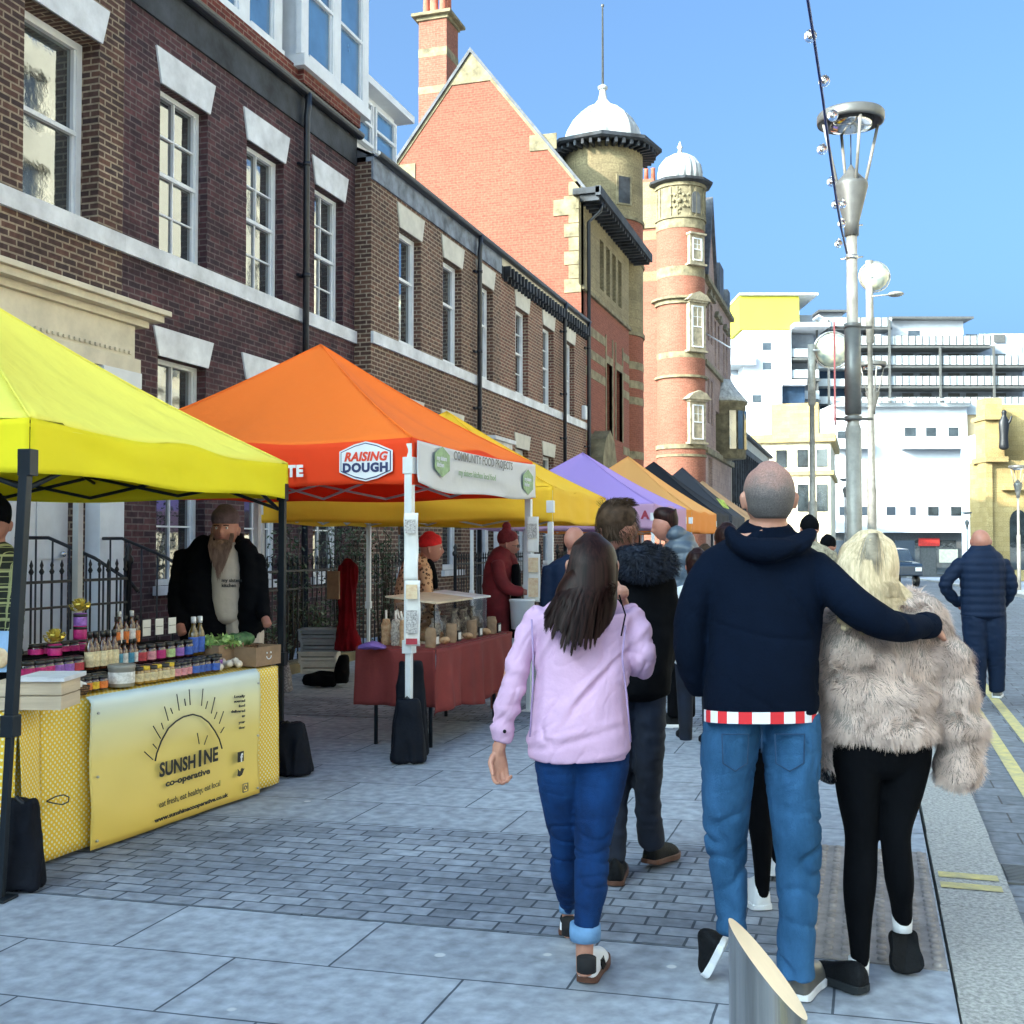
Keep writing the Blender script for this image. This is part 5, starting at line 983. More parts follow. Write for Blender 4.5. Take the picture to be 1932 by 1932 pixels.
K['hairDark']=M('dark_brown_hair',(.02,.007,.006),.45,.5,3,0,spec=.14,stretch=(30,30,1)); K['hairBr']=M('brown_hair',(.05,.03,.019),.6,.4,20,spec=.1); K['hairBl']=M('blonde_hair',(.76,.61,.4),.45,.3,14,col2=(.42,.315,.19),stretch=(6,6,1),spec=.3); K['hairRoot']=M('ash_roots',(.34,.29,.22),.5,.4,14,spec=.2)
K['fur']=M('beige_grey_fur',(.74,.585,.515),.8,.3,9,col2=(.48,.365,.32),spec=.12); K['furB']=M('fur_backing',(.3,.25,.225),.95,.2,20)
K['whiteS']=M('white_leather',(.72,.74,.78),.4,.05,5); K['gum']=M('dark_gum_sole',(.09,.035,.02),.6,.2,6); K['sockB']=M('black_sock',(.006,.006,.008),.9); K['sockW']=M('white_sock',(.72,.72,.74),.9,.05); K['rubW']=M('white_rubber',(.7,.72,.76),.5,.1); K['blkS']=M('black_mesh_shoe',(.006,.007,.009),.7,.3,30,.4,200,spec=.15); K['cuffj']=M('turned_denim',(.13,.27,.48),.85,.15,10)
K['shirtW']=M('white_check',(.72,.72,.76),.8,.03); K['shirtR']=M('red_check',(.62,.02,.03),.8,.05)
def crease(q,w=.07): x=noise.noise(q); return math.exp(-(x/w)**2)
def folds(amp,f=6,ax=(1,1,2.4),seed=0,amp2=None):
    a=Vector(ax)
    def w(p,n): 
        q=Vector((p.x*a.x,p.y*a.y,p.z*a.z))*f+Vector((seed,seed*2,0)); v=1-abs(noise.noise(q))*2.2; v2=noise.noise(q*2.3)
        return amp*(v*.7+v2*.5)
    return w
class Pose:
    def __init__(s,d): s.d=d
    def __call__(s,px,py,dz=0): return at(px,py,s.d+dz)
    def rows(s,L): return [(s(a[0],a[1],a[2]),a[3]*(s.d+a[2])/FPX,a[4]) for a in L]
def person(label,px,pyfoot,d,group=None):
    p=at(px,pyfoot,d); return thing('person',label,'person',(p.x,p.y,gz(p.y)),group)
# --- woman in the lilac jacket ---
P=Pose(4.05); t=person('woman with long dark hair in a lilac jacket and blue jeans, walking away',1110,1800,4.05)
torso=[(1105,1128,.0,28,.07),(1104,1146,.02,76,.10),(1104,1168,.02,99,.125),(1102,1215,.02,93,.13),(1098,1275,.01,87,.13),(1094,1330,.0,91,.14),(1093,1385,-.01,97,.155),(1093,1412,-.01,97,.155),(1093,1426,-.01,95,.152)]
la=[(1022,1152,.02,24,.055),(996,1195,.02,24,.056),(976,1255,.0,22,.052),(966,1305,-.02,25,.052),(955,1350,-.03,25,.048),(945,1398,-.03,22,.042)]
ra=[(1190,1160,.02,28,.058),(1203,1200,.0,28,.06),(1210,1240,.0,27,.058),(1208,1252,.12,26,.055),(1198,1215,.26,22,.05),(1185,1150,.33,19,.045)]
m=MB(); m.loft(P.rows(torso),28,4,.06,.9); m.loft(P.rows(la),18,4,.3); m.loft(P.rows(ra),18,4,.4)
def wl(p,n):
    px_=((p-CAMP).dot(RT))/((p-CAMP).dot(FW))*FPX+966; z=p.z
    q=Vector((px_*.012+p.z*3.2,p.z*11-px_*.018,p.y*3))
    v=.008*noise.noise(q*.6)-.009*crease(q*.8)*max(0,.35+noise.noise(q*.5+Vector((9,2,1))))*1.3-.005*crease(q*1.7+Vector((3,8,0)),.09)*max(0,.3+noise.noise(q*.7+Vector((1,7,1))))
    for (cx,cz,ang,wd,ln,am) in ((-.38,.99,.9,.012,.16,.008),(-.30,1.08,.75,.011,.2,.007),(-.42,.86,.25,.014,.2,.006),(-.2,.80,.15,.013,.2,.006),(-.5,1.15,1.1,.01,.15,.007),(-.15,1.0,-.5,.012,.15,.006),(-.33,.73,.05,.012,.25,.006)):
        dx=(px_-966)/FPX*4-( cx+.62); dz=z-cz; a=dx*math.cos(ang)+dz*math.sin(ang); b=-dx*math.sin(ang)+dz*math.cos(ang); v-=am*math.exp(-(b/wd)**2-(a/ln)**2)-am*.7*math.exp(-((b-wd*1.8)/wd)**2-(a/ln)**2)
    # sleeve creases
    if px_<1000: v+=.006*math.sin(z*70+px_*.05+3*noise.noise(p*6))*(.5+noise.noise(p*7))
    if px_>1180: v+=.005*math.sin(z*60-px_*.08+3*noise.noise(p*6))*(.5+noise.noise(p*7))
    return v
fuse(m,'jacket',K['lilac'],t,.006,4,wl)
m=MB(); m.tube([P(1003,1168,-.085),P(1006,1230,-.095),P(1005,1300,-.1),P(1000,1390,-.115)],.0035,6); m.tube([P(1180,1180,-.1),P(1174,1240,-.11),P(1182,1310,-.11),P(1190,1400,-.11)],.0035,6); m.build('seam',M('lilac_seam',(.36,.25,.46),.8),t)
m=MB(); m.tube([P(1168,1122,-.09),P(1180,1160,-.11),P(1172,1200,-.105)],.003,6); m.build('bag_strap',K['blackc'],t)
lg=[(1055,1405,0,50,.12),(1056,1450,0,47,.115),(1062,1520,.05,39,.10),(1068,1590,.12,31,.075),(1066,1640,.18,29,.075),(1070,1690,.24,20,.05),(1072,1708,.27,16,.045)]
rg=[(1130,1405,0,56,.12),(1130,1450,-.01,56,.12),(1124,1530,-.03,42,.105),(1117,1600,-.05,34,.082),(1116,1665,-.09,32,.08),(1109,1720,-.12,26,.062),(1106,1748,-.13,24,.055)]
m=MB(); m.loft(P.rows(lg),22,4,.2); m.loft(P.rows(rg),22,4,.2); fuse(m,'jeans',K['jeanB'],t,.0065,4,lambda p,n:-.0055*crease(Vector((p.x*4+p.z*2,p.y*4,p.z*17)),.1)*(.35+1.1*math.exp(-((p.z-.44)/.11)**2)+.6*math.exp(-((p.z-.82)/.07)**2)+.7*math.exp(-((p.z-.15)/.06)**2))+.003*noise.noise(p*7))
for c,r_,y0,y1 in ((P(1104,1757,-.13),29,1742,1772),(P(1072,1712,.27),17,1703,1720)):
    m=MB(); dd=(c-CAMP).dot(FW); R_=r_*dd/FPX; z0=at(966,y1,dd).z; z1=at(966,y0,dd).z; m.lathe([(R_*.86,z0),(R_*1.0,z0),(R_*1.04,(z0+z1)/2),(R_,z1),(R_*.86,z1)],(c.x,c.y,0),20); m.build('turn_up',K['cuffj'],t)
# body: legs, arms, head, hands
hc=P(1117,1068,.0); hm,HM,hr=headmesh(hc,.232,PI+TH,R(4)); m=MB(); m.merge(hm); m.loft(P.rows([(1116,1095,0,24,.05),(1112,1140,.01,26,.055),(1104,1180,.02,60,.08),(1100,1300,.01,65,.09),(1095,1410,0,70,.1)]),16,3,.3)
m.loft(P.rows([(1058,1420,0,34,.08),(1068,1590,.12,20,.05),(1071,1700,.27,12,.035),(1072,1740,.29,11,.03),(1072,1762,.3,11,.03)]),14,3,.3); m.loft(P.rows([(1130,1420,0,36,.08),(1118,1600,-.05,22,.055),(1107,1740,-.13,17,.045),(1103,1775,-.13,17,.04),(1103,1835,-.13,16,.035)]),14,3,.3)
m.loft(P.rows([(1012,1160,.02,18,.04),(968,1262,0,16,.035),(944,1400,-.03,12,.025),(941,1418,-.03,12,.022)]),12,3,.3)
m.merge(handmesh(P(941,1414,-.03),Vector((0,0,-1))+RT*.02+FN*.1,FN*.85+RT*.5,.168,-1,.85))
m.merge(handmesh(P(1180,1140,.33),UPZ+RT*-.3,-RT,.15,1,.6))
m.ball(P(1173,1118,.3),.03,10)
fuse(m,'body',K['skinA'],t,.0036,2)
m=MB(); m.lathe([(.034,P(0,1812,-.13).z),(.034,P(0,1787,-.13).z)],(P(1103,0,-.13).x,P(1103,0,-.13).y,0),16); m.build('sock',K['sockB'],t); m=MB(); m.lathe([(.031,P(0,1745,.29).z),(.031,P(0,1716,.29).z)],(P(1072,0,.29).x,P(1072,0,.29).y,0),14); m.build('sock',K['sockB'],t)
fwd=(FH*.96+RT*.28).normalized(); hl=gnd(1105,1860); hl.z=.004
u=shoe(t,hl,hl+fwd*.25,UPZ,K['whiteS'],K['gum'],.042,.088,K['blkS'])
m=MB(); m.ball(hl+fwd*.008+UPZ*.075,.026,12,(1.15,.8,.95)); m.build('heel_tab',K['blkS'],u)
hl2=gnd(1069,1772); hl2.z=.006; u=shoe(t,hl2,hl2+fwd*.25,UPZ,K['whiteS'],K['gum'],.042,.085,K['blkS']); m=MB(); m.ball(hl2+fwd*.008+UPZ*.07,.026,12,(1.15,.8,.95)); m.build('heel_tab',K['blkS'],u)
m=MB(); m.ball(P(952,1380,-.085),.007,8); m.build('cuff_button',K['blkS'],t)
# long dark hair
cap=MB(); cap.loft(P.rows([(1117,1012,.0,20,.05),(1117,1030,.0,39,.085),(1119,1062,.0,47,.108),(1114,1098,-.02,52,.10),(1106,1130,-.055,60,.07),(1098,1165,-.095,56,.04),(1094,1200,-.12,38,.02)]),26,4,.45)
hb=fuse(cap,'hair',K['hairDark'],t,.009,4)
_rl=random.Random(31); LK=[((k+.5)/46*2-1+_rl.gauss(0,.02),_rl.random(),_rl.gauss(0,1)) for k in range(46)]
def lh(rg_):
    lk=rg_.choice(LK); b=rg_.gauss(0,1); s=max(-1,min(1,lk[0]+rg_.gauss(0,.035))); top=P(1117+s*14,1004+abs(s)*4,-.02+.02*rg_.random())
    x1=1118+s*47; x2=1104+s*64+rg_.gauss(0,3); 
    # ragged bottom: longest near the middle left of centre
    e=1246-(62 if s<0 else 95)*abs(s+.0)**1.6-lk[1]*44-rg_.random()*10-(20 if s>.6 else 0); 
    lyr=rg_.random()*.012
    pts=[top,P(1117+s*36,1024+abs(s)*8,-.075*math.cos(s*1.3)-lyr),P(x1,1066,-.108*math.cos(s*1.25)-lyr),P(1115+s*50,1105,-.11*math.cos(s*1.1)-lyr)]
    xe=1091+lk[0]*66+lk[2]*3.5+rg_.gauss(0,1.0)
    for q in (.3,.6,.85,1.0): y=1105+(e-1105)*q; pts.append(P(1112+s*53+(xe-(1112+s*53))*q,y,-.115*math.cos(s*.8)-.018-lyr-.03*q+.012*math.sin(q*3+b)))
    return pts,(FN+RT*s*.8).normalized()
strands('hair_strands',K['hairDark'],hb,lh,6500,7,.0036,3,.15)
# --- man in navy hoodie ---
P=Pose(3.85); t=person('balding man in a navy hoodie with his arm round the woman in fur',1440,1850,3.85)
torso=[(1450,985,.02,40,.085),(1447,1020,.03,74,.10),(1445,1052,.03,118,.125),(1443,1090,.02,120,.14),(1443,1150,.01,110,.15),(1440,1220,0,106,.15),(1437,1280,-.01,105,.15),(1437,1322,-.01,107,.15),(1437,1341,-.01,106,.152)]
la=[(1350,1070,.02,34,.075),(1322,1110,.02,34,.072),(1304,1170,.02,32,.068),(1301,1225,.02,30,.062),(1307,1265,.05,25,.055),(1318,1300,.09,18,.045)]
ra=[(1532,1070,.0,36,.075),(1572,1105,-.06,37,.075),(1612,1143,-.14,37,.07),(1660,1172,-.15,34,.062),(1706,1184,-.11,28,.054),(1742,1181,-.05,24,.045),(1752,1180,-.03,24,.042)]
m=MB(); m.loft(P.rows(torso),30,4,.05,.88); m.loft(P.rows(la),18,4,.4); m.loft(P.rows(ra),18,4,.4)
m.loft(P.rows([(1380,1012,-.02,14,.05),(1400,1030,-.08,20,.06),(1447,1040,-.12,26,.055),(1500,1030,-.08,20,.06),(1522,1010,-.02,14,.05)]),18,4,.5)
def wn_(p,n): return .007*noise.noise(Vector((p.x*5,p.y*5,p.z*6)))-.009*crease(Vector((p.x*2.6+p.z*3,p.y*3,p.z*6)),.08)*max(0,.5+noise.noise(p*2.5))-.005*crease(Vector((p.x*6-p.z*5,p.y*6,p.z*13)),.1)*max(0,.3+noise.noise(p*3+Vector((4,0,0))))
fuse(m,'hoodie',K['navy'],t,.007,4,wn_)
m=MB(); m.loft(P.rows([(1738,1181,-.05,25,.046),(1748,1180,-.035,26,.046),(1758,1180,-.02,24,.043)]),18,3,.2); m.build('cuff',K['navy'],t)
lg=[(1385,1345,0,52,.13),(1378,1400,.0,54,.135),(1370,1480,.02,49,.12),(1368,1560,.05,42,.10),(1372,1620,.08,37,.09),(1380,1700,.06,31,.075),(1380,1760,.04,29,.07)]
rg=[(1490,1345,0,54,.13),(1492,1400,-.01,54,.135),(1495,1480,-.03,50,.12),(1503,1560,-.05,46,.105),(1506,1640,-.06,42,.095),(1504,1730,-.08,36,.08),(1502,1800,-.08,34,.08),(1502,1838,-.08,35,.085)]
m=MB(); m.loft(P.rows(lg),22,4,.2); m.loft(P.rows(rg),22,4,.2); 
def wj(p,n): return .006*noise.noise(p*5)-.011*crease(Vector((p.x*4+p.z*3,p.y*4,p.z*9+3)),.11)*(.4+.9*math.exp(-((p.z-.52)/.13)**2)+.7*math.exp(-((p.z-.16)/.1)**2))-.005*crease(Vector((p.x*8-p.z*5,p.y*8,p.z*17)),.1)*max(0,.3+noise.noise(p*3))
jn=fuse(m,'jeans',K['jeanL'],t,.007,4,wj)
m=MB()
for x0,x1 in ((1362,1412),(1462,1518)):
    for pts in ([(x0,1385),(x0+2,1440),((x0+x1)/2,1455),(x1-2,1440),(x1,1385),(x0,1385)],): m.tube([P(a,b,-.152+.012*(abs(a-(x0+x1)/2)/28)**2) for a,b in pts],.0025,5)
m.tube([P(1437,1372,-.125),P(1437,1420,-.13)],.003,5); m.build('pocket_seam',M('seam_denim',(.01,.04,.1),.9),jn)
m=MB(); N_=26
for i in range(N_):
    a0=-PI*.98+PI*.96*i/N_*1.0; 
    def pt(a,yy,e=0): return P(1436+107*math.copysign(abs(math.cos(a))**.85,math.cos(a)),yy+6*-math.sin(a)*1,(.168+e)*math.copysign(abs(math.sin(a))**.6,math.sin(a))-.0)
    a1=-PI*.98+PI*.96*(i+1)/N_; mi_=0 if (i//2)%2==0 else 1
    m.quad(pt(a0,1360,.0),pt(a1,1360,.0),pt(a1,1338,.0),pt(a0,1338,.0),mi=mi_)
o=m.build('shirt_hem',[K['shirtW'],K['shirtR']],t); solid(o,.004)
hc=P(1450,941,.0); hm,HM,hr=headmesh(hc,.238,PI+TH-.05,R(3),fat=1.0); m=MB(); m.merge(hm)
m.loft(P.rows([(1450,955,0,31,.06),(1449,990,.01,37,.07),(1446,1030,.02,70,.08),(1443,1150,0,78,.1),(1438,1340,0,78,.1)]),18,3,.3)
m.loft(P.rows([(1385,1360,0,36,.09),(1370,1560,.05,26,.06),(1380,1740,.04,14,.035)]),14,3,.3); m.loft(P.rows([(1490,1360,0,36,.09),(1504,1600,-.05,28,.06),(1503,1800,-.08,15,.035)]),14,3,.3)
m.loft(P.rows([(1532,1072,0,22,.045),(1612,1143,-.14,20,.04),(1660,1172,-.15,18,.035),(1750,1181,-.035,15,.028),(1762,1181,-.02,15,.024)]),12,3,.3)
m.merge(handmesh(P(1757,1181,-.02),RT*.6+FH*.75+UPZ*-.3,-RT*.5-UPZ*.5+FH*.3,.185,-1,.5))
fuse(m,'body',K['skinA'],t,.005,2)
cap=MB(); cap.loft([(hc+UPZ*-.045+FN*.016,.074,.078),(hc+UPZ*.0+FN*.012,.085,.096),(hc+UPZ*.045+FN*.007,.085,.099),(hc+UPZ*.085+FN*.004,.069,.082),(hc+UPZ*.109,.04,.05)],30,4,.5)
fuse(cap,'stubble_hair',K['scalp'],t,.006,5)
hl=gnd(1372,1782)
hl=at(1374,1778,3.93); tx=at(1342,1844,4.0); shoe(t,hl,Vector((tx.x,tx.y,max(.012,tx.z))),-RT*.85+UPZ*.45+FH*.35,K['blkS'],K['rubW'],.042,.085)
hl=gnd(1500,1893); hl.z=.004; f2=(FH*.85+RT*.5).normalized(); shoe(t,hl,hl+f2*.28,UPZ,K['grey_dark'],K['rubW'],.05,.1)
# --- woman in fur coat ---
P=Pose(3.98); t=person('blonde woman in a fluffy beige fur coat and black leggings',1650,1850,3.98)
torso=[(1640,1120,.0,50,.09),(1648,1150,.0,100,.14),(1655,1190,.0,112,.17),(1655,1250,.0,112,.18),(1656,1310,.0,108,.18),(1660,1360,.0,102,.18),(1661,1380,.0,96,.17)]
la=[(1560,1180,.02,24,.08),(1556,1260,.03,24,.08),(1560,1350,.05,24,.08),(1562,1425,.07,24,.07),(1560,1440,.08,20,.06)]
ra=[(1752,1180,.0,38,.10),(1778,1240,-.01,42,.11),(1796,1310,-.02,44,.11),(1806,1380,-.02,43,.11),(1806,1430,-.02,40,.10),(1803,1455,-.02,34,.09)]
m=MB(); m.loft(P.rows(torso),26,4,.3); m.loft(P.rows(la),16,4,.5); m.loft(P.rows(ra),18,4,.6); m.loft(P.rows([(1610,1140,-.03,26,.06),(1700,1140,-.05,34,.08),(1745,1150,-.02,30,.07)]),14,3,.5)
coat=fuse(m,'fur_coat',K['furB'],t,.012,3,lambda p,n:.012*noise.noise(p*8)+.012*math.sin(p.z*44+2*noise.noise(p*4)))
me=coat.data; off=wloc(coat); tot=[]; 
ar=np.array([pl.area for pl in me.polygons]); cum=np.cumsum(ar); cum/=cum[-1]; cen=[Vector(pl.center)+off for pl in me.polygons]; nor=[Vector(pl.normal) for pl in me.polygons]; msz=math.sqrt(ar.mean())
def fg(rg_):
    i=int(np.searchsorted(cum,rg_.random())); n=nor[i]; c=cen[i]
    if n.dot(FN)<-.35: return None
    c=c+Vector((rg_.gauss(0,1),rg_.gauss(0,1),rg_.gauss(0,1)))*msz*.5; c-=n*.004
    px_=((c-CAMP).dot(RT))/((c-CAMP).dot(FW))*FPX+966
    py_=966-((c-CAMP).dot(UP))/((c-CAMP).dot(FW))*FPX
    if 1560<px_<1772 and n.dot(FN)>0 and abs(py_-(1150+.22*(px_-1600) if px_<1690 else 1182))<26 and rg_.random()<.75: return None
    q=c*11; fl=Vector((noise.noise(q),noise.noise(q+Vector((7,0,0))),noise.noise(q+Vector((0,9,0)))-.15)); cl=c*26; f2=Vector((noise.noise(cl),noise.noise(cl+Vector((7,0,0))),noise.noise(cl+Vector((0,9,0)))))
    d=(n*.62+fl*.9+f2*.55+Vector((0,0,-.5))).normalized(); L_=.022+.016*rg_.random(); e=(d+Vector((0,0,-.25))+f2*.35).normalized()
    return [c,c+d*L_*.5,c+d*L_*.5+e*L_*.5],n
furo=strands('fur_pile',K['fur'],coat,fg,85000,2,.0019,5,.2)
lg=[(1617,1375,0,48,.12),(1614,1430,0,44,.12),(1619,1510,0,36,.10),(1625,1580,-.01,29,.075),(1622,1650,-.02,30,.078),(1620,1720,-.03,25,.06),(1622,1800,-.04,17,.045),(1622,1812,-.04,16,.042)]
rg=[(1703,1375,0,50,.12),(1706,1430,0,46,.12),(1694,1510,.0,37,.10),(1689,1575,-.02,26,.075),(1696,1650,-.0,26,.075),(1700,1700,.03,20,.055),(1702,1732,.06,17,.045)]
m=MB(); m.loft(P.rows(lg),22,4,.2); m.loft(P.rows(rg),22,4,.2); m.loft(P.rows([(1660,1360,0,88,.13),(1660,1410,0,90,.14),(1660,1440,-.0,84,.12)]),26,3,.4); fuse(m,'leggings',K['blackc'],t,.009,3,lambda p,n:.003*noise.noise(p*9))
hc=P(1640,1068,.0); hm,HM,hr=headmesh(hc,.225,PI+TH+.1,R(2),R(3)); m=MB(); m.merge(hm); m.loft(P.rows([(1640,1095,0,24,.05),(1645,1140,0,28,.055),(1655,1200,0,70,.1),(1660,1370,0,66,.1)]),16,3,.3); m.loft(P.rows([(1617,1400,0,32,.08),(1624,1580,-.01,20,.05),(1622,1800,-.04,13,.035),(1620,1845,-.04,13,.03)]),14,3,.3); m.loft(P.rows([(1703,1400,0,32,.08),(1690,1575,-.02,20,.05),(1702,1730,.06,13,.035),(1703,1745,.08,13,.03)]),14,3,.3)
m.merge(handmesh(P(1810,1385,-.02),-UPZ,-RT,.14,1,.9)); m.merge(handmesh(P(1561,1362,.06),-UPZ,RT,.13,1,.9)); m.loft(P.rows([(1755,1190,0,22,.05),(1800,1310,-.02,20,.04),(1810,1390,-.02,14,.03)]),12,3,.3); m.loft(P.rows([(1560,1190,.02,16,.05),(1560,1300,.04,14,.04),(1561,1365,.06,12,.03)]),12,3,.3)
fuse(m,'body',K['skinA'],t,.0055,2)
cap=MB(); cap.loft(P.rows([(1640,1010,.0,28,.05),(1640,1030,.0,50,.085),(1638,1062,.0,57,.11),(1636,1098,-.02,56,.10),(1640,1135,-.07,56,.06),(1648,1160,-.12,54,.04)]),26,4,.45)
hb=fuse(cap,'hair',K['hairBl'],t,.009,4,lambda p,n:.004*noise.noise(Vector((p.x*40,p.y*40,p.z*5))))
_rl=random.Random(37); LB2=[((k+.5)/40*2-1+_rl.gauss(0,.03),_rl.random(),_rl.gauss(0,1)) for k in range(40)]
def bh(rg_):
    lk=rg_.choice(LB2); s=max(-1,min(1,lk[0]+rg_.gauss(0,.05))); lyr=rg_.random()*.018; wv=lk[2]+rg_.gauss(0,.25); e=1152+18*(1-abs(s))+lk[1]*30+rg_.random()*6
    if s>.2: e=1125+lk[1]*50
    x3=1642+s*62+(85*(s-.2)*lk[1] if s>.2 else 0)
    pts=[P(1650+s*6,1002+abs(s)*3,-.01),P(1642+s*38,1018+abs(s)*8,-.07*math.cos(s*1.3)-lyr),P(1637+s*56,1058,-.112*math.cos(s*1.25)-lyr),P(1637+s*58,1095,-.12*math.cos(s*1.1)-lyr)]
    for q in (.35,.7,1.0): pts.append(P(1637+s*58+(x3-1637-s*58)*q+wv*3*math.sin(q*3),1095+(e-1095)*q,-.13*math.cos(s*.9)-.035*q-lyr+.008*math.sin(q*5+wv)))
    return pts,(FN+RT*s*.8).normalized()
strands('hair_strands',K['hairBl'],hb,bh,3800,6,.0034,8,.2)
def br(rg_):
    s=rg_.gauss(0,.35); return [P(1650+s*6,1001,-.015),P(1648+s*16,1015,-.082),P(1646+s*24,1040,-.122),P(1645+s*30,1056+rg_.random()*34,-.130)],(FN+RT*s*.8)
strands('root_strands',K['hairRoot'],hb,br,160,3,.003,9,.2)
for c,z0,z1 in ((P(1620,1800,-.04),1838,1806),(P(1702,1740,.06),1756,1728)):
    dd=(c-CAMP).dot(FW); m=MB(); m.lathe([(.034,at(966,z0,dd).z),(.036,at(966,z1,dd).z)],(c.x,c.y,0),14); m.build('sock',K['sockW'],t)
hl=gnd(1634,1879); hl.z=.004; f2=(FH*.8-RT*.6).normalized(); u=shoe(t,hl,hl+f2*.225,UPZ,K['blkS'],M('charcoal_sole',(.02,.024,.028),.6,spec=.2),.043,.078,sole_h=.03)
hh_=at(1706,1752,4.06); tt=at(1716,1826,4.0); tt.z=.02; u=shoe(t,hh_,tt,FH*1.0+UPZ*.35,K['blkS'],K['blkS'],.05,.10,sole_h=.035)
b_=thing('handbag','small black handbag held low beside the fur coat','handbag',P(1558,1465,.05)); m=MB(); m.loft(P.rows([(1548,1450,.05,8,.05),(1560,1458,.05,20,.06),(1568,1470,.05,14,.05)]),14,3,.5); fuse(m,'bag',M('glossy_black',(.01,.01,.012),.25,.2,20),b_,.006,2,lambda p,n:.004*noise.noise(p*25)); m=MB(); m.tube([P(1550,1452,.02),P(1556,1438,.03),P(1566,1452,.03)],.004,6); m.build('handle',K['steel'],b_)
# --- generic figures ---
def figure(P,t,parts,body,vox=.012,sm=3):
    for nm,mat,lofts,wr in parts:
        m=MB()
        for L_ in lofts: m.loft(P.rows(L_),18,3,.35)
        fuse(m,nm,mat,t,vox,sm,wr)
    m=MB()
    for L_ in body: m.loft(P.rows(L_),12,3,.3)
    return m
# dark coated man with navy fur collar
P=Pose(5.15); t=person('short-haired man in a long black coat with a navy fur collar, behind the lilac jacket',1205,1650,5.15)
m=figure(P,t,[('coat',K['blackc'],[[(1205,1065,.02,36,.09),(1206,1090,.02,58,.13),(1206,1140,.02,66,.15),(1208,1200,.01,66,.15),(1206,1260,0,62,.15),(1204,1300,0,60,.15)],[(1160,1095,.02,20,.07),(1150,1170,.02,18,.07),(1152,1240,.1,15,.06),(1165,1262,.2,12,.05)],[(1252,1095,.02,22,.07),(1262,1170,.0,19,.07),(1258,1235,.05,16,.06),(1250,1280,.1,12,.05)]],folds(.008,5)),
 ('trousers',K['denimD'],[[(1176,1290,0,28,.1),(1172,1380,.08,24,.09),(1168,1480,.1,20,.07),(1163,1560,.05,18,.06),(1162,1626,.0,17,.06)],[(1226,1290,0,32,.11),(1226,1380,.02,28,.1),(1224,1450,.05,26,.09),(1222,1510,.1,24,.075),(1226,1560,.15,24,.07),(1230,1588,.18,24,.07)]],folds(.008,7))],
 [[(1175,1290,0,18,.05),(1170,1420,.08,10,.03)],[(1226,1290,0,18,.05),(1226,1420,.04,11,.03)],[(1164,1010,0,22,.05),(1180,1060,.01,26,.05),(1205,1290,0,40,.08)]])
hm,HM,hr=headmesh(P(1166,1000,0),.235,PI+TH+.35,R(6)); m.merge(hm); fuse(m,'body',K['skinR'],t,.008,2)
hc=P(1163,990,0); cap=MB(); cap.loft([(hc+UPZ*-.06+FN*.025,.07,.07),(hc+UPZ*-.01+FN*.012,.09,.10),(hc+UPZ*.05+FN*.0,.09,.108),(hc+UPZ*.085-FN*.0,.07,.09)],24,3,.5); hb=fuse(cap,'hair',K['hairBr'],t,.008,3,lambda p,n:.004*noise.noise(p*40))
def sh(rg_):
    a=rg_.random()*2*PI; z=rg_.random(); zz=-.07+.19*z; rr=.094*math.sqrt(max(.02,1-((zz-.01)/.125)**2)); n=Vector((math.cos(a),math.sin(a),0)); c=hc+n*rr*1.04+UPZ*zz; d=(n*.35+Vector((0,0,-.8 if z<.8 else .1))+RT*.25).normalized(); return [c,c+d*.016,c+d*.03],n
strands('hair_strands',K['hairBr'],hb,sh,2600,2,.0022,4)
m=MB(); m.loft(P.rows([(1170,1058,-.1,18,.05),(1200,1052,-.16,24,.05),(1240,1052,-.12,22,.05),(1258,1060,-.02,16,.05)]),18,4,.6); m.loft(P.rows([(1178,1068,-.13,10,.05),(1215,1072,-.17,18,.04),(1252,1070,-.1,12,.04)]),14,3,.5); fc=fuse(m,'fur_collar',K['navyf'],t,.01,2,lambda p,n:.012*noise.noise(p*30))
me=fc.data; offc=wloc(fc); cenc=[Vector(v.co)+offc for v in me.vertices]; norc=[Vector(v.normal) for v in me.vertices]
strands('fur_pile',K['navyf'],fc,lambda r_:(lambda i:([cenc[i],cenc[i]+norc[i]*.014+Vector((r_.gauss(0,.006),r_.gauss(0,.006),-.004)),cenc[i]+norc[i]*.026+Vector((r_.gauss(0,.01),r_.gauss(0,.01),-.014))],norc[i]))(r_.randrange(len(cenc))),6000,2,.003,3)
for (hx,hy,dz,tx_,w_) in ((1222,1640,.17,.9,.05),(1160,1676,-.02,.2,.045)):
    hl=at(hx,hy,5.15+dz); hl=gnd(hx,hy) if hy>1660 else Vector((hl.x,hl.y,.03)); shoe(t,Vector((hl.x,hl.y,max(.005,hl.z))),Vector((hl.x,hl.y,.01))+(FH*.8+RT*tx_*.6).normalized()*.28,UPZ,K['blkS'],K['gum'],w_,.1)
# woman in black in front of the couple, white trainers
P=Pose(4.75); t=person('person in black with white trainers, mostly hidden in front of the navy hoodie',1430,1700,4.75)
m=figure(P,t,[('coat',K['blackc'],[[(1440,1130,0,40,.1),(1440,1180,0,58,.13),(1440,1300,0,54,.13),(1440,1400,0,54,.13)]],None),('leggings',K['blackc'],[[(1428,1400,0,30,.1),(1430,1500,0,27,.08),(1437,1590,0,20,.06),(1438,1650,0,15,.045),(1438,1688,0,13,.04)],[(1462,1400,0,30,.1),(1468,1500,.15,24,.08),(1470,1590,.25,18,.05),(1470,1620,.3,14,.045)]],None)],[[(1440,1095,0,22,.05),(1440,1150,0,24,.05),(1440,1300,0,30,.06)],[(1437,1500,0,12,.03),(1438,1690,0,10,.03)]])
hm,HM,hr=headmesh(P(1440,1085,0),.22,PI+TH); m.merge(hm); fuse(m,'body',K['skinA'],t,.012,2)
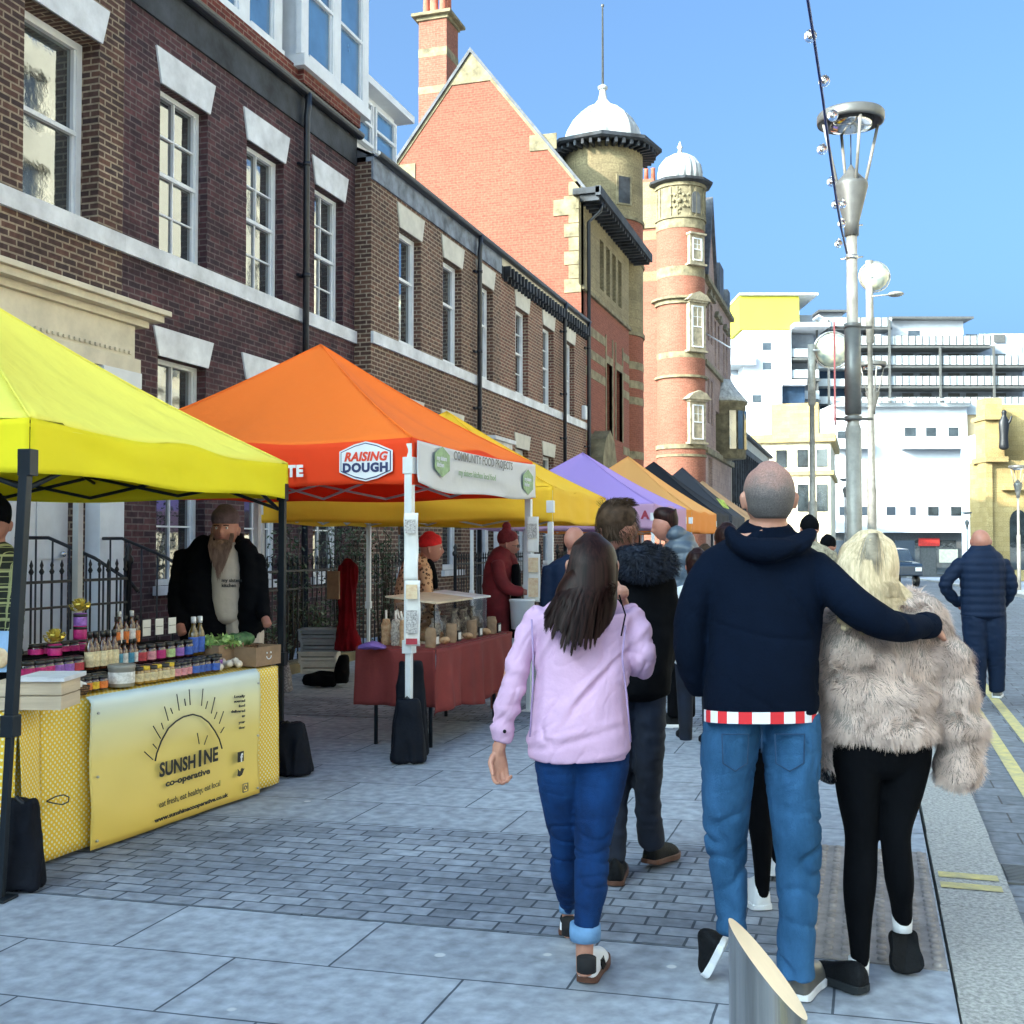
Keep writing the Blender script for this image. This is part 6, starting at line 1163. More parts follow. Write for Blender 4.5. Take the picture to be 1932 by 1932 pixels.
m=MB(); m.loft(P.rows([(1440,1048,0,26,.06),(1440,1075,0,42,.1),(1440,1110,-.03,42,.09),(1440,1160,-.1,38,.04)]),18,3,.5); fuse(m,'hair',K['hairBr'],t,.012,2)
hl=gnd(1441,1722); shoe(t,Vector((hl.x,hl.y,.004)),Vector((hl.x,hl.y,.004))+(FH*.95-RT*.15)*.26,UPZ,K['whiteS'],K['rubW'],.05,.12); hl=gnd(1470,1668); shoe(t,Vector((hl.x,hl.y,.03)),Vector((hl.x,hl.y,.02))+FH*.26,UPZ,K['whiteS'],K['rubW'],.046,.11)
# man in grey puffer, profile left
P=Pose(9.5); t=person('man in a grey-blue puffer jacket looking left towards the stalls',1285,1372,9.5)
def puff(p,n): return .016*abs(math.sin(p.z*30+.8*noise.noise(p*3)))-.008
m=figure(P,t,[('puffer_jacket',K['puffn'],[[(1275,1008,0,20,.1),(1283,1028,0,32,.15),(1285,1060,0,32,.17),(1284,1110,0,31,.17),(1282,1150,0,30,.16)],[(1296,1035,-.12,12,.06),(1302,1075,-.16,13,.06),(1290,1110,-.18,11,.055),(1266,1116,-.2,9,.05)]],puff),('trousers',K['blackc'],[[(1272,1140,0,17,.1),(1272,1240,0,14,.08),(1270,1350,0,11,.06)],[(1294,1140,0,16,.1),(1298,1240,0,13,.08),(1302,1350,0,10,.06)]],None)],[[(1258,1000,0,13,.06),(1270,1020,0,16,.07),(1282,1140,0,20,.08)],[(1262,1118,-.21,6,.03),(1250,1118,-.22,6,.02)]],.014)
hm,HM,hr=headmesh(P(1252,994,0),.235,TH-PI*.5+.15,R(8)); m.merge(hm); fuse(m,'body',K['skinR'],t,.007,2)
hc=P(1255,986,0); cap=MB(); cap.loft([(hc+RT*.06-UPZ*.07,.04,.055),(hc+RT*.05-UPZ*.02,.062,.08),(hc+RT*.036+UPZ*.03,.08,.09),(hc+RT*.002+UPZ*.07,.108,.088),(hc+UPZ*.105,.085,.07)],22,3,.4); fuse(cap,'hair',K['hairDark'],t,.01,3)
m=MB(); m.loft(P.rows([(1262,1012,-.02,8,.05),(1275,1006,-.05,16,.09),(1292,1012,-.02,10,.06)]),16,3,.5); fuse(m,'hood',K['puffn'],t,.012,2)
for x in (1270,1300): hl=gnd(x+3,1372); shoe(t,Vector((hl.x,hl.y,.004)),Vector((hl.x,hl.y,.004))-RT*.27,UPZ,K['blkS'],K['rubW'],.05,.1)
# man walking on the road, right
P=Pose(10.9); t=person('bald man in a navy quilted jacket walking on the road, hands on hips',1865,1320,10.9)
m=figure(P,t,[('jacket',K['navyp'],[[(1851,1030,0,18,.09),(1852,1048,0,36,.13),(1853,1066,0,44,.15),(1854,1100,0,42,.15),(1855,1140,0,41,.15),(1855,1160,0,42,.15)],[(1815,1060,0,13,.07),(1797,1082,0,13,.065),(1783,1103,0,12,.06),(1794,1124,.06,11,.05),(1808,1138,.14,9,.045)],[(1890,1060,0,13,.07),(1901,1082,0,13,.065),(1908,1106,0,12,.06),(1902,1126,.06,11,.05),(1892,1140,.14,9,.045)]],lambda p,n:.008*abs(math.sin(p.z*42))-.004),
 ('trousers',K['navyp'],[[(1838,1155,0,23,.12),(1840,1200,0,22,.11),(1843,1255,0,18,.08),(1844,1313,0,15,.06)],[(1872,1155,0,25,.12),(1876,1200,0,21,.11),(1880,1255,.05,16,.08),(1881,1302,.1,14,.06)]],folds(.006,7))],
 [[(1851,1015,0,11,.05),(1852,1050,0,14,.06),(1855,1150,0,26,.08)],[(1808,1138,.14,6,.03),(1815,1146,.15,7,.025)],[(1892,1140,.14,6,.03),(1887,1148,.15,7,.025)]],.012)
hm,HM,hr=headmesh(P(1850,1022,0),.235,PI+TH-.2,R(0),fat=1.08); m.merge(hm); fuse(m,'body',K['skinR'],t,.008,2)
for hx,hy,z in ((1844,1327,-.085),(1880,1318,-.085)): hl=gnd(hx,hy,z); f2=(FH*.9+RT*(.45 if hx>1860 else -.2)).normalized(); shoe(t,hl,hl+f2*.29,UPZ,K['grey_dark'],K['rubW'],.05,.1)
# bearded stall holder, facing the camera
P=Pose(7.75); t=person('long-bearded man in a brown beanie behind the yellow stall',425,1300,7.75)
m=figure(P,t,[('shirt',K['beige'],[[(428,1030,.02,22,.1),(430,1060,.01,36,.13),(431,1110,.0,36,.14),(436,1166,.0,32,.13)],],folds(.006,8,(1,1,1))),
 ('coat',K['blackc'],[[(395,1022,.0,22,.08),(384,1045,-.01,30,.12),(376,1100,-.02,34,.15),(378,1160,-.02,42,.15),(392,1215,-.02,48,.14),(398,1235,0,44,.12)],[(456,1026,.0,16,.08),(470,1050,-.01,18,.12),(476,1100,-.02,22,.14),(474,1160,-.02,26,.13),(470,1200,-.01,24,.12)],[(398,1030,.02,12,.05),(410,1014,.07,14,.05),(430,1010,.09,16,.05),(448,1016,.07,12,.05),(456,1032,.02,10,.05)],[(420,1045,.12,50,.08),(420,1130,.12,58,.08),(420,1220,.12,60,.08)],[(350,1045,.0,20,.08),(340,1100,-.04,20,.07),(333,1150,-.1,16,.06),(340,1178,-.2,12,.05)],[(484,1050,0,14,.08),(492,1100,-.04,14,.07),(496,1150,-.1,13,.06),(500,1166,-.16,10,.05)]],folds(.008,6)),
 ('apron',K['beige'],[[(455,1165,-.02,28,.08),(462,1200,-.03,36,.09),(462,1240,0,34,.09)]],folds(.01,9,(2,2,.6))),('trousers',K['blackc'],[[(405,1220,.05,26,.1),(405,1330,.05,20,.07),(405,1440,.05,16,.06)],[(450,1220,.05,26,.1),(450,1330,.05,20,.07),(450,1440,.05,16,.06)]],None)],
 [[(426,1000,.0,18,.06),(426,1040,.02,20,.07),(428,1150,.02,30,.08)],[(340,1180,-.2,8,.035),(344,1196,-.24,9,.025)],[(500,1166,-.16,8,.03),(505,1180,-.2,9,.025)]])
hc=P(425,1000,-.04); hm,HM,hr=headmesh(hc,.25,TH-.03,R(-6)); m.merge(hm); fuse(m,'body',K['skinR'],t,.005,2)
cap=MB(); cap.loft([(hc+UPZ*.055,.093,.108),(hc+UPZ*.085,.094,.106),(hc+UPZ*.12,.088,.09),(hc+UPZ*.15,.06,.06)],26,3,.5); fuse(cap,'beanie',K['brownhat'],t,.006,2)
K['beardM']=M('greying_beard',(.26,.16,.12),.7,.6,9,col2=(.1,.05,.04),stretch=(5,5,1))
bd=MB(); bd.loft([(hc+FN*.08-UPZ*.075,.05,.025),(hc+FN*.09-UPZ*.105,.06,.038),(hc+FN*.11-UPZ*.16,.05,.038),(hc+FN*.13-UPZ*.22,.04,.03),(hc+FN*.14-UPZ*.28,.02,.015)],20,3,.4); bdo=fuse(bd,'beard',K['beardM'],t,.006,2)
def bs(rg_):
    s=rg_.uniform(-1,1); L0=rg_.random(); b=hc+RT*(s*.078)+FN*(.105*math.sqrt(1-.5*s*s))-UPZ*(.07+.03*rg_.random())+UPZ*(abs(s)>.75)*.05; e=hc+RT*(s*.05+rg_.gauss(0,.006))+FN*.165-UPZ*(.18+.16*rg_.random()*(1.1-abs(s))); mid=b.lerp(e,.5)+FN*.02+RT*s*.012
    return [b,b.lerp(mid,.5)+FN*.006,mid,mid.lerp(e,.5),e],FN
strands('beard_strands',K['beardM'],bdo,bs,1300,4,.003,6)
K['eyeW']=M('eye_white',(.7,.68,.66),.2); K['eyeD']=M('eye_iris',(.02,.02,.03),.1); K['lip']=M('lips',(.32,.1,.08),.5)
def eyes(hc,HM,r,par,x=.27,mats=True):
    for s in (-1,1):
        c=hc+HM@(Vector((s*x,-.685,.03))*r); m=MB(); m.ball(c,.085*r,12); e=m.build('eye',K['eyeW'],par); m=MB(); m.ball(c+HM@(Vector((0,-.055,0))*r),.045*r,8); m.build('iris',K['eyeD'],e)
        m=MB(); b=hc+HM@(Vector((s*x,-.80,.155))*r); u=HM@Vector((1,0,0)); m.tube([b-u*.15*r,b+UPZ*.02*r,b+u*.15*r],.03*r,6); m.build('eyebrow',K['hairDark'],par)
    m=MB(); c=hc+HM@(Vector((0,-.80,-.5))*r); u=HM@Vector((1,0,0)); m.tube([c-u*.17*r+FN*-.006,c,c+u*.17*r+FN*-.006],[.02*r,.045*r,.02*r],8); m.build('lips',K['lip'],par)
eyes(hc,HM,.125,t)
text('my sisters\nkitchen',.034,P(418,1098,-.155),RT,UPZ,K['printB'],t,'shirt_lettering',.001)
# plaid shirt man at the left edge
def plaid():
    m,n,b=nmat('plaid_shirt'); L=n.links.new; tc=n.nodes.new('ShaderNodeTexCoord'); sep=n.nodes.new('ShaderNodeSeparateXYZ'); L(tc.outputs['Object'],sep.inputs[0]); mx=None
    acc=None
    for k,(i,sc,th) in enumerate(((0,12,.86),(2,12,.86),(0,26,.9),(2,26,.9))):
        mu=n.nodes.new('ShaderNodeMath'); mu.operation='MULTIPLY'; mu.inputs[1].default_value=sc; L(sep.outputs[i],mu.inputs[0]); fr=n.nodes.new('ShaderNodeMath'); fr.operation='FRACT'; L(mu.outputs[0],fr.inputs[0]); g=n.nodes.new('ShaderNodeMath'); g.operation='GREATER_THAN'; g.inputs[1].default_value=th; L(fr.outputs[0],g.inputs[0])
        if acc is None: acc=g
        else: x=n.nodes.new('ShaderNodeMath'); x.operation='MAXIMUM'; L(acc.outputs[0],x.inputs[0]); L(g.outputs[0],x.inputs[1]); acc=x
    q=n.nodes.new('ShaderNodeMix'); q.data_type='RGBA'; q.inputs[6].default_value=(.008,.014,.012,1); q.inputs[7].default_value=(.33,.36,.18,1); L(acc.outputs[0],q.inputs[0]); L(q.outputs[2],b.inputs['Base Color']); b.inputs['Roughness'].default_value=.85; return m
P=Pose(6.0); t=person('man in a black beanie and dark green plaid shirt at the left edge',-10,1450,6.0)
m=figure(P,t,[('plaid_shirt',plaid(),[[(-12,1028,0,26,.09),(-12,1055,0,44,.13),(-10,1120,0,46,.15),(-8,1200,0,46,.15),(-8,1250,0,46,.15)],[(24,1065,-.02,16,.06),(28,1130,-.05,16,.06),(26,1190,-.1,14,.055),(12,1230,-.15,12,.05)]],folds(.008,7))],[[(-14,1000,0,18,.06),(-12,1040,0,22,.07),(-10,1240,0,30,.08)],[(10,1232,-.16,9,.03),(4,1246,-.2,9,.025)]])
hc=P(-16,990,0); hm,HM,hr=headmesh(hc,.25,TH+.35); m.merge(hm); fuse(m,'body',K['skinR'],t,.007,2)
cap=MB(); cap.loft([(hc+UPZ*.01,.092,.105),(hc+UPZ*.06,.098,.112),(hc+UPZ*.11,.092,.1),(hc+UPZ*.15,.06,.06)],24,3,.5); fuse(cap,'beanie',K['blackc'],t,.007,2); m=MB(); m.loft(P.rows([(-20,1210,.05,40,.1),(-18,1330,.05,38,.1),(-18,1470,.05,34,.08)]),14,3,.3); fuse(m,'trousers',K['blackc'],t,.015,2); eyes(hc,HM,.125,t)
# leopard coat seller
def leopard():
    m,n,b=nmat('leopard_coat'); L=n.links.new; tc=n.nodes.new('ShaderNodeTexCoord'); v=n.nodes.new('ShaderNodeTexVoronoi'); v.inputs['Scale'].default_value=30; L(tc.outputs['Object'],v.inputs['Vector']); r=n.nodes.new('ShaderNodeValToRGB'); e=r.color_ramp.elements; e[0].position=.0; e[0].color=(.3,.12,.05,1); e[1].position=.45; e[1].color=(.52,.3,.17,1)
    for p_,c_ in ((.2,(.25,.1,.04,1)),(.22,(.03,.015,.01,1)),(.34,(.03,.015,.01,1)),(.37,(.5,.28,.16,1))): x=e.new(p_); x.color=c_
    L(v.outputs['Distance'],r.inputs[0]); L(r.outputs[0],b.inputs['Base Color']); b.inputs['Roughness'].default_value=.9; return m
P=Pose(9.9); t=person('seller in a red knitted hat and leopard print coat, seen from the side',790,1400,9.9)
m=figure(P,t,[('leopard_coat',leopard(),[[(795,1052,0,18,.09),(789,1070,0,31,.14),(782,1110,0,36,.15),(781,1150,0,37,.15),(781,1220,0,37,.15),(781,1300,0,34,.14)],[(800,1070,-.14,11,.06),(806,1110,-.16,11,.06),(812,1145,-.16,10,.05),(826,1158,-.16,8,.045)]],folds(.006,7)),('scarf',K['blackc'],[[(808,1056,0,9,.07),(818,1085,0,7,.06),(822,1110,0,5,.05)]],None)],[[(812,1040,0,10,.05),(800,1060,0,12,.06),(790,1200,0,16,.08)],[(828,1160,-.16,6,.03),(838,1166,-.16,6,.02)],[(780,1280,0,12,.05),(780,1400,0,9,.04)]])
hc=P(814,1036,0); hm,HM,hr=headmesh(hc,.235,TH+PI*.5-.1,R(0)); m.merge(hm); fuse(m,'body',K['skinR'],t,.007,2); eyes(hc,HM,.1175,t,.24)
cap=MB(); cap.loft([(hc+UPZ*.03-RT*.01,.098,.088),(hc+UPZ*.07-RT*.012,.104,.09),(hc+UPZ*.11-RT*.018,.09,.078),(hc+UPZ*.135-RT*.02,.055,.05)],24,3,.5); fuse(cap,'knit_hat',K['redhat'],t,.006,2)
# burgundy seller
P=Pose(10.6); t=person('seller in a burgundy bobble hat, glasses and coat, looking down',950,1400,10.6)
m=figure(P,t,[('coat',K['burg'],[[(955,1038,0,15,.09),(945,1056,0,25,.14),(938,1090,0,27,.15),(936,1130,0,26,.15),(936,1200,0,26,.15),(936,1290,0,24,.14)],[(938,1062,-.14,12,.06),(946,1095,-.16,12,.06),(962,1112,-.17,11,.055),(984,1116,-.15,9,.045)]],folds(.006,7)),('scarf',K['burg'],[[(950,1046,0,16,.09),(966,1056,0,10,.07),(972,1074,0,6,.05)]],folds(.01,14)),('apron',K['blackc'],[[(972,1066,0,9,.1),(974,1110,0,9,.11),(968,1200,0,10,.1)]],None)],[[(957,1030,0,9,.05),(945,1060,0,12,.06),(938,1200,0,14,.08)],[(984,1116,-.15,6,.03),(996,1118,-.15,6,.02)],[(936,1280,0,12,.05),(936,1400,0,9,.04)]])
hc=P(960,1028,0); hm,HM,hr=headmesh(hc,.225,TH+PI*.5-.2,R(12)); m.merge(hm); fuse(m,'body',K['skinR'],t,.007,2); eyes(hc,HM,.1125,t,.24)
cap=MB(); cap.loft([(hc+UPZ*.03-RT*.012,.094,.086),(hc+UPZ*.075-RT*.014,.10,.09),(hc+UPZ*.115-RT*.02,.085,.076),(hc+UPZ*.14-RT*.02,.05,.05)],24,3,.5); cap.ball(hc+UPZ*.175-RT*.02,.045,12); fuse(cap,'bobble_hat',K['burg'],t,.006,2,lambda p,n:.003*noise.noise(p*60))
m=MB(); g_=hc+HM@(Vector((0,-.86,.05))*.1125); u=HM@Vector((1,0,0)); 
for s in (-1,1): c=g_+u*s*.03; m.tube([c+u*.022*math.cos(a)+UPZ*.018*math.sin(a) for a in [2*PI*i/12 for i in range(13)]],.0025,5); m.tube([c+u*s*.022,hc+HM@(Vector((s*.7,0,.05))*.1125)],.0025,5)
m.build('glasses',K['black'],t)
# people in the distance
def back(px,ytop,d,hairm,coatm,label,yaw=PI,h=.235,hat=False,w=40,y1=1200,face=None):
    P=Pose(d); k=9.5/d; t=person(label,px,1028+1.55*FPX/d,d); g=gz(P(px,1028).y); yb=1028+(1.55-g)*FPX/d; ht=yb-ytop; hs=.235*FPX/d
    sh_=ytop+hs*1.12; hip=ytop+ht*.5; kn=ytop+ht*.74
    m=MB(); wv=.23*FPX/d
    for L_ in ([(px,sh_,0,wv*.45,.09),(px,sh_+hs*.3,0,wv*.95,.13),(px,sh_+hs*1.2,0,wv*.9,.14),(px,hip,0,wv*.85,.14),(px,hip+hs*.5,0,wv*.85,.14)],[(px-wv*.9,sh_+hs*.4,0,wv*.3,.06),(px-wv*1.05,hip-hs*.5,0,wv*.26,.05),(px-wv*.95,hip+hs*.3,.05,wv*.2,.04)],[(px+wv*.9,sh_+hs*.4,0,wv*.3,.06),(px+wv*1.05,hip-hs*.5,0,wv*.26,.05),(px+wv*.95,hip+hs*.3,.05,wv*.2,.04)]): m.loft(P.rows(L_),16,3,.35)
    fuse(m,'coat',coatm,t,.016,2,folds(.006,6)); m=MB()
    for s,dz in ((-1,.12),(1,-.12)): m.loft(P.rows([(px+s*wv*.42,hip,0,wv*.42,.09),(px+s*wv*.42,kn,dz,wv*.3,.07),(px+s*wv*.4,yb-3,dz,wv*.22,.06)]),12,3,.3)
    fuse(m,'trousers',K['denimD'],t,.016,2); m=MB(); m.loft(P.rows([(px,ytop+hs*.7,0,hs*.25,.05),(px,sh_+hs*.4,0,hs*.3,.06),(px,hip,0,wv*.5,.06)]),12,3,.3); hc=P(px,ytop+hs*.52,0); hm,HM,hr=headmesh(hc,.235,yaw+TH); m.merge(hm); fuse(m,'body',K['skinR'],t,.009,2)
    if hairm: c=MB(); c.loft([(hc+UPZ*(.0 if hat else -.05)+FN*(.0 if hat else .02),.086,.09),(hc+UPZ*.04+FN*.006,.096,.108),(hc+UPZ*.1,.078,.088),(hc+UPZ*.13,.045,.05)],20,3,.5); fuse(c,'hat' if hat else 'hair',hairm,t,.009,2,lambda p,n:.003*noise.noise(p*40))
    for s,dz in ((-1,.12),(1,-.12)): q=P(px+s*wv*.4,1028,dz); q.z=g+.004; shoe(t,q,q+(FH if abs(yaw)>1.6 else FN)*.26,UPZ,K['blkS'],K['blkS'],.048,.09)
    return t
back(1084,993,9.6,None,K['navyp'],'bald man in a dark coat beside the burgundy seller, half hidden by long hair',PI*.75)
back(1527,976,11.2,K['blackc'],M('fur_hood_parka',(.3,.27,.2),.9,.4,20),'person in a black beanie and a fur-hooded parka ahead of the couple',PI,hat=True)
back(1562,1012,13.5,K['blackc'],K['blackc'],'person in a dark hat just left of the lamp post',PI,hat=True)
back(1372,992,8.2,K['hairDark'],K['blackc'],'dark-haired person in black left of the balding man',PI)
back(1222,1024,11.5,K['hairDark'],K['blackc'],'dark-haired person queuing at the pink lilac gazebo',PI*.9)
back(1330,1030,13,K['hairBr'],M('grey_coat',(.2,.19,.2),.9),'person in a grey coat among the far stalls',PI)
back(1316,1040,8.8,K['hairDark'],K['whiteG'],'person in a pale coat seen through the gap beside the navy hoodie',PI)
# ---------------- goods on the yellow stall ----------------
def tp_(F,px,o): p=on_plane(px,1200,F.p(0,o,0),F.n); return (p-F.o).dot(F.r)
sh=thing('display_shelf','black stepped display shelf on the yellow stall table','shelf',TF.p(LT*.45,-.4,.78)); 
for k,(o0,o1,z) in enumerate(((-.42,-.24,.87),(-.6,-.42,.955))): m=MB(); m.fb(TF,s_l+.28,LT*.86,o0,o1,.785,z); m.build('step',K['blackc'],sh,bevel=.004)
def lab(c1): return M('label_%d'%int(c1[0]*97+c1[1]*31+c1[2]*7+rnd.random()*1000),c1,.5,.25,40)
LB_={k:lab(c) for k,c in dict(mag=(.55,.02,.2),red=(.5,.04,.06),pink=(.72,.3,.36),grn=(.5,.7,.3),pur=(.3,.12,.5),blu=(.04,.12,.5),cre=(.7,.6,.38),org=(.7,.18,.03),yel=(.75,.5,.03),wht=(.7,.7,.7),teal=(.05,.25,.4)).items()}
K['lid']=M('black_lid',(.015,.015,.015),.35,.1,9); K['jamD']=M('dark_preserve',(.05,.015,.02),.12,.3,20,spec=.8,coat=.5); K['honey']=M('golden_preserve',(.35,.2,.04),.15,.4,25,spec=.8,coat=.5); K['sauce']=M('brown_bottle',(.09,.03,.012),.12,.2,12,spec=.8,coat=.5); K['oil']=M('amber_bottle',(.12,.07,.01),.1,.2,12,spec=.8,coat=.5)
def jar(c,label,grp,r=.032,h=.085,body='jamD',lb='red',lid='lid',kind='jar',tub=False):
    c=Vector(c); t=thing(kind,label,kind.replace('_',' '),c,grp); m=MB(); m.lathe([(r*.9,0),(r,.006),(r,h*.72),(r*.85,h*.8),(r*.82,h*.82)],c,16); m.build('glass_body',K[body],t)
    m=MB(); m.lathe([(r+.0008,h*.14),(r+.001,h*.62)],c,16,caps=(False,False)); m.build('paper_label',LB_[lb],t); m=MB(); m.lathe([(r*.88,h*.8),(r*.9,h*.81),(r*.9,h),(r*.8,h+.002)],c,16); m.build('lid',K[lid] if lid in K else LB_[lid],t); return t
def bottle(c,label,grp,r=.027,h=.2,body='sauce',lb='cre',lid='lid'):
    c=Vector(c); t=thing('bottle',label,'bottle',c,grp); m=MB(); m.lathe([(r*.9,0),(r,.006),(r,h*.55),(r*.8,h*.64),(r*.42,h*.74),(r*.4,h*.86)],c,14); m.build('glass_body',K[body],t)
    m=MB(); m.lathe([(r+.0008,h*.08),(r+.001,h*.48)],c,14,caps=(False,False)); m.build('paper_label',LB_[lb],t); m=MB(); m.lathe([(r*.5,h*.84),(r*.52,h),(r*.4,h+.002)],c,12); m.build('cap',K[lid] if lid in K else LB_[lid],t); return t
ORD='first second third fourth fifth sixth seventh eighth ninth tenth eleventh'.split()
def row(p0,p1,n,o,z,fn):
    res=[]
    for i in range(n): px=p0+(p1-p0)*(i+.5)/n; res.append(fn(i,TF.p(tp_(TF,px,o),o+rnd.uniform(-.012,.012),z)))
    number(res)
def number(res):
    by={}
    for t in res: by.setdefault(t['label'],[]).append(t)
    for lb,L_ in by.items():
        if len(L_)>1:
            for i,t in enumerate(L_): w=lb.split(); t['label']=' '.join(w[:11])+', '+('leftmost' if i==0 else 'rightmost' if i==len(L_)-1 else ORD[i]+' from left')
row(131,200,5,-.13,.786,lambda i,c:jar(c,'spice jar with %s label at the left of the front row'%(('orange','yellow')[i%2]),'spice jars in the front row',.03,.075,'jamD',('org','yel')[i%2]))
row(131,200,5,-.20,.786,lambda i,c:jar(c,'dark-lidded spice jar standing behind the front row','spice jars behind the front row',.03,.08,'jamD','red'))
c=TF.p(tp_(TF,230,-.13),-.13,.786); t=thing('storage_tin','wide grey tin between the spice jars and the golden jars','tin',c); m=MB(); m.lathe([(.068,0),(.07,.004),(.07,.095),(.073,.1),(.073,.118),(.06,.12)],c,24); m.build('tin_body',K['grey_post'],t); m=MB(); m.lathe([(.0705,.02),(.0708,.08)],c,24,caps=(False,False)); m.build('paper_label',LB_['wht'],t)
row(256,326,6,-.12,.786,lambda i,c:jar(c,'golden pickle jar in the middle of the front row','golden pickle jars in the front row',.031,.09,'honey','cre',lid='yel' if i%2 else 'lid'))
row(326,410,7,-.12,.786,lambda i,c:jar(c,'jam jar with %s label at the right of the front row'%(('pink','blue')[i>2]),'jam jars in the front row with %s labels'%(('pink','blue')[i>2]),.031,.085,'jamD',('pink','blu')[i>2]))
row(258,420,11,-.19,.786,lambda i,c:jar(c,'dark jar with a black lid just behind the front row of jam','dark jars behind the front row',.03,.09,'jamD','pur'))
row(44,150,6,-.3,.872,lambda i,c:jar(c,'squat tub with a %s wrapper on the lower step'%(('magenta','purple','red')[i//3+(i==5)]),'squat tubs with %s wrappers'%(('magenta','purple','red')[i//3+(i==5)]),.042,.085,'jamD',('mag','pur','red')[i//3+(i==5)]))
row(60,160,6,-.5,.957,lambda i,c:jar(c,'dark topped tub with a magenta wrapper on the upper step','magenta tubs on the upper step',.04,.06,'jamD','mag'))
row(164,218,5,-.3,.872,lambda i,c:bottle(c,'black-capped sauce bottle with a cream label on the lower step','sauce bottles with cream labels',.028,.205,'sauce','cre'))
row(212,260,5,-.52,.957,lambda i,c:bottle(c,'slim bottle with %s label at the back of the shelf'%(('an orange','a white')[i%2]),'slim bottles at the back with %s label'%(('an orange','a white')[i%2]),.023,.2 if i%2 else .17,'sauce',('org','wht')[i%2],lid=('lid','wht')[i%2]))
row(222,262,4,-.3,.872,lambda i,c:bottle(c,'short bottle with a %s label beside the sauce bottles'%(('blue','white')[i%2]),'short bottles with %s labels'%(('blue','white')[i%2]),.022,.14,'sauce',('teal','wht')[i%2]))
for i,(px,lb) in enumerate(((266,'red'),(284,'pink'),(302,'mag'),(320,'grn'),(337,'pur'),(354,'blu'))):
    cn=dict(red='red',mag='magenta',pink='pink',grn='pale green',pur='lilac',blu='dark blue')[lb]; jar(TF.p(tp_(TF,px,-.3),-.3,.872),'jam jar with a square %s label on the lower step'%cn,'jam jars on the step with square pink labels' if lb=='pink' else None,.034,.10,'jamD',lb)
row(360,386,2,-.3,.872,lambda i,c:bottle(c,'tall oil bottle with a blue label and white cap','tall oil bottles with white caps',.031,.235,'oil','blu','wht'))
# gift stacks with bows
K['gold']=M('gold_ribbon',(.75,.6,.12),.25,.2,20,metal=.6)
def bow(c,r,par):
    m=MB()
    for i in range(16):
        a=i*2.4; tl=.2+.8*(i/16); d=Vector((math.cos(a),math.sin(a),0)); u=(d*tl+UPZ*(1.15-tl)).normalized(); s=d.cross(UPZ).normalized(); pts=[c+u*r*.15]
        L_=[c+(u*math.sin(b)*r+ (UPZ*.5+d*.2)*r*.4*math.sin(2*b)) for b in [PI*k/8 for k in range(9)]]
        for A_,B_ in zip(L_,L_[1:]): m.quad(A_-s*.011,A_+s*.011,B_+s*.011,B_-s*.011)
    return solid(m.build('ribbon_bow',K['gold'],par),.0015)
for px,o,z0,hs,lb in ((151,-.5,.957,(.07,.07,.07),'taller gift stack of purple and magenta tubs under a gold bow'),(104,-.42,.957,(.06,),'magenta gift tub topped with a gold bow')):
    c=TF.p(tp_(TF,px,o),o,z0); t=thing('gift_stack',lb,'gift',c); z=0
    for k,h_ in enumerate(hs): m=MB(); m.lathe([(.036,z),(.037,z+.004),(.037,z+h_-.004),(.034,z+h_)],c,18); m.build('tub',LB_[('mag','mag','pur')[k]],t); m=MB(); m.lathe([(.038,z+h_-.02),(.038,z+h_-.004)],c,18); m.build('tub_lid',K['lid'],t); z+=h_
    bow(c+UPZ*(z+.015),.065,t)
for px in (277,301,325): c=TF.p(tp_(TF,px,-.6),-.6,.957); t=thing('price_card','white price card standing at the back of the shelf','card',c,'white price cards'); m=MB(); F_=Fr(c,TF.r,TF.n); m.fb(F_,-.035,.035,-.004,0,.03,.13); m.build('card',K['paper'],t); m=MB(); m.fb(F_,-.03,.03,0,.001,.08,.083); m.build('printed_line',K['printB'],t)
# vegetable boxes
K['leafG']=M('salad_leaves',(.2,.42,.08),.6,.5,25,col2=(.55,.66,.3)); K['leafD']=M('dark_cabbage',(.06,.15,.05),.6,.4,14); K['card']=M('cardboard',(.27,.17,.1),.85,.15,9); K['wick']=brick('wicker',(.3,.17,.08),(.2,.11,.05),(.06,.03,.02),bw=.03,bh=.012,ms=.003,big=.2,bump=.8)
def crate(F,s0,s1,o0,o1,z0,h,mat,label,kind='crate',name='box'):
    t=thing(name,label,kind,F.p((s0+s1)/2,(o0+o1)/2,z0)); m=MB(); th=.008; m.fb(F,s0,s1,o0,o1,z0,z0+th); m.fb(F,s0,s1,o1-th,o1,z0+th,z0+h); m.fb(F,s0,s1,o0,o0+th,z0+th,z0+h); m.fb(F,s0,s0+th,o0+th,o1-th,z0+th,z0+h); m.fb(F,s1-th,s1,o0+th,o1-th,z0+th,z0+h); m.build('sides',mat,t); return t
s1_,s2_=tp_(TF,388,-.3),tp_(TF,436,-.3); crate(TF,s1_,s2_,-.45,-.2,.786,.14,K['card'],'box of pale salad leaves behind the banner','box')
t=thing('salad_leaves','heap of pale green salad leaves in the middle box','vegetables',TF.p((s1_+s2_)/2,-.3,.9)); 
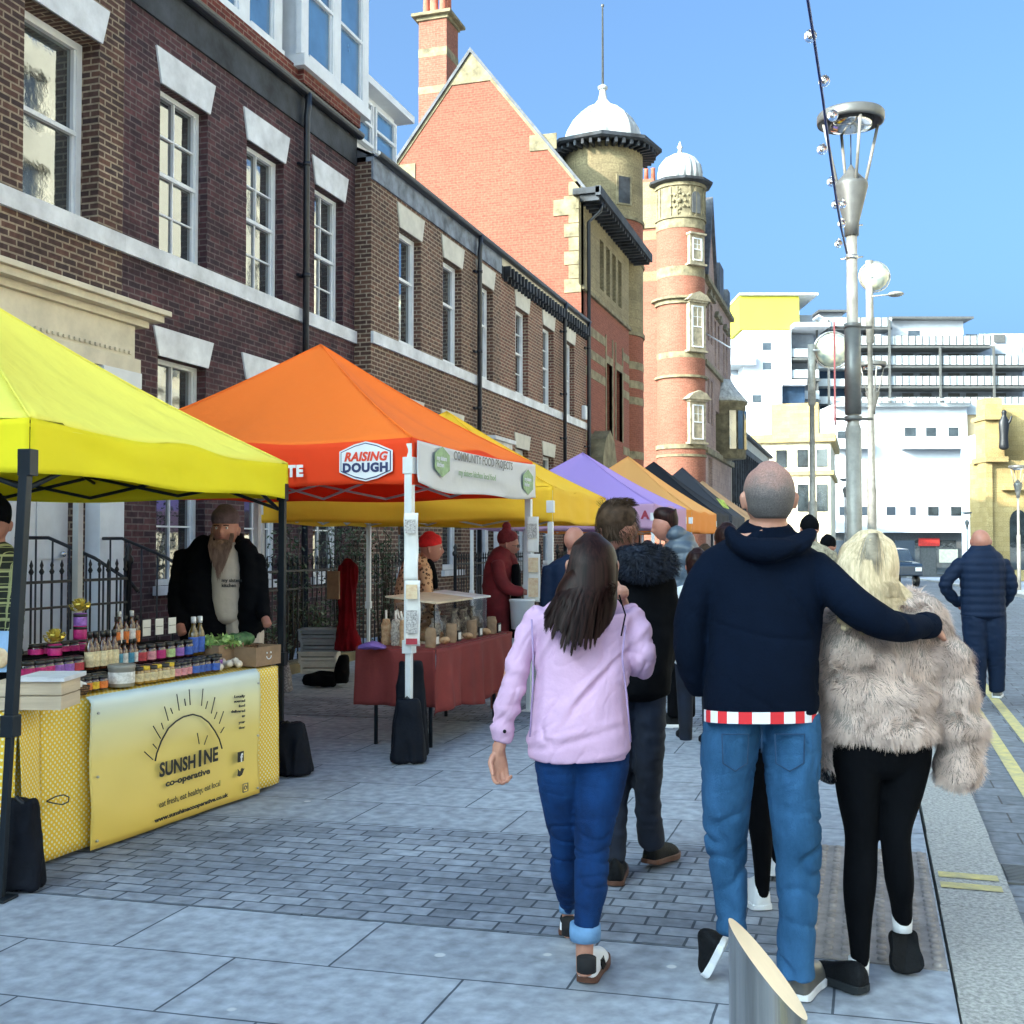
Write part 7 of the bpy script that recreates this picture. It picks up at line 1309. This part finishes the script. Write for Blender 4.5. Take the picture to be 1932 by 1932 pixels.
def leafheap(t,c,rx_,ry_,rz_,n,sz,mats,seed):
    rg=random.Random(seed); ms=[MB() for _ in mats]
    for i in range(n):
        a=rg.random()*2*PI; q=math.sqrt(rg.random()); p=c+TF.r*math.cos(a)*rx_*q+TF.n*math.sin(a)*ry_*q+UPZ*rz_*math.sqrt(1-q*q)*rg.random(); u=Vector((rg.gauss(0,1),rg.gauss(0,1),rg.gauss(.6,.6))).normalized(); v=u.cross(Vector((rg.random(),rg.random(),rg.random()))).normalized(); k=i%len(mats); w=sz*(.6+.8*rg.random()); ms[k].add([p-v*w*.5,p+u*w*.5-v*w*.3,p+u*w,p+u*w*.6+v*w*.45,p+v*w*.4],[(0,1,2,3,4)])
    return [x.build('leaf_heap',mm,t) for x,mm in zip(ms,mats)]
leafheap(t,TF.p((s1_+s2_)/2,-.32,.9),.16,.13,.07,380,.035,[K['leafG']],3)
s1_,s2_=tp_(TF,436,-.3),tp_(TF,472,-.3); crate(TF,s1_,s2_,-.45,-.2,.786,.12,K['wick'],'round-cornered brown basket of dark cabbages','basket',name='basket'); 
for i in range(3): 
    c=TF.p(s1_+(s2_-s1_)*(.2+.3*i),-.31,.93); t=thing('cabbage','dark green cabbage heaped in the brown basket','cabbage',c,'dark cabbages in the basket'); m=MB(); m.ball(c,.062,16,(1,1,.8)); o_=fuse(m,'head',K['leafD'],t,.006,1,lambda p,n:.01*noise.noise(p*30))
s1_,s2_=tp_(TF,466,-.1),tp_(TF,513,-.1); t=crate(TF,s1_,s2_,-.28,-.03,.786,.12,K['card'],'cardboard box printed with a small smile at the right end of the table','box'); m=MB(); cs_=(s1_+s2_)/2
m.tube([TF.p(cs_+.025*math.cos(a),-.027,.845+.02*math.sin(a)) for a in [PI+PI*i/8 for i in range(9)]],.003,5); m.ball(TF.p(cs_-.02,-.028,.865),.006,8); m.ball(TF.p(cs_+.02,-.028,.865),.006,8); m.build('printed_smile',K['white_print'],t)
K['garl']=M('pale_garlic',(.66,.58,.5),.7,.25,20)
t=thing('garlic_heap','heap of pale bulbs beside the cardboard box','vegetables',TF.p(tp_(TF,440,-.1),-.1,.79)); m=MB()
for i in range(9): m.ball(TF.p(tp_(TF,415+i*6,-.1),-.1-.05*(i%3),.81+.012*(i%2)),.024,10)
m.build('bulbs',K['garl'],t,kind='stuff')
# pale wooden boxes on the side table
K['pine']=M('pale_pine',(.62,.5,.36),.7,.15,5,.2,30,stretch=(.3,.3,4))
def pbox(px0,px1,o0,o1,z0,h,label,lid=False):
    s0,s1=tp_(SFr,px0,o1),tp_(SFr,px1,o1); t=thing('wooden_box',label,'wooden box',SFr.p((s0+s1)/2,(o0+o1)/2,z0)); m=MB(); 
    for k in range(2): m.fb(SFr,s0,s1,o0,o1,z0+k*h/2+.002,z0+(k+1)*h/2-.002)
    m.build('boards',K['pine'],t,bevel=.003)
    if lid: m=MB(); m.fb(SFr,s0-.01,s1+.02,o0-.02,o1+.02,z0+h,z0+h+.02); m.build('lid',K['whiteG'],t)
    return t
pbox(-30,36,-.22,.0,.786,.125,'pale slatted wooden box at the far left edge of the side table'); pbox(37,117,-.24,-.01,.786,.135,'pale wooden box with a bluish white lid beside the dark gazebo leg',True)
c=SFr.p(tp_(SFr,6,-.3),-.3,.9); t=thing('picture_card','upright blue card with a photo of bread at the left edge','card',c); m=MB(); m.fb(SFr,tp_(SFr,-30,-.3),tp_(SFr,20,-.3),-.31,-.3,.93,1.13); m.build('card',M('sky_blue_card',(.3,.5,.8),.4),t); m=MB(); m.ball(SFr.p(tp_(SFr,2,-.3),-.295,1.0),.05,12,(1,.2,1)); m.build('bread_photo',K['fleshp'],t)
c=TF.p(tp_(TF,146,-.06),-.06,.79); t=thing('loaf_basket','small round wicker basket at the near corner of the stall','basket',c); m=MB(); m.lathe([(.045,0),(.06,.02),(.065,.045),(.058,.045),(.05,.02)],c,20); m.build('basket_bowl',K['wick'],t)
c=TF.p(tp_(TF,140,-.1),-.1,.79); t=thing('paper_roll','crumpled white paper packet beside the small wicker basket','packet',c); m=MB(); m.loft([(c+UPZ*.03+TF.r*-.05,.02,.02),(c+UPZ*.04,.035,.03),(c+UPZ*.03+TF.r*.07,.022,.02)],14,3,.5); fuse(m,'packet',K['paper'],t,.005,1,lambda p,n:.006*noise.noise(p*45))
# ---------------- burgundy bakery table ----------------
CF=Fr((-3.10,7.86,0),(.015,1,0),(1,-.015,0)); K['burgc']=M('burgundy_cloth',(.2,.028,.025),.85,.12,3,.2,50)
table(CF,.02,1.78,-.03,.62,.755,'trestle table under the burgundy cloth',K['white'])
cl=drape(CF,0,1.8,.33,.765,0,.66,K['burgc'],'tablecloth',seed=11,fold=.03,fr=11,zb=lambda u:-.06+.03*math.sin(u*9)); setp(cl,'burgundy cloth draped over the bakery table','tablecloth')
def cpos(px,o): return tp_(CF,px,o)
# clear display case
s0,s1=.35,1.55; t=thing('display_case','clear acrylic bakery case with boards lying on top','display case',CF.p(.95,-.3,.77)); gl=K['glass']; m=MB()
for b_ in ((s0,s1,-.16,-.152,.785,1.08),(s0,s1,-.55,-.542,.785,1.08),(s0,s0+.008,-.542,-.16,.785,1.08),(s1-.008,s1,-.542,-.16,.785,1.08)): m.fb(CF,*b_)
m.build('clear_panels',gl,t); m=MB(); m.fb(CF,s0-.01,s1+.01,-.56,-.14,.77,.785); m.build('base_board',K['pine'],t)
for i,(a,b,mt,lb) in enumerate(((.33,.88,'pine','long wooden board lying on the near end of the bakery case'),(.9,1.15,'pine','short wooden board in the middle of the bakery case top'),(1.17,1.6,'whiteG','pale blue white board lying on the far end of the bakery case'))):
    q=thing('board',lb,'board',CF.p((a+b)/2,-.35,1.09)); m=MB(); m.hexa([CF.p(a,-.13,1.085),CF.p(b,-.13,1.085),CF.p(b,-.57,1.13),CF.p(a,-.57,1.13),CF.p(a,-.13,1.1),CF.p(b,-.13,1.1),CF.p(b,-.57,1.145),CF.p(a,-.57,1.145)]); m.build('plank',K[mt],q,bevel=.003)
K['bread']=M('bread_crust',(.3,.14,.06),.8,.5,30,.4,90,col2=(.55,.36,.2)); K['bag2']=M('patterned_bag',(.6,.52,.42),.5,.8,60,col2=(.12,.09,.09))
rg=random.Random(5)
for i in range(12):
    c=CF.p(.43+i*.09+rg.uniform(-.02,.02),-.35+rg.uniform(-.12,.12),.825); q=thing('loaf','crusty loaf inside the clear bakery case','loaf',c,'loaves inside the clear bakery case'); m=MB(); m.ball(c,.06,14,(1,.8,.62)); fuse(m,'crust',K['bread'],q,.007,1,lambda p,n:.008*noise.noise(p*30)); 
for i in range(9):
    c=CF.p(.5+i*.12,-.22+rg.uniform(-.03,.02),.79); q=thing('cellophane_bag','patterned cellophane bag of pastries in the bakery case','bag',c,'patterned pastry bags in the case'); m=MB(); hh=.17+rg.random()*.06; m.loft([(c,.045,.03),(c+UPZ*hh*.5,.05,.035),(c+UPZ*hh*.8,.02,.015),(c+UPZ*hh,.04,.01)],12,3,.2); fuse(m,'bag',K['bag2'],q,.006,1,lambda p,n:.006*noise.noise(p*35))
for i in range(11):
    s_=.08+i*.155; c=CF.p(s_,-.07+rg.uniform(-.02,.02),.77); k=i%3
    if k==0: q=thing('paper_bag_of_bread','brown paper bag of bread along the front of the bakery table','paper bag',c,'brown paper bags along the table front'); m=MB(); m.loft([(c,.04,.03),(c+UPZ*.08,.045,.032),(c+UPZ*.15,.04,.012)],12,3,.2); fuse(m,'bag',K['card'],q,.006,1,lambda p,n:.006*noise.noise(p*30))
    elif k==1: q=thing('price_card','small dark framed price card on the bakery table front','card',c,'dark framed price cards on the bakery table'); F_=Fr(c,CF.r,CF.n); m=MB(); m.fb(F_,-.04,.04,-.01,0,.0,.085); m.build('frame',K['printB'],q); m=MB(); m.fb(F_,-.028,.028,.0,.002,.015,.07); m.build('card',K['paper'],q)
    else: q=thing('loaf','small pale roll lying at the front of the bakery table','roll',c,'pale rolls at the front of the bakery table'); m=MB(); m.ball(c+UPZ*.03,.045,14,(1,.8,.65)); fuse(m,'crust',K['bread'],q,.006,1,lambda p,n:.006*noise.noise(p*35))
for i,(s_,o) in enumerate(((.1,-.3),(.16,-.4),(.24,-.28),(.3,-.42),(.2,-.5))): c=CF.p(s_,o,.77); q=thing('bread_stick_pack','upright bag of bread sticks at the near end of the bakery table','bread bag',c,'upright bread bags at the near end'); m=MB(); m.loft([(c,.035,.03),(c+UPZ*.12,.04,.03),(c+UPZ*.2,.03,.02)],12,3,.3); fuse(m,'bag',K['bag2'] if i%2 else K['bread'],q,.006,1,lambda p,n:.006*noise.noise(p*30)); m=MB(); m.tube([c+UPZ*.15,c+UPZ*.27+RT*.03*(i%3-1)],.009,6); m.build('stick',K['garl'],q)
c=at(702,1217,8.45); t=thing('cloth_packet','folded purple cloth packet on the near corner of the bakery table','cloth',Vector((c.x,c.y,.77))); m=MB(); b=Vector((c.x,c.y,.775)); m.loft([(b-RT*.1,.012,.05),(b+UPZ*.02,.03,.1),(b+RT*.1,.012,.06)],14,3,.4); fuse(m,'packet',M('purple_cloth',(.18,.1,.35),.8),t,.006,1,lambda p,n:.006*noise.noise(p*25))
b=at(985,1150,10.3); t=thing('tub','large white plastic tub at the far end of the bakery table','tub',Vector((b.x,b.y,.77))); b=Vector((b.x,b.y,0)); m=MB(); m.lathe([(.1,.78),(.115,1.03),(.122,1.035),(.122,1.05),(.11,1.05)],b,28); m.build('tub_body',K['white'],t)
# ---------------- things behind the stalls ----------------
def cr2(px0,px1,py0,py1,d,label,mat,n=3,grp=None):
    p=at((px0+px1)/2,1028,d); F_=Fr((p.x,p.y,0),(RT.x,RT.y,0),FN); w=(px1-px0)*d/FPX; z1=1.55-(py0-1028)*d/FPX; z0=1.55-(py1-1028)*d/FPX; t=thing('crate',label,'crate',F_.p(0,0,z0),grp); m=MB()
    m.fb(F_,-w/2,w/2,-.3,0,z0,z0+.02); h=z1-z0
    for k in range(n): a=z0+.02+(h-.03)*k/n; m.fb(F_,-w/2,w/2,-.3,-.005,a+.006,a+(h-.03)/n-.006)
    for x in (-w/2,w/2-.03): m.fb(F_,x,x+.03,-.31,.008,z0,z1)
    m.fb(F_,-w/2-.01,w/2+.01,-.31,.01,z1-.02,z1); m.build('slats',mat,t,bevel=.003)
K['gcr']=M('grey_plastic_crate',(.22,.24,.27),.5,.15,6); K['lcr']=M('pale_plastic_crate',(.5,.47,.42),.5,.15,6)
for i in range(4): cr2(564+i%2*4,636+i%2*4,1187+i*21,1208+i*21,12.9,'%s stacking crate, %s of the stack behind the stalls'%(('grey','grey','pale','pale')[i],('topmost','second from top','third from top','bottom')[i]),K['gcr'] if i<2 else K['lcr'],2)
def lump(name,label,cat,pts,d,mat,wr=.02,vox=.012,part='bag'):
    P=Pose(d); p=P(*pts[0][:2]); t=thing(name,label,cat,(p.x,p.y,0)); m=MB(); m.loft(P.rows(pts),16,3,.4); fuse(m,part,mat,t,vox,2,lambda p,n:wr*noise.noise(p*9)); return t
lump('holdall','large black holdall lying on the ground behind the crates','bag',[(574,1284,0,9,.12),(600,1280,0,15,.16),(632,1282,0,12,.14)],12.2,K['blackc']); lump('tote_bag','grey patterned tote bag leaning beside the dark gazebo leg','bag',[(538,1250,0,8,.03),(538,1275,0,12,.08),(540,1302,0,12,.09)],11.5,M('patterned_tote',(.35,.33,.36),.8,.8,60,col2=(.06,.06,.07)),.008,part='sack'); lump('coat_bundle','dark coat draped over a chair beside the hanging red coat','coat',[(648,1238,0,10,.08),(646,1260,0,14,.12),(644,1284,0,15,.12)],12.2,K['blackc'],part='cloth')
t=thing0=None
P=Pose(12.6); p=P(655,1056); t=thing('red_coat','long red coat hanging from the gazebo leg','coat',(p.x,p.y,0)); m=MB(); m.loft(P.rows([(657,1056,0,5,.03),(656,1066,0,13,.05),(660,1085,0,17,.07),(657,1120,0,13,.07),(656,1160,0,15,.08),(656,1200,0,21,.1),(657,1224,0,25,.11)]),28,4,.08); m.loft(P.rows([(646,1070,-.02,6,.04),(643,1110,-.04,6,.04),(646,1150,-.04,5,.04)]),12,3,.3); fuse(m,'cloth',M('red_wool',(.16,.006,.012),.95,.25,5,.3,60,spec=.1),t,.01,1,lambda p,n:.028*(.6-abs(noise.noise(Vector((p.x*17,p.y*17,p.z*1.6))))*2.2))
p=at(628,1105,12.3); t=thing('paper_bag','brown paper carrier bag hanging beside the red coat','paper bag',p); F_=Fr((p.x,p.y,p.z),(RT.x*.9,RT.y*.9-.3,0),FN); m=MB(); m.fb(F_,-.075,.075,-.08,0,-.15,.16); m.build('bag',K['card'],t,bevel=.006); m=MB(); m.tube([F_.p(-.03,-.02,.16),F_.p(-.02,-.02,.22),F_.p(.02,-.02,.22),F_.p(.03,-.02,.16)],.004,5); m.build('handle',K['card'],t)
# shrubs behind the railings
K['leaf1']=M('olive_leaves',(.055,.095,.045),.6,.5,4,spec=.4); K['leaf2']=M('pale_olive_leaves',(.16,.2,.14),.6,.4,4); K['bark']=M('bark',(.07,.05,.035),.9,.3,12,.4,60)
def shrub(c,h,r,n,label,seed,leaf=.06,lean=0):
    rg=random.Random(seed); c=Vector(c); t=thing('shrub',label,'shrub',c); st=MB(); lv=[MB(),MB()]
    for k in range(9):
        a=rg.random()*2*PI; q=rg.random(); e=c+Vector((math.cos(a)*r*.8*q,math.sin(a)*r*.9*q,h*(.7+.3*rg.random()))); mid=c.lerp(e,.5)+Vector((rg.gauss(0,.05),rg.gauss(0,.05),0)); st.tube([c+Vector((math.cos(a)*.04,math.sin(a)*.04,0)),mid,e],[.018,.012,.005],6)
        for j in range(n//9):
            u=.25+.75*rg.random(); p=(c.lerp(mid,u*2) if u<.5 else mid.lerp(e,u*2-1))+Vector((rg.gauss(0,r*.28),rg.gauss(0,r*.28),rg.gauss(0,h*.07))); d=Vector((rg.gauss(0,1),rg.gauss(0,1),rg.gauss(.3,.7))).normalized(); s=d.cross(Vector((rg.random()-.5,rg.random()-.5,rg.random()))).normalized(); w=leaf*.2; L_=leaf*(.6+.8*rg.random()); lv[rg.random()<.3].add([p,p+d*L_*.5+s*w,p+d*L_,p+d*L_*.5-s*w],[(0,1,2,3)])
    st.build('stem',K['bark'],t); lv[0].build('foliage',K['leaf1'],t); lv[1].build('foliage',K['leaf2'],t); return t
def shr(px,d,h,r,n,label,seed,leaf=.07): p=at(px,1028,d); return shrub((p.x,p.y,.05),h,r,n,label,seed,leaf)
shr(640,15.2,2.15,.5,1500,'tall loose olive-like shrub behind the railings under the mustard canopy',1); shr(545,14.0,1.9,.28,900,'narrow dark shrub beside the window behind the railings',2); shr(595,14.3,.9,.4,600,'low dark bush behind the crates',3)
shr(722,15.5,1.9,.3,500,'dark shrub against the brick wall right of the red coat',4)
shr(505,12.6,.7,.3,450,'low bush behind the railing beside the bearded man',5)

# labels that single out each of the repeated goods, left to right
for kind in ('loaf','cellophane_bag','paper_bag_of_bread','price_card','bread_stick_pack','cabbage','weight_bag'):
    L_=[o for o in bpy.data.objects if o.parent is None and o.name.split('.')[0]==kind and 'label' in o]
    L_.sort(key=lambda o:(o.location-CAMP).dot(RT)/(o.location-CAMP).dot(FW)); number(L_)
